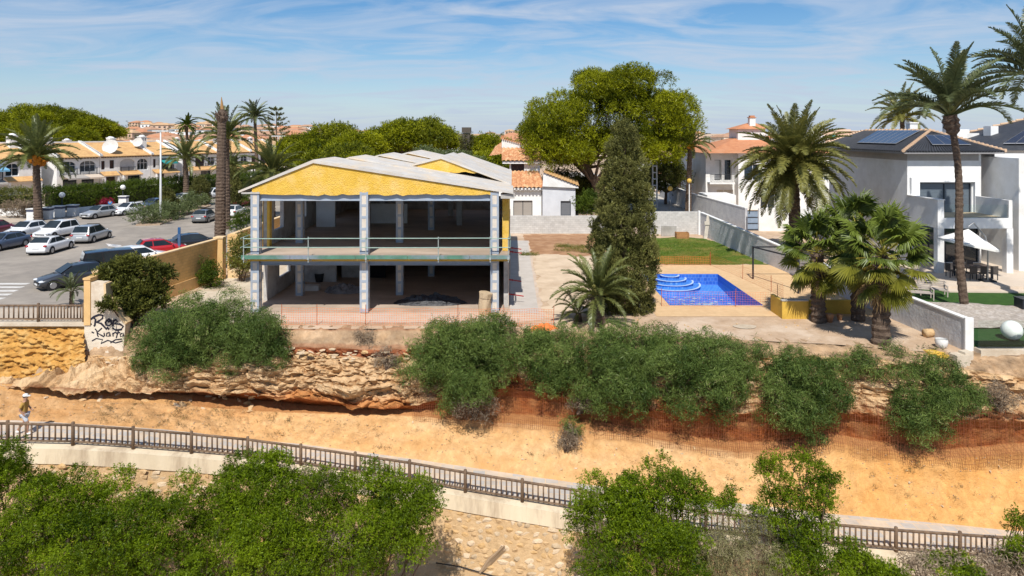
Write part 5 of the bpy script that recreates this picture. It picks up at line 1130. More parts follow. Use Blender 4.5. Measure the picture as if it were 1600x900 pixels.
# lattice pole and globe lamps
lp = thing('lattice_pole', 'white steel lattice pole standing in the lane', 'pole', (XX(1023, 94), 94, 0)); m = MB(); hz = ZZ(209, 94); xw = XX(1023, 94)
for sx in (-.32, .32):
    for sy in (-.25, .25): m.beam((xw+sx, 94+sy, 0), (xw+sx*.75, 94+sy*.75, hz), .09, .09)
bw(m, 'leg', polemat, lp)
for k in range(12):
    z = .5+k*(hz-.6)/11; m = MB(); m.box2(xw-.30, xw+.30, 93.72, 94.28, z, z+.12); bw(m, 'rung', polemat, lp)
def globe_lamp(label, base, h, r, gm, pmt=None, grp=None, pr=.06):
    t = thing('globe_lamp', label, 'street lamp', base, group=grp); m = MB(); m.tube([(0, 0, 0), (0, 0, .4), (0, 0, .42), (0, 0, h)], [pr*1.7, pr*1.6, pr, pr*.9], 8); m.build('post', pmt or polemat, t, True)
    m = MB(); m.ball((0, 0, h+r*.92), r, 14, 9); m.build('globe', gm, t, True); m = MB(); m.tube([(0, 0, h-.02), (0, 0, h+.07)], [r*.35, r*.5], 8); m.build('collar', pmt or polemat, t)
    return t
globe_lamp('globe lamp with dull yellow ball in front of the lane wall', (XX(1047, 88), 88, 0), ZZ(298, 88), .33, globe_y, greymet)
globe_lamp('globe lamp with dull yellow ball at the palm trunk by the lane', (XX(1077, 84), 84, 0), ZZ(286, 84), .30, globe_y)
for i, (px, py, Y) in enumerate(((97, 305, 88), (192, 293, 98), (163, 297, 100), (265, 287, 110), (322, 281, 118), (222, 318, 84))):
    if i == 5: continue
    globe_lamp(['white globe lamp beside the fruiting date palm', 'white globe lamp over the hedge above the white parked car', 'small white globe lamp half hidden by the red flowering hedge', 'white globe lamp right of the tall lamp pole', 'white globe lamp just left of the dead palm trunk'][i], (XX(px, Y), Y, 0), ZZ(py, Y)-.3, .36, globe, darkmet)
tl = thing('street_light', 'tall white street light pole on the planted median', 'street lamp', G(251, 345)); b = tl.location
m = MB(); Yb = b.y; m.tube([(0, 0, 0), (0, 0, 1), (0, 0, ZZ(205, Yb))], [.15, .14, .08], 10); m.build('pole', polemat, tl, True); m = MB(); zt = ZZ(205, Yb); m.box2(-1.1, 1.1, -.12, .12, zt-.05, zt+.1); m.build('lamp_arm', polemat, tl); m = MB(); m.box2(-1.5, -1.0, -.16, .16, zt-.03, zt+.12); m.box2(1.0, 1.5, -.16, .16, zt-.03, zt+.12); m.build('lamp_head', greymet, tl)
t2 = thing('street_light', 'distant white street light with two arms before the pines', 'street lamp', (XX(435, 120), 120, 0)); zt = ZZ(213, 120); m = MB(); m.tube([(0, 0, 0), (0, 0, zt)], [.14, .08], 8); m.build('pole', polemat, t2); m = MB(); m.box2(-1.2, 1.2, -.12, .12, zt-.04, zt+.12); m.build('lamp_arm', polemat, t2)
sg = thing('parking_sign', 'blue parking sign panel seen edge on above the ochre wall', 'sign', (XX(280, 54), 54, 0)); m = MB(); m.tube([(0, 0, 0), (0, 0, 2.4)], .035, 8); m.build('pole', greymet, sg); m = MB(); m.box2(-.11, .11, -.02, .02, 1.5, 2.95); m.build('panel', pm('sign_blue', (.03, .10, .24), None, 3, .5), sg)

# ---- villa on the right -------------------------------------------------------------------------
vl = thing('modern_villa', 'modern white villa with dark hip roof, solar panels and corner balcony', 'house', (33, 52, 0)); VL = vl.location
VX, VY, VE = 30.1, 52.0, 9.0; gz = .55
def vwin(o, y, x, mull, pmt, fm_=frame_d, rec=.2, z=0, parent=vl, name='window'): return window(vl, (x-VL.x, y-VL.y, z), (1, 0, 0), (0, -1, 0), o, rec, mull, None, fm_, pmt, .08, name)
wA = XX(1520, VY)-VX; m = MB(); op = [(XX(1436, VY)-VX, XX(1518, VY)-VX, ZZ(337, VY), ZZ(286, VY)), (.5, XX(1530, VY)-VX, gz, 3.4)]
facade(m, (VX, VY, 0), (1, 0, 0), (0, -1, 0), XX(1533, VY)-VX, VE, op, .25); m.quad((VX, VY, 0), (VX, 64.8, 0), (VX, 64.8, VE), (VX, VY, VE))
rx0, rx1 = XX(1533, 53.5), XX(1640, 53.5); op2 = [(XX(1540, 53.5)-rx0, XX(1580, 53.5)-rx0, ZZ(313, 53.5), ZZ(284, 53.5)), (XX(1551, 53.5)-rx0, XX(1573, 53.5)-rx0, gz, ZZ(364, 53.5))]
facade(m, (rx0, 53.5, 0), (1, 0, 0), (0, -1, 0), rx1-rx0, VE-.2, op2, .3); m.quad((rx0, VY, 0), (rx0, 53.5, 0), (rx0, 53.5, VE), (rx0, VY, VE)); bw(m, 'wall', white, vl, fixn=False)
blinds = pm('blue_blind', (.14, .17, .20), (.10, .125, .15), 2, .3, stretch=(.1, .1, 16), spec=.6)
vwin(op[0], VY, VX, 1, blinds, frame_d); vwin(op[1], VY, VX, 3, glass, frame_d)
vwin(op2[0], 53.5, rx0, 1, glassmat('brown_glass', (.05, .04, .045)), frame_d, .3); vwin(op2[1], 53.5, rx0, 1, glass_b, frame_d, .3)
# white surround of the big window, frieze lines
m = MB(); s0, s1, zt_, zb_ = XX(1421, VY), XX(1526, VY), ZZ(277, VY), ZZ(338, VY); m.box2(s0, XX(1434, VY), VY-.28, VY-.005, zb_, zt_); m.box2(XX(1520, VY), s1, VY-.28, VY-.005, zb_, zt_); m.box2(XX(1434, VY)+.002, XX(1520, VY)-.002, VY-.28, VY-.005, ZZ(284, VY), zt_); bw(m, 'window_surround', pm('bright_white', (.86, .86, .85), (.82, .82, .81), 2, .8), vl)
m = MB(); m.box2(VX-.012, XX(1529, VY), VY-.012, 64.8, ZZ(251, VY), VE+.02); bw(m, 'frieze', pm('grey_frieze', (.40, .37, .35), (.34, .32, .30), 2, .8), vl)
# balcony with parapets, corner columns
bx0, bx1, by = VX-.05, XX(1582, 48.2), 48.2; zb0, zb1 = ZZ(357, by), ZZ(341, by)
m = MB(); m.box2(bx0, bx1, by, VY-.3, zb0, zb1); bw(m, 'balcony_slab', white, vl)
m = MB(); m.box2(bx0+.5, bx1-.3, by+.4, VY-.31, zb1+.002, zb1+.02); bw(m, 'balcony_floor', pm('balcony_tile', (.50, .38, .25), None, 2, .8), vl)
zc = ZZ(313, by); m = MB(); m.box2(bx0, bx0+.45, by+.001, by+.46, zb1, zc); m.box2(bx0, bx0+.25, by+.461, VY-.01, zb1+.001, zc); bw(m, 'balcony_parapet', white, vl); m = MB(); m.box2(bx1-.25, bx1, by+.002, by+.26, zb1, zc); m.box2(bx1-.22, bx1-.02, by+.261, 53.3, zb1+.001, zc-.01); bw(m, 'balcony_parapet', white, vl)
m = MB(); m.box2(bx0-.05, bx0+.50, by-.05, by+.5, zc+.002, zc+.07); m.box2(bx0-.05, bx0+.3, by+.501, VY-.02, zc+.003, zc+.065); bw(m, 'parapet_coping', white, vl)
for k in (XX(1475, by)+.0,):
    g_ = MB(); g_.box2(bx0+.46, bx1-.26, by+.10, by+.13, zb1+.01, zb1+.95)
gm_ = bpy.data.materials.new('clear_glass'); gm_.use_nodes = True; MATS['clear_glass'] = gm_; t_ = gm_.node_tree; t_.nodes.clear(); o_ = t_.nodes.new('ShaderNodeOutputMaterial'); a_ = t_.nodes.new('ShaderNodeBsdfTransparent'); b_ = t_.nodes.new('ShaderNodeBsdfGlossy'); c_ = t_.nodes.new('ShaderNodeFresnel'); d_ = t_.nodes.new('ShaderNodeMixShader')
a_.inputs[0].default_value = (.95, .985, .97, 1); b_.inputs['Roughness'].default_value = .02; c_.inputs[0].default_value = 1.3; t_.links.new(c_.outputs[0], d_.inputs[0]); t_.links.new(a_.outputs[0], d_.inputs[1]); t_.links.new(b_.outputs[0], d_.inputs[2]); t_.links.new(d_.outputs[0], o_.inputs[0])
bw(g_, 'glass_balustrade', gm_, vl)
for x in (bx0+.24, bx1-.16):
    m = MB(); m.box2(x-.23, x+.23, by+.02, by+.48, gz-.1, zb0-.001); bw(m, 'column', white, vl)
m = MB(); m.box2(XX(1592, 49), XX(1592, 49)+3.5, 49, 53.3, 0, VE-.4); bw(m, 'end_block', white, vl)
m = MB(); ez = VE; exl, exr, ef = VX-.75, XX(1572, 51.2), 51.2
apx = Vector((XX(1456, 56.4), 56.6, ZZ(205, 56.6))); apl = Vector((apx.x-.6, 66.2, apx.z+.02))
m.poly([(exl, 66.2, ez), (exl, ef, ez), apx, apl]); m.poly([(exl, ef, ez), (exr, ef, ez), apx]); m.poly([(exr, ef, ez), (exr, 66.2, ez), apl, apx]); m.poly([(exl, 66.2, ez), apl, (exr, 66.2, ez)]); m.poly([(exl, ef, ez), (exl, 66.2, ez), (exr, 66.2, ez), (exr, ef, ez)]); bw(m, 'roof', tile_d, vl)
ridge = pm('pink_ridge', (.62, .44, .30), (.5, .34, .22), 4, .85)
for a, b in ((apx, Vector((exl+.0, ef, ez))), (apx, Vector((exr, ef, ez))), (apl, apx), (apl, Vector((exl, 66.2, ez)))):
    m = MB(); N = 18
    for k in range(N): p, q = a.lerp(b, k/N), a.lerp(b, (k+1)/N); m.tube([p+Vector((0, 0, .02)), q+Vector((0, 0, .09))], [.11, .14], 7)
    bw(m, 'ridge_cap', ridge, vl)
# tile rows on the two visible roof faces
def tile_rows(a, b, c, d, n, name='tile_row'):
    m = MB(); a, b, c, d = map(Vector, (a, b, c, d)); nn_ = (b-a).cross(d-a).normalized(); nn_ = nn_ if nn_.z > 0 else -nn_
    for k in range(n):
        u = (k+.5)/n; p = a.lerp(b, u); t0 = d.lerp(c, u); m.tube([p+nn_*.03, t0+nn_*.03], .06, 5, False)
    bw(m, name, tile_d, vl)
tile_rows((exl, ef, ez), (exr, ef, ez), tuple(apx+Vector((.1, 0, 0))), tuple(apx), 34)
tile_rows((exl, 66.2, ez), (exl, ef, ez), tuple(apx), tuple(apl), 44)
m = MB(); m.box2(exl+.08, exr-.08, ef+.05, ef+.2, ez-.16, ez-.01); m.box2(exl+.05, exl+.2, ef+.201, 66, ez-.16, ez-.01); m.box2(exl+.2, exr-.1, ef+.201, VY-.02, ez-.12, ez-.03); bw(m, 'gutter', pm('gutter_grey', (.30, .29, .29), None, 3, .6), vl)
solar = pm('solar_cell', (.035, .04, .06), (.022, .026, .042), 1.5, .15, spec=.7); alu = pm('aluminium', (.55, .55, .56), None, 3, .35, metal=.5)
def panels(parent, a, b, c, d, n, off=.16):
    a, b, c, d = map(Vector, (a, b, c, d)); nn_ = (b-a).cross(d-a).normalized(); nn_ = nn_ if nn_.z > 0 else -nn_
    for k in range(n):
        u0, u1 = (k+.02)/n, (k+.98)/n; q = [a.lerp(b, u0), a.lerp(b, u1), d.lerp(c, u1), d.lerp(c, u0)]
        m = MB(); m.prism([p+nn_*off for p in q], nn_*.04); o = bw(m, 'solar_panel', alu, parent)
        ce = sum(q, Vector())/4; m = MB(); m.poly([ce+(p-ce)*.95+nn_*(off+.047) for p in q]); bw(m, 'solar_cells', solar, o, fixn=False) if False else None
        m.v = [(v[0]-parent.location.x, v[1]-parent.location.y, v[2]-parent.location.z) for v in m.v]; m.build('solar_cells', solar, o, fixn=False)
fl0, fl1 = Vector((exl, 66.2, ez)), Vector((exl, ef, ez))
def onleft(s, v): return fl0.lerp(fl1, s).lerp(apl.lerp(apx, s), v)
panels(vl, onleft(.42, .25), onleft(.86, .25), onleft(.90, .93), onleft(.30, .93), 7)
f0, f1 = Vector((exl, ef, ez)), Vector((exr, ef, ez))
def onfront(u, v): return f0.lerp(f1, u).lerp(apx, v)
panels(vl, onfront(.28, .22), onfront(.78, .22), onfront(.86, .68), onfront(.08, .68), 3)
for px, py in ((1428, 195), (1486, 193)):
    m = MB(); x = XX(px, 62); m.box2(x-.35, x+.35, 62, 62.7, 9, ZZ(py-2, 62)); m.box2(x-.42, x+.42, 61.93, 62.77, ZZ(py-2, 62)+.002, ZZ(py-2, 62)+.12); bw(m, 'chimney', white, vl)
m = MB(); m.box2(XX(1495, 66), XX(1530, 66), 66, 69, 9, ZZ(208, 66)); m.box2(XX(1500, 66), XX(1520, 66), 66.5, 68, ZZ(208, 66), ZZ(202, 66)); bw(m, 'roof_box', white, vl)
v2 = thing('modern_villa', 'second villa with dark solar roof and pink ridge at the right edge', 'house', (XX(1590, 60), 60, 0))
m = MB(); m.box2(XX(1545, 60), XX(1760, 60), 60, 70, 0, 8.9); bw(m, 'wall', white, v2)
m = MB(); x0_, x1_ = XX(1541, 59), XX(1780, 59); a1 = Vector((XX(1650, 65), 65, 12.4)); hip(m, x0_, x1_, 59, 71, 8.9, a1.x, a1.x+1, 65, a1.z); bw(m, 'roof', tile_d, v2)
m = MB()
for k in range(20): p, q = a1.lerp(Vector((x0_, 71, 8.9)), k/20), a1.lerp(Vector((x0_, 71, 8.9)), (k+1)/20); m.tube([p, q+Vector((0, 0, .08))], [.13, .16], 7)
bw(m, 'ridge_cap', ridge, v2)
g0, g1 = Vector((x0_, 59, 8.9)), Vector((x1_, 59, 8.9)); pf = lambda u, v: g0.lerp(g1, u).lerp(a1, v)
panels(v2, pf(.05, .12), pf(.6, .12), pf(.7, .72), pf(-.02, .72) if False else pf(.02, .72), 6)
m = MB(); m.box2(XX(1548, 64), XX(1560, 64), 64, 65, 9, ZZ(197, 64)); bw(m, 'chimney', white, v2)
# terrace, lawn, gravel garden of the villa
terr_m = pm('terrace_tile', (.62, .52, .42), (.54, .45, .36), 1.0, .8, .1); turf = pm('turf', (.045, .115, .016), (.03, .085, .012), 2.5, .95, .8, 30)
def slab(name, pts, z0, z1, mat, label): m = MB(); m.prism([(p[0], p[1], z0) for p in pts], (0, 0, z1-z0)); return tag(m.build(name, mat), label, None, kind='structure')
gx_ = lambda px, py, z: (G(px, py, z).x, G(px, py, z).y)
slab('terrace', [(27.0, 52), (27.0, 46.5), (28.2, 44.2), (60, 42.8), (60, 56)], -.2, .52, terr_m, 'beige paved terrace under the villa balcony')
slab('terrace_step', [(26.4, 52), (26.4, 46.2), (27.8, 43.4), (60, 42.0), (60, 42.78), (28.18, 44.18), (26.98, 46.48), (26.98, 52)], -.2, .36, terr_m, 'lower step of the beige terrace')
slab('garden_lawn', [(22.0, 52), (22.1, 41.6), (27.0, 39.9), (60, 38.7), (60, 41.98), (27.7, 43.38), (26.38, 46.2), (26.38, 52)], -.2, .28, turf, 'strip of artificial lawn below the terrace')
gravel = pm('pale_gravel', (.58, .50, .42), (.40, .34, .29), 7, .95, 1.0, 22, c3=(.66, .6, .54), s3=3.5)
m = MB(); ng = 60
for i in range(ng+1):
    for j in range(13):
        x = 21.95+(46-21.95)*i/ng; yb = float(np.interp(x, [21.9, 22.1, 27, 60], [41.58, 41.58, 39.88, 38.68])); y = 35.3+(yb-35.3)*j/12
        m.v.append((x, y, .29+.28*math.exp(-((x-26.2)/1.7)**2-((y-39)/1.3)**2)+.05*abs(fb(x*1.6, y*1.6, 2))+.05*random.random()))
for i in range(ng):
    for j in range(12): k = i*13+j; m.f.append((k, k+13, k+14, k+1))
tag(m.build('gravel_bed', gravel), 'pale gravel bed between the two lawns', 'gravel', kind='stuff')
slab('front_lawn', [(22.0, 32.55), (60, 32.3), (60, 35.28), (22.0, 35.28)], -.4, .30, pm('turf_dark', (.030, .095, .018), (.022, .075, .014), 2.5, .95, .8, 30), 'dark green front lawn behind the glass fence')
m = MB(); m.box2(21.98, 60, 32.0, 32.52, -.5, .22); tag(m.build('concrete_kerb', conc_pale), 'pale concrete kerb under the glass fence', None, kind='structure')
gf = thing('glass_fence', 'frameless glass fence in front of the dark green lawn', 'fence', (23, 32.3, .2))
for k in range(5):
    m = MB(); m.box2(22.05+2.25*k, 22.05+2.25*k+2.2, 32.27, 32.285, .222, 1.55); bw(m, 'pane', gm_, gf)
    m = MB(); m.box2(22.05+2.25*k+2.205, 22.05+2.25*k+2.235, 32.25, 32.30, .222, 1.5); bw(m, 'clamp', greymet, gf)
m = MB(); p = G(1581, 544, .3); m.ball((XX(1581, 33.4), 33.4, .3+.46), .47, 24, 16); tag(m.build('sphere_lamp', globe, None, True), 'large white ball lamp on the front lawn', 'garden lamp')
# parasol, dining set, loungers
um = thing('parasol', 'white cantilever parasol open over the terrace table', 'parasol', (XX(1523, 45.2), 45.2, .52)); uc = W(1513, 366, 45.2)-um.location
m = MB(); N = 8; apx_ = uc+Vector((0, 0, .35)); R_ = 1.75
rim = [uc+Vector((R_*math.cos(2*PI*(k+.5)/N), R_*math.sin(2*PI*(k+.5)/N), -.62-(.35*math.cos(2*PI*(k+.5)/N)))) for k in range(N)]
for k in range(N): m.poly([apx_, rim[k], rim[(k+1) % N]]); m.quad(rim[k], rim[(k+1) % N], rim[(k+1) % N]-Vector((0, 0, .14)), rim[k]-Vector((0, 0, .14)))
m.build('canopy', pm('white_canvas', (.80, .78, .74), (.74, .72, .68), 3, .9), um); m = MB(); m.tube([(uc.x+1.5, .3, 0), (uc.x+1.5, .3, 2.4), (uc.x+1.3, .25, 3.0), (uc.x+.4, .1, uc.z+.75), (uc.x, 0, uc.z+.5)], .045, 7); m.build('mast', greymet, um); m = MB(); m.box2(uc.x+1.1, uc.x+1.9, 0, .7, 0, .1); m.build('foot', darkmet, um)
wick = pm('dark_wicker', (.10, .085, .075), (.06, .05, .045), 12, .8, .5, 40)
tb = thing('dining_table', 'long dark dining table under the parasol', 'table', (XX(1522, 46.8), 46.9, .52)); m = MB(); m.box2(-1.1, 1.1, -.5, .5, .70, .75); m.build('tabletop', pm('table_top', (.16, .12, .10), None, 4, .5), tb)
for sx in (-1, 1):
    for sy in (-1, 1): m = MB(); m.box2(sx*1.0-.04, sx*1.0+.04, sy*.42-.04, sy*.42+.04, 0, .70); m.build('leg', darkmet, tb)
def chair(label, loc, rz, mat=wick):
    c = thing('garden_chair', label, 'chair', loc, rz, 'dining chairs on the terrace'); m = MB(); m.box2(-.25, .25, -.25, .25, .42, .47); m.build('seat', mat, c); m = MB(); m.box2(-.25, .25, .21, .26, .475, .95); m.build('backrest', mat, c)
    for sx in (-1, 1):
        for sy in (-1, 1): m = MB(); m.box2(sx*.22-.02, sx*.22+.02, sy*.22-.02, sy*.22+.02, 0, .42); m.build('leg', darkmet, c)
for i, (dx, dy, r, lb) in enumerate(((-.7, -.85, PI, 'left chair on the near side of the terrace table'), (.0, -.88, PI, 'middle chair on the near side of the terrace table'), (.7, -.85, PI, 'right chair on the near side of the terrace table'), (-1.5, 0, PI/2, 'chair at the left end of the terrace table'), (-.4, .9, 0, 'left chair on the far side of the terrace table'), (.5, .9, 0, 'right chair on the far side of the terrace table'))):
    chair(lb, (tb.location.x+dx, tb.location.y+dy, .522), r)
for i, (px, py, lb) in enumerate(((1440, 468, 'grey slatted garden sofa nearer to the boundary wall'), (1462, 464, 'grey slatted garden sofa beside the gravel mound'))):
    p = G(px, py, .3); s = thing('garden_sofa', lb, 'sofa', (p.x, p.y+.3, .30+.06*i), rad(-20)); fr_w = pm('grey_teak', (.45, .40, .35), (.36, .31, .27), 5, .8)
    for k in range(4): m = MB(); m.box2(-.75, .75, -.38+.2*k, -.38+.2*k+.14, .38, .42); m.build('seat_slat', fr_w, s)
    for k in range(3): m = MB(); m.box2(-.75, .75, .40, .44, .48+.13*k, .57+.13*k); m.build('back_slat', fr_w, s)
    for sx in (-.72, .72):
        m = MB(); m.box2(sx-.03, sx+.03, -.4, -.34, 0, .62); m.box2(sx-.03, sx+.03, .34, .40, 0, .85); m.box2(sx-.04, sx+.04, -.4, .4, .621, .66); m.build('arm_frame', fr_w, s)
p = G(1598, 482, .3); m = MB(); m.box2(-.35, .35, -.35, .35, 0, .55); m.box2(-.38, .38, -.38, .38, .552, .6); tag(m.build('planter_box', darkmet, None, False, (p.x+.1, p.y, .32)), 'black square planter at the right edge on the gravel', 'planter')
# small things on the right of the plot
m = MB(); p = G(1453, 527); m.tube([(0, 0, 0), (.55, 0, 0)], [.22, .20], 12); tag(m.build('concrete_pipe', stone_m[0], None, True, (p.x-.25, p.y, .21), (0, 0, .25)), 'short earthen cylinder lying by the boundary wall', 'pipe')
m = MB(); p = G(1471, 543); m.tube([(0, 0, 0), (0, 0, .06), (0, 0, .3), (0, 0, .42)], [.16, .24, .29, .27], 14, False); m.tube([(0, 0, .34), (0, 0, .35)], .26, 14); tag(m.build('white_pot', white, None, True, (p.x, p.y, .0)), 'round white pot near the end of the boundary wall', 'pot')
m = MB(); p = G(1470, 552); m.box2(-.55, .45, -.2, .3, -.25, .04); m.box2(-.3, .5, -.35, -.21, -.25, -.02); tag(m.build('yellow_block', yel, None, False, (p.x, p.y+.2, -.02), (0, .05, .1)), 'broken yellow block under the white pot', 'block')
m = MB(); p = G(1506, 556); m.box2(-.5, .2, -.25, .25, -.5, .05); m.box2(.0, .45, -.2, .2, -.35, .16); tag(m.build('rubble_block', conc_pale, None, False, (p.x, p.y+.15, 0), (0, 0, .2)), 'pale rubble blocks at the foot of the white wall end', 'rubble')
ybin = thing('planter_wall', 'low ochre planter wall between the fan palms', 'planter', (16.9, 39.2, 0))
bx = G(1222, 500); m = MB(); x0_, x1_ = XX(1221, 38.3), XX(1262, 38.3); m.box2(x0_, x1_, 38.2, 38.4, -.1, 1.0); m.box2(x0_, x0_+.2, 38.401, 39.9, -.1, 1.0); m.box2(x1_, x1_+3.4, 39.2, 39.4, -.1, .8); bw(m, 'wall_body', pm('ochre_wall', (.62, .40, .07), (.50, .32, .06), 2, .9, .2), ybin); m = MB(); m.box2(x0_-.03, x1_, 38.17, 38.43, 1.002, 1.06); bw(m, 'coping', conc, ybin)
for i, (px, py, s) in enumerate(((1296, 503, .22), (1312, 500, .16))):
    p = G(px, py); m = MB(); m.tube([(0, 0, 0), (0, 0, s*1.7), (0, 0, s*2)], [s*.7, s, s*1.08], 12, True); tag(m.build('clay_pot', tile_t, None, True, (p.x, p.y, 0)), ('larger' if i == 0 else 'smaller')+' terracotta pot between the fan palm trunks', 'pot')
m = MB(); p = G(1164, 511); m.poly([(p.x+.62*math.cos(a)*(1+.1*math.sin(3*a)), p.y+.42*math.sin(a), .03) for a in np.linspace(0, 2*PI, 20)[:-1]]); tag(m.build('cement_spot', conc_pale), 'round pale cement spot on the bare ground before the pool', None, kind='structure')

# ------------------------------------------------------------------ vegetation
def LB(px, py, Y, rpx, rpy=None, dy=None):          # lobe from photo pixels at depth Y
    p = W(px, py, Y); rx = rpx*Y/F; rz = (rpy if rpy else rpx)*Y/F; return (tuple(p), (rx, dy if dy else (rx+rz)/2, rz))
# acacia shrubs along the cliff
def cliff_shrub(label, base, lobes, n, **k): return shrub('acacia_shrub', label, base, [(c, tuple(x*.93 for x in r)) for c, r in lobes], fol_acacia, 'narrow', int(n*1.5), 11, .26, 12, dirup=.15, depth=.5, under=-.9, up=.15, group='acacia shrubs along the cliff edge', **k)
cliff_shrub('wide dome shaped dark green shrub over the ledge below the building\'s left corner', W(320, 560, 35.3), [LB(254, 530, 35.0, 46, 42), LB(305, 515, 35.0, 60, 42), LB(365, 516, 35.0, 62, 44), LB(400, 532, 34.9, 45, 40), LB(284, 550, 34.6, 54, 32), (tuple(W(345, 548, 34.6)), (2.2, 1.2, 1.1))], 6500)
cliff_shrub('rounded green shrub hanging over the red soil right of the dry rubble', W(720, 600, 34.6), [LB(740, 530, 34.6, 50, 34), LB(770, 550, 34.5, 42, 40), LB(700, 545, 34.5, 48, 38), LB(665, 572, 34.3, 38, 34), LB(740, 585, 34.2, 55, 36), LB(715, 612, 34.1, 30, 26)], 5200)
cliff_shrub('narrow green shrub between the two larger cliff shrubs', W(845, 590, 34.7), [LB(830, 550, 34.6, 32, 34), LB(870, 545, 34.6, 40, 34), LB(850, 580, 34.4, 34, 30), LB(885, 572, 34.3, 26, 30)], 2800)
cliff_shrub('largest spreading green shrub on the cliff below the pool', W(1040, 640, 33.6), [LB(950, 545, 33.9, 42, 32), LB(1000, 545, 33.9, 52, 34), LB(1060, 545, 33.7, 50, 36), LB(1115, 560, 33.5, 52, 40), LB(1150, 590, 33.2, 44, 44), LB(960, 595, 33.4, 46, 46), LB(1030, 595, 33.0, 60, 52), LB(1100, 615, 32.7, 60, 48), LB(925, 625, 33.3, 26, 34), LB(1165, 560, 33.3, 36, 26)], 9500)
cliff_shrub('olive green shrub right of the largest cliff shrub', W(1255, 660, 32.6), [LB(1235, 590, 32.9, 44, 40), LB(1280, 600, 32.8, 42, 44), LB(1215, 625, 32.6, 36, 46), LB(1265, 645, 32.4, 50, 40)], 4200)
cliff_shrub('green shrub furthest right on the cliff below the boundary wall', W(1450, 660, 31.9), [LB(1360, 575, 32.3, 36, 20), LB(1415, 578, 32.2, 44, 26), LB(1450, 610, 31.9, 54, 46), LB(1490, 630, 31.8, 36, 36), LB(1435, 655, 31.6, 46, 36)], 4600)
# shrubs in front of the walkway
def front_shrub(label, base, lobes, n, mat=None, kind='broad', **k): return shrub('coastal_shrub', label, base, lobes, mat or fol_front, kind, int(n*1.45), 10, .195, 14, dirup=.6, depth=.55, under=-.55, up=.55, group='shrubs below the walkway', **k)
FB = lambda px, Y: (XX(px, Y), Y, -11.0)
front_shrub('tall green shrub in the bottom left corner', FB(25, 25.5), [LB(18, 770, 25.6, 48, 52), LB(-40, 760, 25.6, 60, 60), LB(60, 830, 25.0, 60, 60), LB(95, 770, 25.8, 26, 40), LB(0, 860, 24.6, 80, 60)], 6500)
front_shrub('low green shrub between the corner shrub and the taller middle one', FB(210, 25), [LB(135, 800, 25.6, 40, 36), LB(200, 815, 25.4, 62, 48), LB(270, 825, 25.3, 62, 50), LB(170, 870, 24.6, 90, 55), LB(270, 885, 24.3, 90, 50), LB(115, 845, 24.9, 50, 50)], 7800)
front_shrub('bright green shrub rising in front of the railing left of centre', FB(395, 25.5), [LB(385, 762, 26.2, 46, 44), LB(430, 760, 26.2, 42, 40), LB(355, 800, 25.8, 42, 48), LB(420, 820, 25.6, 70, 60), LB(350, 870, 24.8, 70, 60), LB(450, 880, 24.6, 70, 55)], 8000)
front_shrub('broad green shrub with twiggy gaps just left of the bare rubble slope', FB(580, 25.5), [LB(515, 770, 26.2, 44, 30), LB(570, 775, 26.2, 46, 34), LB(625, 785, 26.1, 44, 38), LB(655, 815, 25.9, 36, 52), LB(560, 830, 25.5, 66, 50), LB(610, 870, 25.0, 64, 54), LB(500, 860, 24.9, 56, 60)], 7600)
shrub('dry_shrub', 'grey twiggy shrub in the gap of the left foreground bushes', FB(525, 26), [LB(500, 775, 26.6, 34, 26), LB(540, 860, 25.6, 40, 36)], fol_dry, 'narrow', 700, 8, .3, 10)
front_shrub('green shrub with several rounded heads in front of the railing, right of centre', FB(1000, 25), [LB(1050, 765, 26.0, 40, 38), LB(985, 790, 25.9, 44, 36), LB(940, 815, 25.7, 48, 44), LB(1080, 800, 25.8, 28, 44), LB(1010, 835, 25.4, 66, 48), LB(950, 870, 25.0, 62, 48), LB(1040, 880, 24.8, 70, 50)], 8200)
front_shrub('open tall shrub with sparse upright branches before the right railing', FB(1235, 25.3), [LB(1255, 728, 26.2, 20, 22), LB(1208, 745, 26.2, 26, 22), LB(1292, 760, 26.0, 18, 22), LB(1265, 775, 26.0, 32, 22), LB(1215, 790, 25.9, 26, 22), LB(1140, 792, 26.0, 16, 22), LB(1180, 800, 26.0, 14, 12), LB(1275, 820, 25.8, 32, 26), LB(1240, 855, 25.4, 42, 34), LB(1290, 890, 25.0, 44, 34)], 3400)
shrub('dry_shrub', 'grey dry shrub between the two right foreground bushes', FB(1150, 25), [LB(1130, 850, 25.4, 44, 34), LB(1180, 870, 25.2, 46, 40), LB(1110, 885, 24.9, 50, 30)], foliage('grey_green_leaf', (.085, .085, .03), (.30, .28, .14), .2, .0, (.40, .32, .22)), 'narrow', 1900, 10, .19, 16)
front_shrub('small round green shrub at the bottom edge before the right railing', FB(1340, 25), [LB(1335, 885, 25.2, 30, 26), LB(1380, 905, 25, 34, 18)], 1500)
shrub('dry_shrub', 'sparse grey twigs along the bottom right edge', FB(1500, 25), [LB(1440, 893, 25.3, 36, 16), LB(1520, 892, 25.3, 46, 18), LB(1585, 885, 25.2, 34, 26)], fol_dry, 'narrow', 1000, 8, .3, 16)
front_shrub('green shrub poking in from the bottom right corner', FB(1590, 25.5), [LB(1592, 822, 26, 16, 14), LB(1600, 880, 25.2, 34, 26), LB(1500, 898, 24.9, 46, 14)], 1300)
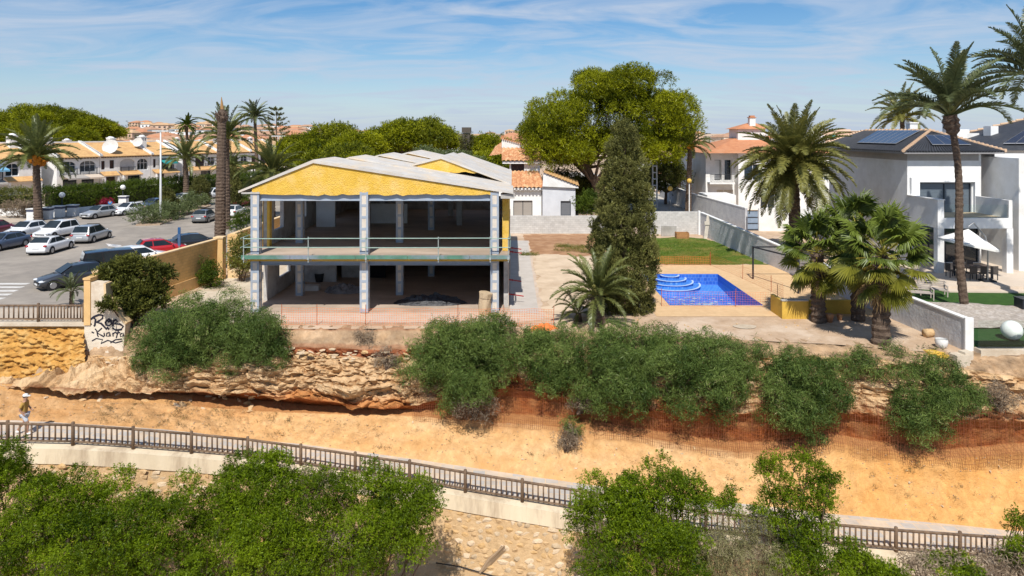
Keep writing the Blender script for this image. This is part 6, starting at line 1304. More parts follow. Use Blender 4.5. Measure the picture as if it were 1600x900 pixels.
# small dry plants on the cliff
def tuft(label, px, py, Y, r, n, mat=None, kind='narrow'): return shrub('dry_bush', label, W(px, py+r*.6, Y), [LB(px, py, Y, r, r*.7), LB(px+r*.5, py+r*.3, Y-.1, r*.7, r*.5)], mat or fol_dry, kind, int(n*.8), 9, .19, 9)
tuft('grey dry bush on the rocky ledge', 605, 560, 34.7, 18, 420); tuft('small dark dry bush at the top of the ledge', 567, 532, 35.4, 17, 300); tuft('dry bush hanging below the rounded cliff shrub', 740, 632, 33.9, 30, 700)
tuft('small green tuft on the sandy slope', 893, 668, 33.2, 15, 260, fol_acacia); tuft('dry tuft under the small green tuft on the sand', 885, 688, 32.9, 18, 380)
tuft('large grey twiggy bush at the right end of the cliff', 1556, 620, 31.3, 26, 700); tuft('grey dead bush left of the largest cliff shrub', 905, 630, 33.6, 18, 420)
# grass specks on the lot and slope
# brown net hung along the red soil
netdark = pm('brown_net', (.26, .085, .04), (.19, .06, .03), 3, .8)
def soil_net(label, px0, px1, up, lo):
    t = None; m = MB(); cols = np.arange(px0, px1, 3.0); g = {}
    for i, px in enumerate(cols):
        a = terr(px, R_ROCK0, R_ROCK1, up+.03*math.sin(i*.4)); b = terr(px, R_FOOT, R_SAND1, lo*(1+.3*math.sin(i*.23)))
        for j in range(13):
            s = j/12; g[i, j] = a.lerp(b, s)+Vector((0, -.16-.10*math.sin(PI*s), .03))
    t = thing('slope_net', label, 'net', tuple(g[0, 0])); o0 = t.location
    for (i, j), p in g.items():
        p = p-o0
        if (i+1, j) in g: q = g[i+1, j]-o0; v = Vector((0, 0, .005)); m.quad(p-v, q-v, q+v, p+v)
        if (i, j+1) in g: q = g[i, j+1]-o0; v = Vector((.005, 0, 0)); m.quad(p-v, p+v, q+v, q-v)
    m.build('netting', netdark, t, fixn=False)
soil_net('rust coloured net sagging along the red soil under the cliff shrubs', 930, 1320, .80, .10); soil_net('rust coloured net across the right end of the sandy slope', 1325, 1600, .78, .12); soil_net('rust coloured net on the red soil left of the largest shrub', 645, 900, .80, .06)
# juniper on the plot corner, garden bushes
shrub('juniper', 'dark spreading juniper above the graffiti parapet', (XX(215, 36.9), 36.9, 0), [LB(183, 424, 37.2, 24, 11), LB(222, 418, 37.4, 28, 9), LB(250, 432, 37.4, 17, 10), LB(205, 447, 37.2, 28, 12), LB(240, 455, 37.3, 24, 10), LB(178, 462, 37.0, 14, 9), LB(215, 478, 37.0, 26, 12), LB(248, 474, 37.2, 14, 8), LB(168, 478, 35.6, 14, 5), LB(160, 436, 37, 14, 6), LB(196, 496, 36.8, 16, 7)], fol_juni, 'scale', 3400, 12, .34, 9, dirup=.3, nsub=6)
shrub('garden_bush', 'green bush at the garden steps beside the building', (XX(376, 48), 48, 0), [LB(376, 395, 48, 15, 22), LB(384, 412, 47.5, 12, 14), LB(370, 412, 47.6, 10, 12)], fol_hedge_y, 'broad', 1100, 9, .3, 5)
shrub('climbing_plant', 'green climber at the inner foot of the ochre wall', (-20.4, 46.2, 0), [LB(328, 425, 46.3, 9, 18), LB(332, 440, 46.0, 14, 14), LB(320, 437, 46.0, 9, 10)], fol_hedge, 'broad', 800, 9, .26, 5)
palm('young_palm', 'grey green young palm on the street behind the pier', (XX(112, 41), 41, 0), (XX(112, 41), 41, .9), 1.25, 20, fol_palm_b, 'b', .13, 0, 6, 1.2, seed=5)
# cypress and its companions on the plot
cy = thing('cypress_tree', 'tall broad dark cypress beside the pool', 'tree', (XX(975, 40.0), 40.0, 0)); lob = []; rr = random.Random(2)
prof = [(0.5, 1.45), (1.2, 1.72), (2.2, 1.86), (3.4, 1.86), (4.6, 1.74), (5.8, 1.60), (7.0, 1.46), (8.0, 1.26), (9.0, 1.00), (9.8, .74), (10.4, .46)]
for z, r in prof:
    lob.append(((0, 0, z), (r*.74, r*.74, .75)))
    for k in range(max(3, int(r*6.5))):
        a = rr.uniform(0, 2*PI); q = r*.80; s = .30+.28*r*.55; lob.append(((q*math.cos(a)*rr.uniform(.75, 1.05), q*math.sin(a)*rr.uniform(.75, 1.05), z+rr.uniform(-.4, .4)), (s, s, s*1.2)))
P, d, v = lobe_points(sublobes(lob, 2, .3, .5, .9), 19000, .22, .25, -.95); D = d*.6+rand_dirs(len(d))*.3; D[:, 2] += .9
sprigs('crown', fol_cyp, P, D, 'scale', 9, .27, v, cy); m = MB(); branch(m, (0, 0, -.2), (0, 0, 10.2), .3, .05, 8, 6, .05); m.build('trunk', bark, cy)
pp = G(932, 508); palm('date_palm', 'low date palm with arching fronds in front of the cypress', (pp.x, pp.y, 0), (pp.x+.05, pp.y, 1.55), 2.45, 42, fol_palm, 'a', .40, 0, 6, 1.15, seed=3)
pp = G(905, 505); palm('date_palm', 'small date palm sprouting left of the low palm by the cypress', (pp.x, pp.y+.4, 0), (pp.x, pp.y+.4, .45), 1.7, 16, fol_palm, 'a', .18, 1, 6, 1.2, seed=8)
# fan palms on the right of the plot
pp = G(1279, 503); fan_palm('left fan palm beside the ochre planter wall', (pp.x, pp.y, 0), (pp.x-.1, pp.y, ZZ(395, pp.y)), 2.3, 40, .33, 1)
pp = G(1345, 503); fan_palm('middle fan palm standing behind the other two', (pp.x, pp.y+.3, 0), (pp.x+.0, pp.y+.3, ZZ(368, pp.y)), 2.3, 36, .30, 2, 10)
pp = G(1376, 537); fan_palm('right fan palm with the thick shaggy trunk nearest the boundary wall', (pp.x, pp.y, 0), (pp.x+.1, pp.y, ZZ(402, pp.y)), 2.4, 42, .36, 3, 16)
# date palms on the right
palm('date_palm', 'big bushy date palm behind the boundary wall', (XX(1243, 56), 56, 0), (XX(1240, 56), 56, ZZ(262, 56)), 5.0, 125, fol_palm_y, 'y', .45, 0, 8, 1.1, seed=4)
palm('date_palm', 'tall windswept date palm leaning in the villa garden', (XX(1508, 39.3), 39.3, .3), (XX(1484, 39.3), 39.3, ZZ(180, 39.3)), 4.2, 40, fol_palm_b, 'b', .205, 0, 4, 1.05, boot=1.1, bend=(.10, -.16), seed=7, tilt=(0, 0))
palm('date_palm', 'date palm cut by the right edge of the picture, high crown', (XX(1640, 40), 41, .3), (XX(1640, 40), 41, ZZ(118, 41)), 4.4, 34, fol_palm_b, 'b', .28, 0, 5, 1.05, boot=1.0, seed=9)
palm('date_palm', 'date palm rising behind the villa roof', (XX(1410, 82), 82, 0), (XX(1410, 82), 82, ZZ(186, 82)), 4.2, 44, fol_palm_y, 'y', .3, 0, 6, 1.2, seed=10)
palm('date_palm', 'slim date palm with orange crown base at the lane', (XX(1075, 86), 86, 0), (XX(1078, 86), 86, ZZ(228, 86)), 3.2, 40, fol_palm, 'a', .33, 0, 6, 1.2, seed=11, fruits=2)
palm('date_palm', 'small date palm beyond the lane on the hedge', (XX(1060, 118), 118, 0), (XX(1060, 118), 118, ZZ(268, 118)), 3.2, 30, fol_palm, 'a', .3, 1, 6, 1.3, seed=12)
palm('date_palm', 'small date palm left of the lattice pole', (XX(1010, 112), 112, 0), (XX(1010, 112), 112, ZZ(275, 112)), 3.0, 26, fol_palm, 'a', .3, 1, 6, 1.3, seed=13)
# palms on the left
palm('date_palm', 'fruiting date palm with orange clusters at the left edge', (XX(60, 81), 81, 0), (XX(56, 81), 81, ZZ(247, 81)), 4.9, 48, fol_palm, 'a', .42, 0, 6, 1.15, fruits=6, seed=14)
palm('date_palm', 'date palm among the parked cars left of the dead trunk', (XX(291, 108), 108, 0), (XX(290, 108), 108, ZZ(249, 108)), 4.1, 34, fol_palm, 'a', .42, 0, 6, 1.25, seed=15)
palm('date_palm', 'date palm whose crown shows behind the dead trunk', (XX(353, 74), 74, 0), (XX(353, 74), 74, ZZ(217, 74)), 3.7, 44, fol_palm, 'a', .4, 0, 6, 1.2, seed=16)
palm('date_palm', 'tall slim palm standing above the last terraced house', (XX(403, 140), 140, 0), (XX(398, 140), 140, ZZ(184, 140)), 4.0, 40, fol_palm_b, 'b', .34, 0, 6, 1.3, seed=17)
palm('date_palm', 'wide date palm just left of the shell building roof', (XX(425, 84), 84, 0), (XX(425, 84), 84, ZZ(272, 84)), 4.6, 44, fol_palm, 'a', .35, 0, 6, 1.2, seed=18)
palm('date_palm', 'small date palm with orange base under the terraced roofs', (XX(360, 95), 95, 0), (XX(360, 95), 95, ZZ(263, 95)), 2.9, 30, fol_palm, 'a', .3, 0, 6, 1.3, fruits=2, seed=19)
palm('fan_like_palm', 'bushy round palm crown behind the terraced roofs', (XX(292, 165), 165, 0), (XX(292, 165), 165, ZZ(197, 165)), 3.0, 40, fol_hedge, 'h', .35, 0, 7, 2.0, seed=20)
dt = thing('dead_palm_trunk', 'tall bare dead palm trunk with a pointed tip beside the ochre wall', 'palm', (XX(343, 52.5), 52.5, 0)); m = MB(); H = ZZ(190, 52.5); N = 90; pts = []; rr_ = []
for i in range(N+1): s = i/N; pts.append((.18*s, 0, H*s-.1)); rr_.append((.44-.13*s)*(1.05 if i % 2 else .95))
m.tube(pts, rr_, 12, True, .05); m.build('trunk', palmbark, dt); m = MB(); m.tube([(.18, 0, H-.1), (.18, 0, H+.25), (.18, 0, H+.55), (.2, 0, H+.95)], [.32, .45, .38, .16], 10, True, .14)
for k in range(40): a = random.uniform(0, 2*PI); z = H+random.uniform(0, .7); m.beam((.18+.35*math.cos(a), .35*math.sin(a), z), (.18+.5*math.cos(a), .5*math.sin(a), z+.25), .08, .04)
m.build('leaf_boots', palmbark, dt); m = MB(); m.tube([(.2, 0, H+.9), (.17, 0, H+1.3), (.15, 0, H+1.9)], [.14, .10, .02], 6, True, .2); m.build('spear_tip', pm('dead_spear', (.38, .22, .09), None, 6, .9), dt)
# big stone pine
bp = thing('stone_pine', 'huge umbrella pine with a leaning trunk behind the cypress', 'tree', (XX(948, 88), 88, 0)); BL = bp.location
pl = [(870, 195, 46, 34), (850, 230, 34, 26), (905, 165, 50, 34), (955, 140, 52, 28), (1000, 150, 46, 30), (1040, 185, 34, 36), (960, 180, 60, 40), (1010, 205, 44, 34), (915, 215, 50, 34), (862, 244, 34, 20), (900, 245, 34, 22), (1035, 225, 30, 24), (950, 228, 40, 26), (1000, 240, 30, 18), (980, 128, 36, 14), (1048, 172, 22, 24), (1045, 205, 24, 24), (1015, 168, 34, 26), (1030, 240, 26, 18), (985, 165, 40, 30), (930, 130, 30, 14), (845, 205, 24, 26), (880, 225, 40, 26)]
lob = []; rr = random.Random(5)
for (x, y, a, b) in pl:
    for k in range(13):
        Yl = 88+rr.uniform(-6.5, 7.5); p = W(x+rr.uniform(-.7, .7)*a, y+rr.uniform(-.65, .65)*b, 88); s = rr.uniform(1.1, 2.0)
        lob.append(((p.x-BL.x, Yl-88, p.z), (s, s, s*.62)))
lob += [(tuple(W(x_, y_, 88)-BL), (r_, r_, r_*.5)) for x_, y_, r_ in ((945, 180, 6.5), (890, 215, 4.5), (1005, 190, 5))]
P, d, v = lobe_points(lob, 27000, .34, .35, -.6); D = d*.9+rand_dirs(len(d))*.5; D[:, 2] += .35
sprigs('crown', fol_pine, P, D, 'needle', 9, .68, v, bp); m = MB()
tp = [W(948, 345, 88)-BL, W(938, 315, 88)-BL, W(928, 285, 88)-BL, W(918, 262, 88)-BL, W(908, 245, 88)-BL]; tp[0].z = -.2
m.tube(tp, [.62, .5, .45, .42, .36], 9)
for q in (tp[3], tp[4], tp[2]):
    for k in range(7): branch(m, q, lob[rr.randrange(len(lob))][0], .22, .06, 6, 5, .2)
branch(m, tp[1], W(965, 250, 88)-BL, .22, .08, 6, 5, .2); branch(m, tp[1], W(945, 262, 88)-BL, .2, .08, 6, 5, .2); m.build('trunk', bark, bp)
# woods: pines behind the building and at the left
for i, (px, py, Y, rx, lb) in enumerate(((482, 208, 108, 5.2, 'pine at the left end of the row behind the shell building'), (520, 192, 112, 5.6, 'tallest pine in the left group behind the shell building'), (560, 205, 104, 5.0, 'pine with pale crown above the shell roof'), (598, 200, 118, 4.6, 'pine left of the twin rounded pines'), (625, 190, 112, 4.8, 'left one of the twin rounded pines'), (662, 184, 114, 5.0, 'right one of the twin rounded pines'), (688, 200, 120, 3.8, 'pine standing just left of the ivy tower'), (500, 240, 96, 4.0, 'low pine filling in behind the roof on the left'), (755, 212, 112, 4.2, 'yellowish pine right of the ivy tower'), (785, 222, 118, 3.6, 'small pine left of the big umbrella pine'), (765, 240, 98, 3.6, 'low pine above the neighbour\'s side roof'), (545, 228, 94, 4.4, 'low broad pine touching the stepped roof'), (460, 225, 118, 3.4, 'small pine right of the monkey puzzle'))):
    top = ZZ(py, Y); pine(lb, (XX(px, Y), Y, 0), top, rx, max(2.6, rx*.72), 26, 2300, .92, fol_pine_far if i % 2 else fol_pine, group='pines behind the shell building', flat=-.6)
for i, (px, py, Y, rx, lb) in enumerate(((-30, 172, 165, 8, 'left wood pine cut by the picture edge'), (25, 166, 170, 8.5, 'broad pine behind the fruiting palm'), (70, 163, 168, 8, 'highest pine of the left wood'), (105, 172, 172, 7.5, 'pine right of the highest one in the left wood'), (140, 184, 172, 6.5, 'lower pine near the right end of the left wood'), (163, 190, 176, 5.0, 'last pine at the right end of the left wood'), (50, 190, 160, 7, 'pine in the front of the left wood'), (-5, 195, 158, 7, 'front pine at the left edge above the orange roofs'), (115, 200, 160, 6, 'front pine above the domed chimneys'))):
    pine(lb, (XX(px, Y), Y, 0), ZZ(py, Y), rx, rx*.62, 26, 2600, 1.1, fol_pine if i % 3 else fol_pine_far, group='pines of the wood on the left', flat=-.5)
for px, py, Y, rx, mt, lb in ((670, 232, 92, 3.6, fol_olive, 'grey green olive tree behind the roof'), (705, 236, 94, 3.2, fol_olive, 'second grey green tree left of the ivy tower'), (730, 242, 92, 2.6, fol_olive, 'low grey green tree below the ivy tower'), (880, 262, 90, 4.4, fol_juni, 'dark tree filling the gap under the umbrella pine'), (912, 275, 92, 3.4, fol_juni, 'dark tree left of the umbrella pine trunk'), (965, 262, 92, 3.6, fol_hedge_y, 'yellow green tree right of the umbrella pine trunk'), (1095, 225, 110, 3.4, fol_pine, 'dark green tree beside the red roofed house'), (205, 288, 112, 3.0, fol_hedge, 'round green tree before the arched loggia'), (1040, 245, 100, 3.6, fol_juni, 'dark tree in the shade behind the lattice pole')):
    pine(lb, (XX(px, Y), Y, 0), ZZ(py, Y), rx, rx*.85, 20, 2400, .6, mt, name='garden_tree', kind='broad', flat=-.8)
shrub('garden_bush', 'fresh green bush at the foot of the umbrella pine', (XX(925, 76), 76, 0), [LB(920, 318, 76, 18, 12), LB(932, 322, 75.5, 12, 9), LB(910, 322, 75.5, 9, 8)], fol_hedge, 'broad', 1000, 9, .4, 4)
# monkey puzzle, ivy tower
mp_ = thing('monkey_puzzle', 'tiered araucaria with sparse whorls near the tall slim palm', 'tree', (XX(432, 138), 138, 0)); m = MB(); H = ZZ(169, 138); m.tube([(0, 0, 0), (0, 0, H)], [.3, .04], 7); m.build('trunk', bark, mp_); Pl, Dl = [], []
for z in np.arange(5.5, H-.2, 1.05):
    L = .4+(H-z)*.36; n_ = 5
    for k in range(n_):
        a = 2*PI*k/n_+z
        for q in np.linspace(.25, 1, 9): Pl.append((L*q*math.cos(a), L*q*math.sin(a), z+.30*q*q*L)); Dl.append((math.cos(a), math.sin(a), .5))
sprigs('crown', fol_cyp, np.array(Pl), np.array(Dl, float), 'scale', 12, .75, rng.uniform(.1, .6, len(Pl)), mp_)
iv = thing('ivy_tower', 'dark ivy covered column with a square top above the pines', 'tower', (XX(729, 110), 110, 0)); m = MB(); m.box2(-.6, .6, -.6, .6, 0, ZZ(208, 110)); m.box2(-.72, .72, -.72, .72, ZZ(207.5, 110), ZZ(199, 110)); m.build('shaft', pm('tower_brown', (.10, .085, .07), None, 3, .9), iv)
P, d, v = lobe_points([((0, 0, z), (.85, .85, .8)) for z in np.arange(4, ZZ(209, 110), .7)], 1500, .3, 0, -1); sprigs('ivy', fol_cyp, P, d, 'broad', 8, .4, v*.6, iv)
# hedges and street planting on the left
def hedge(label, a, b, h, th, mat, n, name='hedge'):
    t = thing(name, label, 'hedge', (*a, 0)); a_ = Vector((0, 0)); d_ = Vector((b[0]-a[0], b[1]-a[1])); L = d_.length; lb_ = []
    for k in range(int(L/.9)+1): q = d_*(k*.9/L); lb_.append(((q.x, q.y, h*.5+random.uniform(-.1, .1)), (th, th, h*.54+random.uniform(-.08, .12))))
    P, d, v = lobe_points(lb_, n, .3, .3, -.7); D = d+rand_dirs(len(d))*.4; D[:, 2] += .4; sprigs('leaves', mat, P, D, 'broad', 9, .42, v, t)
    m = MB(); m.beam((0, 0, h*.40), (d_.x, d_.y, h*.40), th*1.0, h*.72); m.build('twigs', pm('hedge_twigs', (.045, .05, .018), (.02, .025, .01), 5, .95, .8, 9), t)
    m = MB(); m.tube([(0, 0, -.1), (0, 0, h*.6)], [.06, .03], 5); sme = m.mesh('stem', bark)
    for k in range(0, int(L/.9)+1, 2): q = d_*(k*.9/L); link('stem', sme, t, (q.x, q.y, 0))
hedge('clipped hedge behind the white gate posts', (-61.5, 90.5), (-58.3, 97), 2.9, 1.3, fol_hedge, 3000); hedge('hedge with reddish tips behind the silver hatchback', (-58, 97.5), (-53, 113), 3.0, 1.3, fol_hedge, 4200); hedge('lower yellow green hedge at the left edge', (-76, 88), (-63, 90), 2.8, 1.4, fol_hedge_y, 3400); hedge('long hedge running on behind the far parked cars', (-52.5, 114), (-46, 140), 2.8, 1.3, fol_hedge, 4200)
hedge('green hedge beside the lane below the red roofed house', (XX(1038, 128), 130), (XX(1092, 128), 130), 3.0, 1.4, fol_hedge_y, 1600)
for i, (px, py, Y, s, mt, lb) in enumerate(((162, 300, 96, .8, fol_red, 'red flowering bush in the hedge'), (45, 300, 94, .9, fol_red, 'pink flowering bush behind the fruiting palm'), (30, 325, 84, 1.7, fol_dry, 'leafless brown bush by the white gate posts'), (232, 341, 78, 1.6, fol_olive, 'rounded oleander at the near end of the median'), (262, 332, 82, 1.6, fol_olive, 'oleander on the median right of the lamp pole'), (285, 327, 87, 1.5, fol_olive, 'white flowering oleander in the middle of the median'), (306, 321, 93, 1.6, fol_olive, 'white flowering oleander at the far end of the median'), (375, 305, 96, 2.2, fol_hedge, 'tall clipped green hedge block beyond the ochre wall'), (388, 332, 70, 1.6, fol_hedge, 'green hedge block at the building corner'))):
    q = (XX(px, Y), Y, 0); shrub('street_shrub', lb, q, [((q[0], q[1], s*.62), (s*.8, s*.8, s*.65)), ((q[0]+s*.6, q[1]+.2, s*.5), (s*.6, s*.6, s*.5)), ((q[0]-s*.6, q[1]-.2, s*.5), (s*.6, s*.6, s*.5))], mt, 'broad', 900, 9, .36, 4)
def small_cypress(label, px, Y, top, r):
    t = thing('garden_cypress', label, 'tree', (XX(px, Y), Y, 0)); H = ZZ(top, Y); lb_ = [((random.uniform(-.2, .2)*r, random.uniform(-.2, .2)*r, z), (r*(.55+.45*math.sin(PI*min(1, (z+.6)/H))), )*3) for z in np.arange(.7, H-.2, .55)]
    P, d, v = lobe_points(lb_, 1300, .35, .2, -.9); D = d*.6+rand_dirs(len(d))*.3; D[:, 2] += .9; sprigs('crown', fol_cyp, P, D, 'scale', 10, .42, v, t); m = MB(); m.tube([(0, 0, 0), (0, 0, H*.8)], [.12, .04], 6); m.build('trunk', bark, t)
small_cypress('small dark cypress by the lamp pole on the median', 262, 84, 297, .9); small_cypress('small dark cypress between the date palm and the dead trunk', 313, 98, 277, 1.2); small_cypress('small dark cypress right of the dead trunk', 362, 88, 268, 1.1)
gp_ = pm('gate_post_dark', (.06, .055, .05), None, 3, .8)
for i, (px, py) in enumerate(((47, 345), (69, 343), (88, 340), (110, 338), (190, 322))):
    p = G(px, py); t = thing('gate_post', ['leftmost', 'second', 'third', 'fourth', 'farthest'][i]+' white gate post with dark bands along the pavement', 'post', (p.x, p.y+.5, 0)); m = MB(); m.box2(-.55, .55, -.35, .35, 0, 1.05); m.build('shaft', white, t); m = MB(); m.box2(-.58, .58, -.38, .38, 1.052, 1.2); m.box2(-.55, .55, -.35, .35, 1.2, 1.32); m.build('band', pm('band_blue', (.10, .11, .16), None, 3, .6), t); m = MB(); m.box2(-.62, .62, -.42, .42, 1.322, 1.42); m.build('cap', white, t)
wall_run('garden_wall', 'low white garden wall at the left edge of the street', [(-80, 86.5, 0), (-61.5, 86.0, 0)], .9, .3, white)
wall_run('garden_wall', 'low white wall between the gate posts and the silver hatchback', [(-56.6, 88.6, 0), (-52.8, 97.5, 0)], .7, .3, white)
med = slab('median_kerb', [G(212, 353), G(250, 352), G(330, 322), G(322, 318), G(225, 343)], -.05, .14, pm('median_earth', (.42, .31, .22), None, 2, .95), 'kerbed planting strip in the middle of the street')
linem = pm('road_paint', (.66, .64, .60), (.50, .48, .45), 3, .8)
for k in range(6):
    y = 41.6+1.05*k; m = MB(); m.quad((-42, y, .010), (-31.6-.35*k, y, .010), (-31.6-.35*k, y+.5, .010), (-42, y+.5, .010)); tag(m.build('crossing_stripe', linem), 'white stripe of the pedestrian crossing', None, kind='structure')
# ------------------------------------------------------------------ cars
tyrem = pm('tyre', (.018, .018, .019), None, 5, .85); rimm = pm('wheel_rim', (.42, .43, .45), None, 3, .35, metal=.7); cglass = glassmat('car_glass', (.025, .035, .042), .06, .35); hlm = pm('head_light', (.70, .72, .75), None, 4, .12, spec=.8); tlm = pm('tail_light', (.38, .015, .02), None, 4, .2, spec=.6); platem = pm('plate', (.75, .75, .74), None, 4, .5); blackp = pm('black_plastic', (.02, .02, .022), None, 4, .6)
SPEC = {'hatch': (4.1, 1.76, 1.48, (.03, .14, .50, .71)), 'mpv': (4.45, 1.82, 1.62, (.015, .10, .52, .75)), 'sedan': (4.65, 1.80, 1.44, (.10, .25, .55, .73)), 'coupe': (4.45, 1.82, 1.43, (.06, .24, .52, .72)), 'van': (4.85, 1.90, 1.88, (.004, .05, .66, .84))}
def car(label, kind, paint, loc, rz, group='cars parked along the street', tail_open=False, roofm=None):
    L, Wd, H, (sa, sb, sc, sdd) = SPEC[kind]; 
    t = thing('parked_car', label, 'car', loc, rz, group)
    w = Wd/2; Yy = lambda s: (s-.5)*L; belt = .92 if kind != 'van' else 1.05; parts = []
    def deck(s):
        rear = [(0, .48), (.006, .80), (.03, belt+.02)] if kind not in ('sedan',) else [(0, .48), (.006, .82), (.03, .99), (.10, 1.0)]
        fr_ = [(sdd, belt+.02), (.84, belt-.10), (.94, belt-.20), (.985, belt-.34), (1.0, .42)]
        q = rear+fr_; return float(np.interp(s, [a for a, b in q], [b for a, b in q]))
    ss = [0, .006, .03, .08, .16, .25, .4, .55, sdd, .78, .84, .90, .94, .97, .985, .995, 1.0]; ss = sorted(set(ss)); m = MB(); n = 9
    for s in ss:
        e = abs(2*s-1); ws = w*(1-.16*max(0, e-.72)/.28*max(0, e-.72)/.28); z = deck(s); b0 = .24+.06*max(0, e-.85)/.15
        half = [(.80*ws, b0-.05), (.97*ws, b0+.02), (ws, .50 if z > .56 else z-.06), (.985*ws, max(z-.20, min(z-.03, .60))), (.93*ws, z-.02), (.60*ws, z+.012), (0, z+.02)]
        row = half+[(-x, zz_) for x, zz_ in half[-2::-1]]
        m.v += [(x, Yy(s), zz_) for x, zz_ in row]; n = len(row)
    for i in range(len(ss)-1):
        for k in range(n): m.f.append((i*n+k, i*n+(k+1) % n, (i+1)*n+(k+1) % n, (i+1)*n+k))
    m.f += [tuple(range(n)), tuple(range((len(ss)-1)*n, len(ss)*n))[::-1]]
    parts.append(('body', m.mesh('body', paint, True)))
    wb, wr = w*.90, w*(.70 if kind != 'van' else .84); g = MB(); st_ = [(sa, belt), ((sa+sb)/2, (belt+H)/2+.04), (sb, H-.045), ((sb+sc)/2, H), (sc, H-.05), (sc+(sdd-sc)*.5, (H+belt)/2+.02), (sdd, belt)]
    def gx(z): return wb+(wr-wb)*max(0, min(1, (z-belt)/(H-belt)))
    for s, z in st_:
        zt_ = max(z, belt+.005); row = [(wb, belt-.03), (gx(zt_-.03), zt_-.03), (gx(zt_)*.86, zt_+.01), (0, zt_+.03), (-gx(zt_)*.86, zt_+.01), (-gx(zt_-.03), zt_-.03), (-wb, belt-.03)]
        g.v += [(x, Yy(s), zz_) for x, zz_ in row]
    for i in range(len(st_)-1):
        for k in range(6): g.f.append((i*7+k, i*7+k+1, i*7+8+k, i*7+7+k))
    parts.append(('cabin', g.mesh('cabin', roofm or paint, False)))
    sg_ = MB()
    for sx in (-1, 1):
        zl, zu = belt+.045, H-.10; ylo0, ylo1 = sa+(sb-sa)*.30+.02, sdd-(sdd-sc)*.18; yup0, yup1 = sb+.025, sc+(sdd-sc)*.12-.01
        cut = [0, .36, .40, .98] if kind != 'van' else [0, .30, .33, .62, .65, .98]
        for c0, c1 in zip(cut[::2], cut[1::2]):
            q = [(ylo0+(ylo1-ylo0)*c0, zl), (ylo0+(ylo1-ylo0)*c1, zl), (yup0+(yup1-yup0)*c1, zu), (yup0+(yup1-yup0)*c0, zu)]
            sg_.poly([(sx*(gx(zz_)+.012), Yy(s), zz_) for s, zz_ in q])
    parts.append(('side_window', sg_.mesh('side_window', cglass, fixn=False)))
    def screen(s0, z0, s1, z1, name, a=.10, b=.90):
        q = MB(); d = .022*(1 if s0 > s1 else -1)
        p = []
        for f in (a, b):
            s = s0+(s1-s0)*f; z = z0+(z1-z0)*f+.085; x = gx(z-.05)*.90; p.append((x, s, z))
        q.poly([(p[0][0], Yy(p[0][1])+d, p[0][2]), (-p[0][0], Yy(p[0][1])+d, p[0][2]), (-p[1][0], Yy(p[1][1])+d, p[1][2]), (p[1][0], Yy(p[1][1])+d, p[1][2])])
        mid = [(x*1.0, s, z) for x, s, z in p]; parts.append((name, q.mesh(name, cglass, fixn=False)))
    screen(sdd, belt, sc, H-.02, 'windscreen', .08, .93); screen(sa, belt, sb, H-.02, 'rear_window', .15, .88)
    wm_ = MB(); rm_ = MB(); am_ = MB(); R_ = .325
    wheels = []
    for s in (.185, .815):
        for sx in (-1, 1):
            a = MB(); a.tube([(sx*(w-.22), Yy(s), R_), (sx*(w+.004), Yy(s), R_)], R_+.06, 20); parts.append(('wheel_arch', a.mesh('wheel_arch', blackp)))
            a = MB(); a.tube([(sx*(w-.21), Yy(s), R_), (sx*(w-.02), Yy(s), R_), (sx*(w+.02), Yy(s), R_)], [R_, R_, R_*.93], 20); wheels.append((a.mesh('tyre', tyrem), None)); c = MB(); c.tube([(sx*(w+.008), Yy(s), R_), (sx*(w+.028), Yy(s), R_)], [R_*.68, R_*.60], 12); wheels.append((c.mesh('rim', rimm), -1))
    zh = deck(.955)-.05
    for sx in (-1, 1):
        a = MB(); a.ball((sx*w*.70, Yy(.957), zh), (.24, .20, .075), 10, 6); parts.append(('headlight', a.mesh('headlight', hlm, True)))
        a = MB(); a.ball((sx*w*.80, Yy(.018), .80 if kind != 'van' else .95), (.17, .11, .10 if kind != 'van' else .25), 10, 6); parts.append(('tail_light', a.mesh('tail_light', tlm, True)))
        a = MB(); a.ball((sx*(w+.07), Yy(sdd-.05), belt+.06), (.11, .07, .075), 8, 6); parts.append(('mirror', a.mesh('mirror', paint, True)))
    a = MB(); a.box((0, Yy(0)-.012, .62), (.52, .02, .12)); parts.append(('plate', a.mesh('plate', platem))); a = MB(); a.box((0, Yy(1)+.010, .40), (.50, .02, .11)); parts.append(('plate', a.mesh('plate', platem)))
    a = MB(); a.box((0, Yy(.985)+.03, .50), (1.0, .06, .13)); parts.append(('grille', a.mesh('grille', blackp)))
    a = MB(); a.box((0, Yy(.5), .22), (Wd-.12, L*.93, .10)); parts.append(('underbody', a.mesh('underbody', blackp)))
    if tail_open:
        a = MB(); a.prism([(-w*.78, Yy(sb)-.02, H), (w*.78, Yy(sb)-.02, H), (w*.72, Yy(sb)-1.05, H+.25), (-w*.72, Yy(sb)-1.05, H+.25)], (0, 0, .06)); parts.append(('tailgate', a.mesh('tailgate', paint)))
    for nme, me in parts: link(nme, me, t)
    for i in range(0, len(wheels), 2):
        o = link('wheel', wheels[i][0], t); link('rim', wheels[i+1][0], o)
    return t
cp = lambda n, c, met=0.0: pm('paint_'+n, c, tuple(x*.97 for x in c), 2, .32, spec=.5, coat=.8, metal=met)
cw, csil, cblue, cblk, cred, cgrey, cmar = cp('white', (.78, .79, .80)), cp('silver', (.42, .43, .44), .35), cp('blue', (.06, .085, .14)), cp('black', (.016, .018, .024)), cp('red', (.42, .015, .02)), cp('grey', (.16, .165, .17), .2), cp('maroon', (.16, .02, .04))
def put(label, kind, paint, px, py, ang, **k):
    p = G(px, py); car(label, kind, paint, (p.x, p.y, .006), rad(-ang), **k)
put('white fastback seen from behind, nearest in the left rows', 'coupe', cw, 80, 393, -4)
put('dark blue saloon cut by the left edge, facing the camera', 'sedan', cblue, 5, 389, 186)
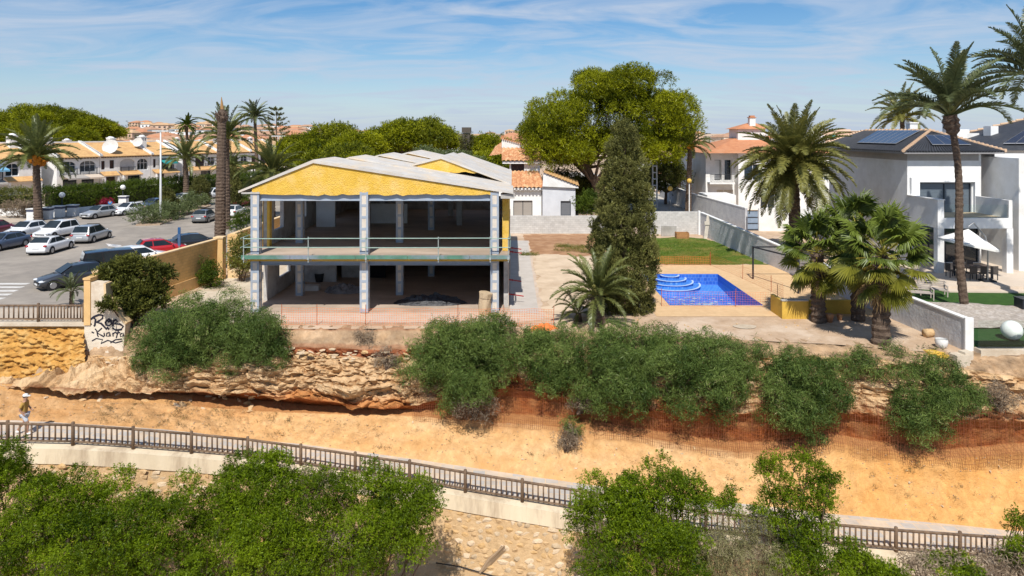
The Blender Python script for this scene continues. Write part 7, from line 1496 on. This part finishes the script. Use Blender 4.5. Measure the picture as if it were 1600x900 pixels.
put('white hatchback facing the camera behind the dark blue saloon', 'hatch', cw, 40, 369, 186)
put('white people carrier facing the camera beside the silver one', 'mpv', cw, 89, 370, 186)
put('silver hatchback with red tail lights seen from behind', 'mpv', csil, 144, 376, -4)
put('maroon car just entering at the left edge', 'hatch', cmar, -4, 366, 5)
put('silver hatchback parked by the white gate posts facing the camera', 'hatch', csil, 154, 340, 196)
put('white hatchback parked beside the hedge facing the camera', 'hatch', cw, 199, 335, 196)
put('dark blue car behind the white hatchback at the hedge', 'hatch', cblue, 238, 327, 196)
put('white car half hidden behind the median oleanders', 'hatch', cw, 282, 318, 196); put('white saloon beyond the date palm trunk', 'sedan', cw, 303, 314, 196); put('white van like car left of the dead trunk', 'mpv', cw, 330, 310, 192)
put('grey hatchback driving away beside the dead palm trunk', 'hatch', cgrey, 321, 346, -3)
put('white car driving away right of the dead palm trunk', 'hatch', cw, 366, 338, -3)
put('red car glimpsed beyond the clipped hedge block', 'hatch', cp('pinkred', (.5, .03, .08)), 375, 322, 20)
put('black estate parked behind the ochre wall by the sign', 'sedan', cblk, 305, 389, 52); put('red hatchback parked behind the ochre wall', 'hatch', cred, 253, 399, 52)
put('white hatchback with its tailgate open behind the ochre wall', 'hatch', cw, 224, 412, 52, tail_open=True); put('black van parked behind the juniper', 'van', cblk, 186, 428, 52)
put('black car nearest the pier in front of the van', 'hatch', cp('nearblack', (.03, .033, .04)), 112, 446, 222, roofm=cblk)

# ------------------------------------------------------------------ people
def skin(name, verts, edges, mat, parent, sub=2):
    me = bpy.data.meshes.new(name); me.from_pydata([v[0] for v in verts], edges, []); me.materials.append(mat); o = link(name, me, parent)
    o.modifiers.new('s', 'SKIN'); sv = me.skin_vertices[0].data
    for i, v in enumerate(verts): r = v[1] if hasattr(v[1], '__len__') else (v[1], v[1]); sv[i].radius = r; sv[i].use_root = (i == 0)
    ss_ = o.modifiers.new('d', 'SUBSURF'); ss_.levels = ss_.render_levels = sub
    for p in me.polygons: p.use_smooth = True
    return o
def person(label, loc, rz, shirt, shorts, cap=None, stride=.28, hair=(.03, .02, .015)):
    t = thing('person', label, 'person', loc, rz); sk = pm('skin', (.42, .24, .16), (.38, .21, .14), 6, .6); s = stride
    B = [((0, 0, .95), (.15, .11)), ((0, 0, 1.15), (.14, .10)), ((0, .01, 1.36), (.17, .11)), ((0, .02, 1.48), .06), ((0, .04, 1.58), (.075, .085)), ((0, .05, 1.68), (.078, .095)), ((0, .05, 1.75), .055),
         ((.10, 0, .90), .09), ((.10, s*.7, .50), .062), ((.10, s*.55, .10), .042), ((.10, s*.55+.14, .04), .035), ((-.10, 0, .90), .09), ((-.10, -s*.2, .50), .062), ((-.10, -s*1.15, .17), .042), ((-.10, -s*1.15+.1, .06), .035),
         ((.19, .01, 1.42), .055), ((.23, -.10, 1.17), .042), ((.22, .06, .95), .034), ((.22, .13, .88), .03), ((-.19, .01, 1.42), .055), ((-.23, .06, 1.17), .042), ((-.22, .20, 1.0), .034), ((-.21, .28, .97), .03)]
    E = [(0, 1), (1, 2), (2, 3), (3, 4), (4, 5), (5, 6), (0, 7), (7, 8), (8, 9), (9, 10), (0, 11), (11, 12), (12, 13), (13, 14), (2, 15), (15, 16), (16, 17), (17, 18), (2, 19), (19, 20), (20, 21), (21, 22)]
    skin('body', B, E, sk, t)
    g = lambda i, k: (B[i][0], tuple(x*k for x in (B[i][1] if hasattr(B[i][1], '__len__') else (B[i][1],)*2)))
    skin('shirt', [((0, 0, .92), (.18, .14)), g(1, 1.22), g(2, 1.16), ((0, .015, 1.44), .085), g(15, 1.4), ((.225, -.07, 1.22), .062), g(19, 1.4), ((-.225, .04, 1.22), .062)], [(0, 1), (1, 2), (2, 3), (2, 4), (4, 5), (2, 6), (6, 7)], shirt, t)
    skin('shorts', [((0, 0, .93), (.165, .13)), ((.10, .01, .86), .115), ((.10, s*.6, .56), .085), ((-.10, .0, .86), .115), ((-.10, -s*.15, .56), .085)], [(0, 1), (1, 2), (0, 3), (3, 4)], shorts, t)
    for x, y, z in ((.10, s*.55+.05, .05), (-.10, -s*1.15+.04, .08)): m = MB(); m.ball((x, y, z), (.055, .14, .055), 10, 6); m.build('shoe', white, t, True)
    m = MB(); m.ball((0, .03, 1.70), (.088, .108, .10), 12, 8); m.build('hair', pm('hair_%d' % int(hair[0]*100), hair, None, 5, .7), t, True)
    m = MB(); m.ball((0, .155, 1.65), (.014, .02, .022), 6, 4); m.build('nose', sk, t, True)
    if cap: m = MB(); m.ball((0, .045, 1.735), (.105, .12, .085), 12, 8); m.box((0, .18, 1.715), (.16, .14, .015)); m.build('cap', cap, t, True)
    return t
pp = W(37, 691, 30.7); zc_ = float(E7(np.array([pp.x]))[1][0]); person('walker in a tan shirt and white cap behind the railing', (pp.x, 30.75, zc_+.012), rad(-80), pm('tan_shirt', (.44, .27, .07), (.36, .21, .05), 6, .85), pm('white_shorts', (.62, .64, .70), None, 5, .85), white)
p = G(172, 333); person('person in a bright blue shirt beside the parked white hatchback', (p.x, p.y, .012), rad(10), pm('blue_shirt', (.02, .22, .55), None, 5, .8), pm('tan_shorts', (.40, .24, .15), None, 5, .8))
# ------------------------------------------------------------------ small debris on the lower slope
def on_wall(px, dd, out=.14):                       # point on the battered rubble wall, dd metres below the beam
    x = XX(px, 29.2); b_ = E7(np.array([x])); return Vector((x, float(b_[0][0])-.34-dd*.30-out, float(b_[1][0])-.70-dd))
q = [on_wall(750, 2.0), on_wall(764, 1.45), on_wall(788, .85)]; p = q[0]; m = MB(); m.tube([v-p for v in q], [.05, .055, .03], 6, True, .2)
for k in range(4): m.tube([q[0]-p+Vector((.05*k, 0, .03*k)), q[2]-p+Vector((.06*k-.1, 0, -.05*k))], .016, 4)
tag(m.build('dead_branch', pm('dead_wood', (.34, .24, .15), None, 6, .9), None, False, p), 'dead branch leaning on the rubble wall', 'branch')
q = [on_wall(px, dd, .16) for px, dd in ((680, 1.95), (720, 1.9), (770, 2.0), (820, 1.95), (870, 1.85), (915, 1.8))]; p = q[0]; m = MB(); m.tube([v-p for v in q], .026, 6); tag(m.build('hose', blackp, None, True, p), 'thin dark hose strung along the rubble wall', 'hose')
# ------------------------------------------------------------------ distant town
hill = MB(); hx = np.linspace(-900, 900, 60); hy = np.linspace(260, 1500, 24)
def hz_(x, y):
    px = 800+x*F/y; a = np.interp(px, [-400, 0, 250, 420, 560, 760, 900, 1200, 1600, 2200], [.5, .75, 1, .85, .45, .40, .35, .2, .2, .2])
    return -2+a*22*min(1, max(0, (y-330)/650))**1.2
for x in hx:
    for y in hy: hill.v.append((x*(y/900+.3), y, hz_(x*(y/900+.3), y)))
for i in range(59):
    for j in range(23): k = i*24+j; hill.f.append((k, k+24, k+25, k+1))
tag(hill.build('hill', pm('hill_ground', (.30, .26, .17), (.13, .14, .06), .03, .95, c3=(.40, .31, .22), s3=.05), None, True), 'gentle rise carrying the distant town', None, kind='structure')
wallsF = [white_far, cream, pm('pink_far', (.66, .46, .34), None, .3, .9), white_far]; roofsF = [pm('far_red', (.50, .25, .14), (.42, .19, .10), .4, .9), pm('far_orange', (.54, .36, .21), (.46, .29, .16), .4, .9), pm('far_terra', (.44, .27, .18), (.36, .21, .13), .4, .9)]; HM = {}
rt_ = random.Random(21)
def far_house(px, Y, w, d, h, wi, ri, label=None, grp='houses of the distant town'):
    label = label or '%s distant house with %s roof in the far town' % (('white', 'cream', 'pinkish', 'white')[wi], ('red', 'orange', 'terracotta')[ri])
    k = (wi, ri)
    if k not in HM:
        a = MB(); a.box2(-.5, .5, -.5, .5, -.6, 1); b = MB(); hip(b, -.56, .56, -.56, .56, 1.001, -.2, .2, 0, 1.32)
        c = MB()
        for u in (-.28, 0.02, .30):
            for z in (.18, .62): c.box2(u-.06, u+.06, -.506, -.502, z, z+.20)
        HM[k] = (a.mesh('wall', wallsF[wi]), b.mesh('roof', roofsF[ri]), c.mesh('windows', frame_d))
    x = XX(px, Y); t = thing('distant_house', label, 'house', (x, Y, hz_(x, Y) if Y > 262 else 0), rt_.uniform(-.5, .5), grp); t.scale = (w, d, h)
    link('wall', HM[k][0], t); link('roof', HM[k][1], t); link('windows', HM[k][2], t)
for _ in range(190):
    z_ = rt_.random(); px = rt_.uniform(170, 480) if z_ < .62 else (rt_.uniform(480, 860) if z_ < .8 else rt_.uniform(1040, 1560))
    Y = rt_.uniform(280, 1000) if z_ < .62 else rt_.uniform(330, 1000); s = rt_.uniform(.8, 1.35)
    far_house(px, Y, 11*s*rt_.uniform(.8, 1.6), 10*s, rt_.choice((4.5, 6.5, 7, 8)), rt_.randrange(4), rt_.randrange(3))
far_house(806, 240, 12, 12, 8.0, 2, 0, 'pinkish apartment house left of the umbrella pine', 'larger houses in the middle distance'); 
ab = thing('apartment_block', 'salmon apartment block with teal awnings behind the date palm', 'building', (XX(1318, 190), 190, 0)); m = MB(); m.box2(-8, 9, 0, 12, 0, ZZ(205, 190)); m.box2(-1, 3, 2, 8, ZZ(205, 190), ZZ(202, 190)); m.build('wall', wallsF[2], ab); m = MB(); m.box2(-8.2, 9.2, -.2, 12.2, ZZ(205, 190)+.01, ZZ(204, 190)); m.build('parapet', cream, ab)
for i in range(5):
    for z in (8.8, 5.6): m = MB(); m.box2(-7+3.3*i, -5.4+3.3*i, -.06, -.01, z-.9, z+.9); m.build('window', frame_d, ab); m = MB(); m.prism([(-7.1+3.3*i, -.8, z+.4), (-5.3+3.3*i, -.8, z+.4), (-5.3+3.3*i, -.02, z+1.1), (-7.1+3.3*i, -.02, z+1.1)], (0, 0, .05)); m.build('awning', teal if (i+int(z)) % 2 else wallsF[2], ab)
far_house(1080, 175, 12, 10, 6.5, 0, 0, 'white house with red roof right of the lattice pole', 'larger houses in the middle distance'); far_house(1035, 160, 10, 10, 5.2, 0, 1, 'white bungalow with orange roof behind the lattice pole', 'larger houses in the middle distance'); far_house(1110, 150, 9, 9, 5.0, 0, 0, 'white house with red terrace beyond the slim palm', 'larger houses in the middle distance')
for px, Y, lb in ((352, 210, 'orange roofed villa beyond the dead palm trunk'), (385, 225, 'orange roofed villa beside the tall slim palm'), (425, 215, 'orange roofed villa behind the araucaria'), (230, 230, 'orange roofed villa above the terraced ridge'), (318, 240, 'orange roofed villa left of the dead trunk'), (448, 240, 'orange roofed villa left of the pine row'), (268, 215, 'orange roofed villa behind the tall lamp pole')): far_house(px, Y, 13, 11, 6.2, rt_.choice((0, 1)), rt_.randrange(2), lb, 'villas between terraces and town')
P = []
for _ in range(1500):
    px = rt_.uniform(-100, 1650); Y = rt_.uniform(230, 1000) if px < 520 else rt_.uniform(280, 1000); x = XX(px, Y); r = rt_.uniform(1.5, 3.4)
    P += [(x+rt_.gauss(0, r*.8), Y+rt_.gauss(0, r), (hz_(x, Y) if Y > 262 else 0)+abs(rt_.gauss(0, r*.6))+1.2) for _k in range(4)]
P = np.array(P); o = sprigs('distant_trees', foliage('far_trees', (.035, .045, .014), (.10, .115, .03), .2, .02), P, rand_dirs(len(P), .8), 'broad', 12, 3.4, rng.random(len(P)))
tag(o, 'dark green trees scattered through the distant town', 'trees', kind='stuff')

# loose stones, scraps and weeds on the plot and the slope
for k in range(150):
    px = rs.uniform(450, 1500); py = rs.uniform(505, 530) if px < 900 else rs.uniform(492, 545); p = G(px, py)
    if p.y < float(E0(np.array([p.x]))[0][0])+.3 or p.x > 21.3 or (p.y > 38.5 and p.x < 21): continue
    sc = rs.uniform(.025, .075); link('stone', rs.choice(STONES), bpy.data.objects['ground'], (p.x, p.y, sc*.3), (rs.uniform(-.5, .5), rs.uniform(-.5, .5), rs.uniform(0, 6)), sc)
def weeds(label, spots, n, size, mat, cat='grass'):
    P = []
    for (x, y, r) in spots:
        a = rng.uniform(0, 2*PI, n); q = r*np.sqrt(rng.random(n)); P.append(np.stack([x+q*np.cos(a)*1.6, y+q*np.sin(a), np.full(n, .01)], 1))
    P = np.concatenate(P); o = sprigs('weeds', mat, P, rand_dirs(len(P), 2.2), 'narrow', 6, size, rng.random(len(P))); tag(o, label, cat, kind='stuff')
weeds('patches of green weeds on the brown earth', [(XX(890, 60.5), 60.5, .9), (XX(905, 62), 62, .6), (XX(880, 62.5), 62.5, .5), (XX(827, 58.2), 58.2, .5), (XX(920, 59.5), 59.5, .6)], 260, .22, fol_hedge_y)
weeds('grass blades over the lawn behind the pool', [(x, y, 1.5) for x in np.arange(10, 19.5, 1.9) for y in np.arange(55.5, 66.5, 1.9)], 260, .15, foliage('grass_blade', (.05, .10, .008), (.20, .27, .03), .3, .01, (.34, .28, .08)))

pv_, pf_ = [], []                                    # pebbles and crumbs strewn over the sandy slope
for k in range(750):
    px = rs.uniform(0, 1600); p = terr(px, R_FOOT, R_SAND1-2, rs.random()); q = rs.uniform(.012, .05); b0 = len(pv_)
    p = p+Vector((rs.uniform(-.05, .05), 0, q*.2))
    pv_ += [tuple(p+Vector(v)*q*rs.uniform(.7, 1.2)) for v in ((1.3, 0, 0), (0, 1, 0), (-1.3, 0, 0), (0, -1, 0), (0, 0, .8), (0, 0, -.8))]
    pf_ += [(b0+i, b0+(i+1) % 4, b0+4) for i in range(4)]+[(b0+(i+1) % 4, b0+i, b0+5) for i in range(4)]
m = MB(); m.v, m.f = pv_, pf_; tag(m.build('pebbles', pm('pebble', (.58, .40, .24), (.24, .15, .09), 1.3, .95), None, fixn=False), 'small stones and crumbs scattered over the sandy slope', 'stones', kind='stuff')
Pw = []
for k in range(150):
    px = rs.choice((rs.uniform(150, 460), rs.uniform(0, 1600))); p = terr(px, R_FOOT, R_SAND1-2, rs.uniform(.05, .98)); n_ = rs.randint(2, 9)
    Pw += [(p.x+rs.gauss(0, .12), p.y+rs.gauss(0, .06), p.z+.01) for _ in range(n_)]
Pw = np.array(Pw); o = sprigs('slope_weeds', foliage('slope_weed', (.07, .06, .03), (.26, .20, .10), .2, .0, (.16, .20, .05)), Pw, rand_dirs(len(Pw), 1.2), 'narrow', 7, .17, rng.random(len(Pw))); tag(o, 'dry weeds dotted over the sandy slope', 'weeds', kind='stuff')
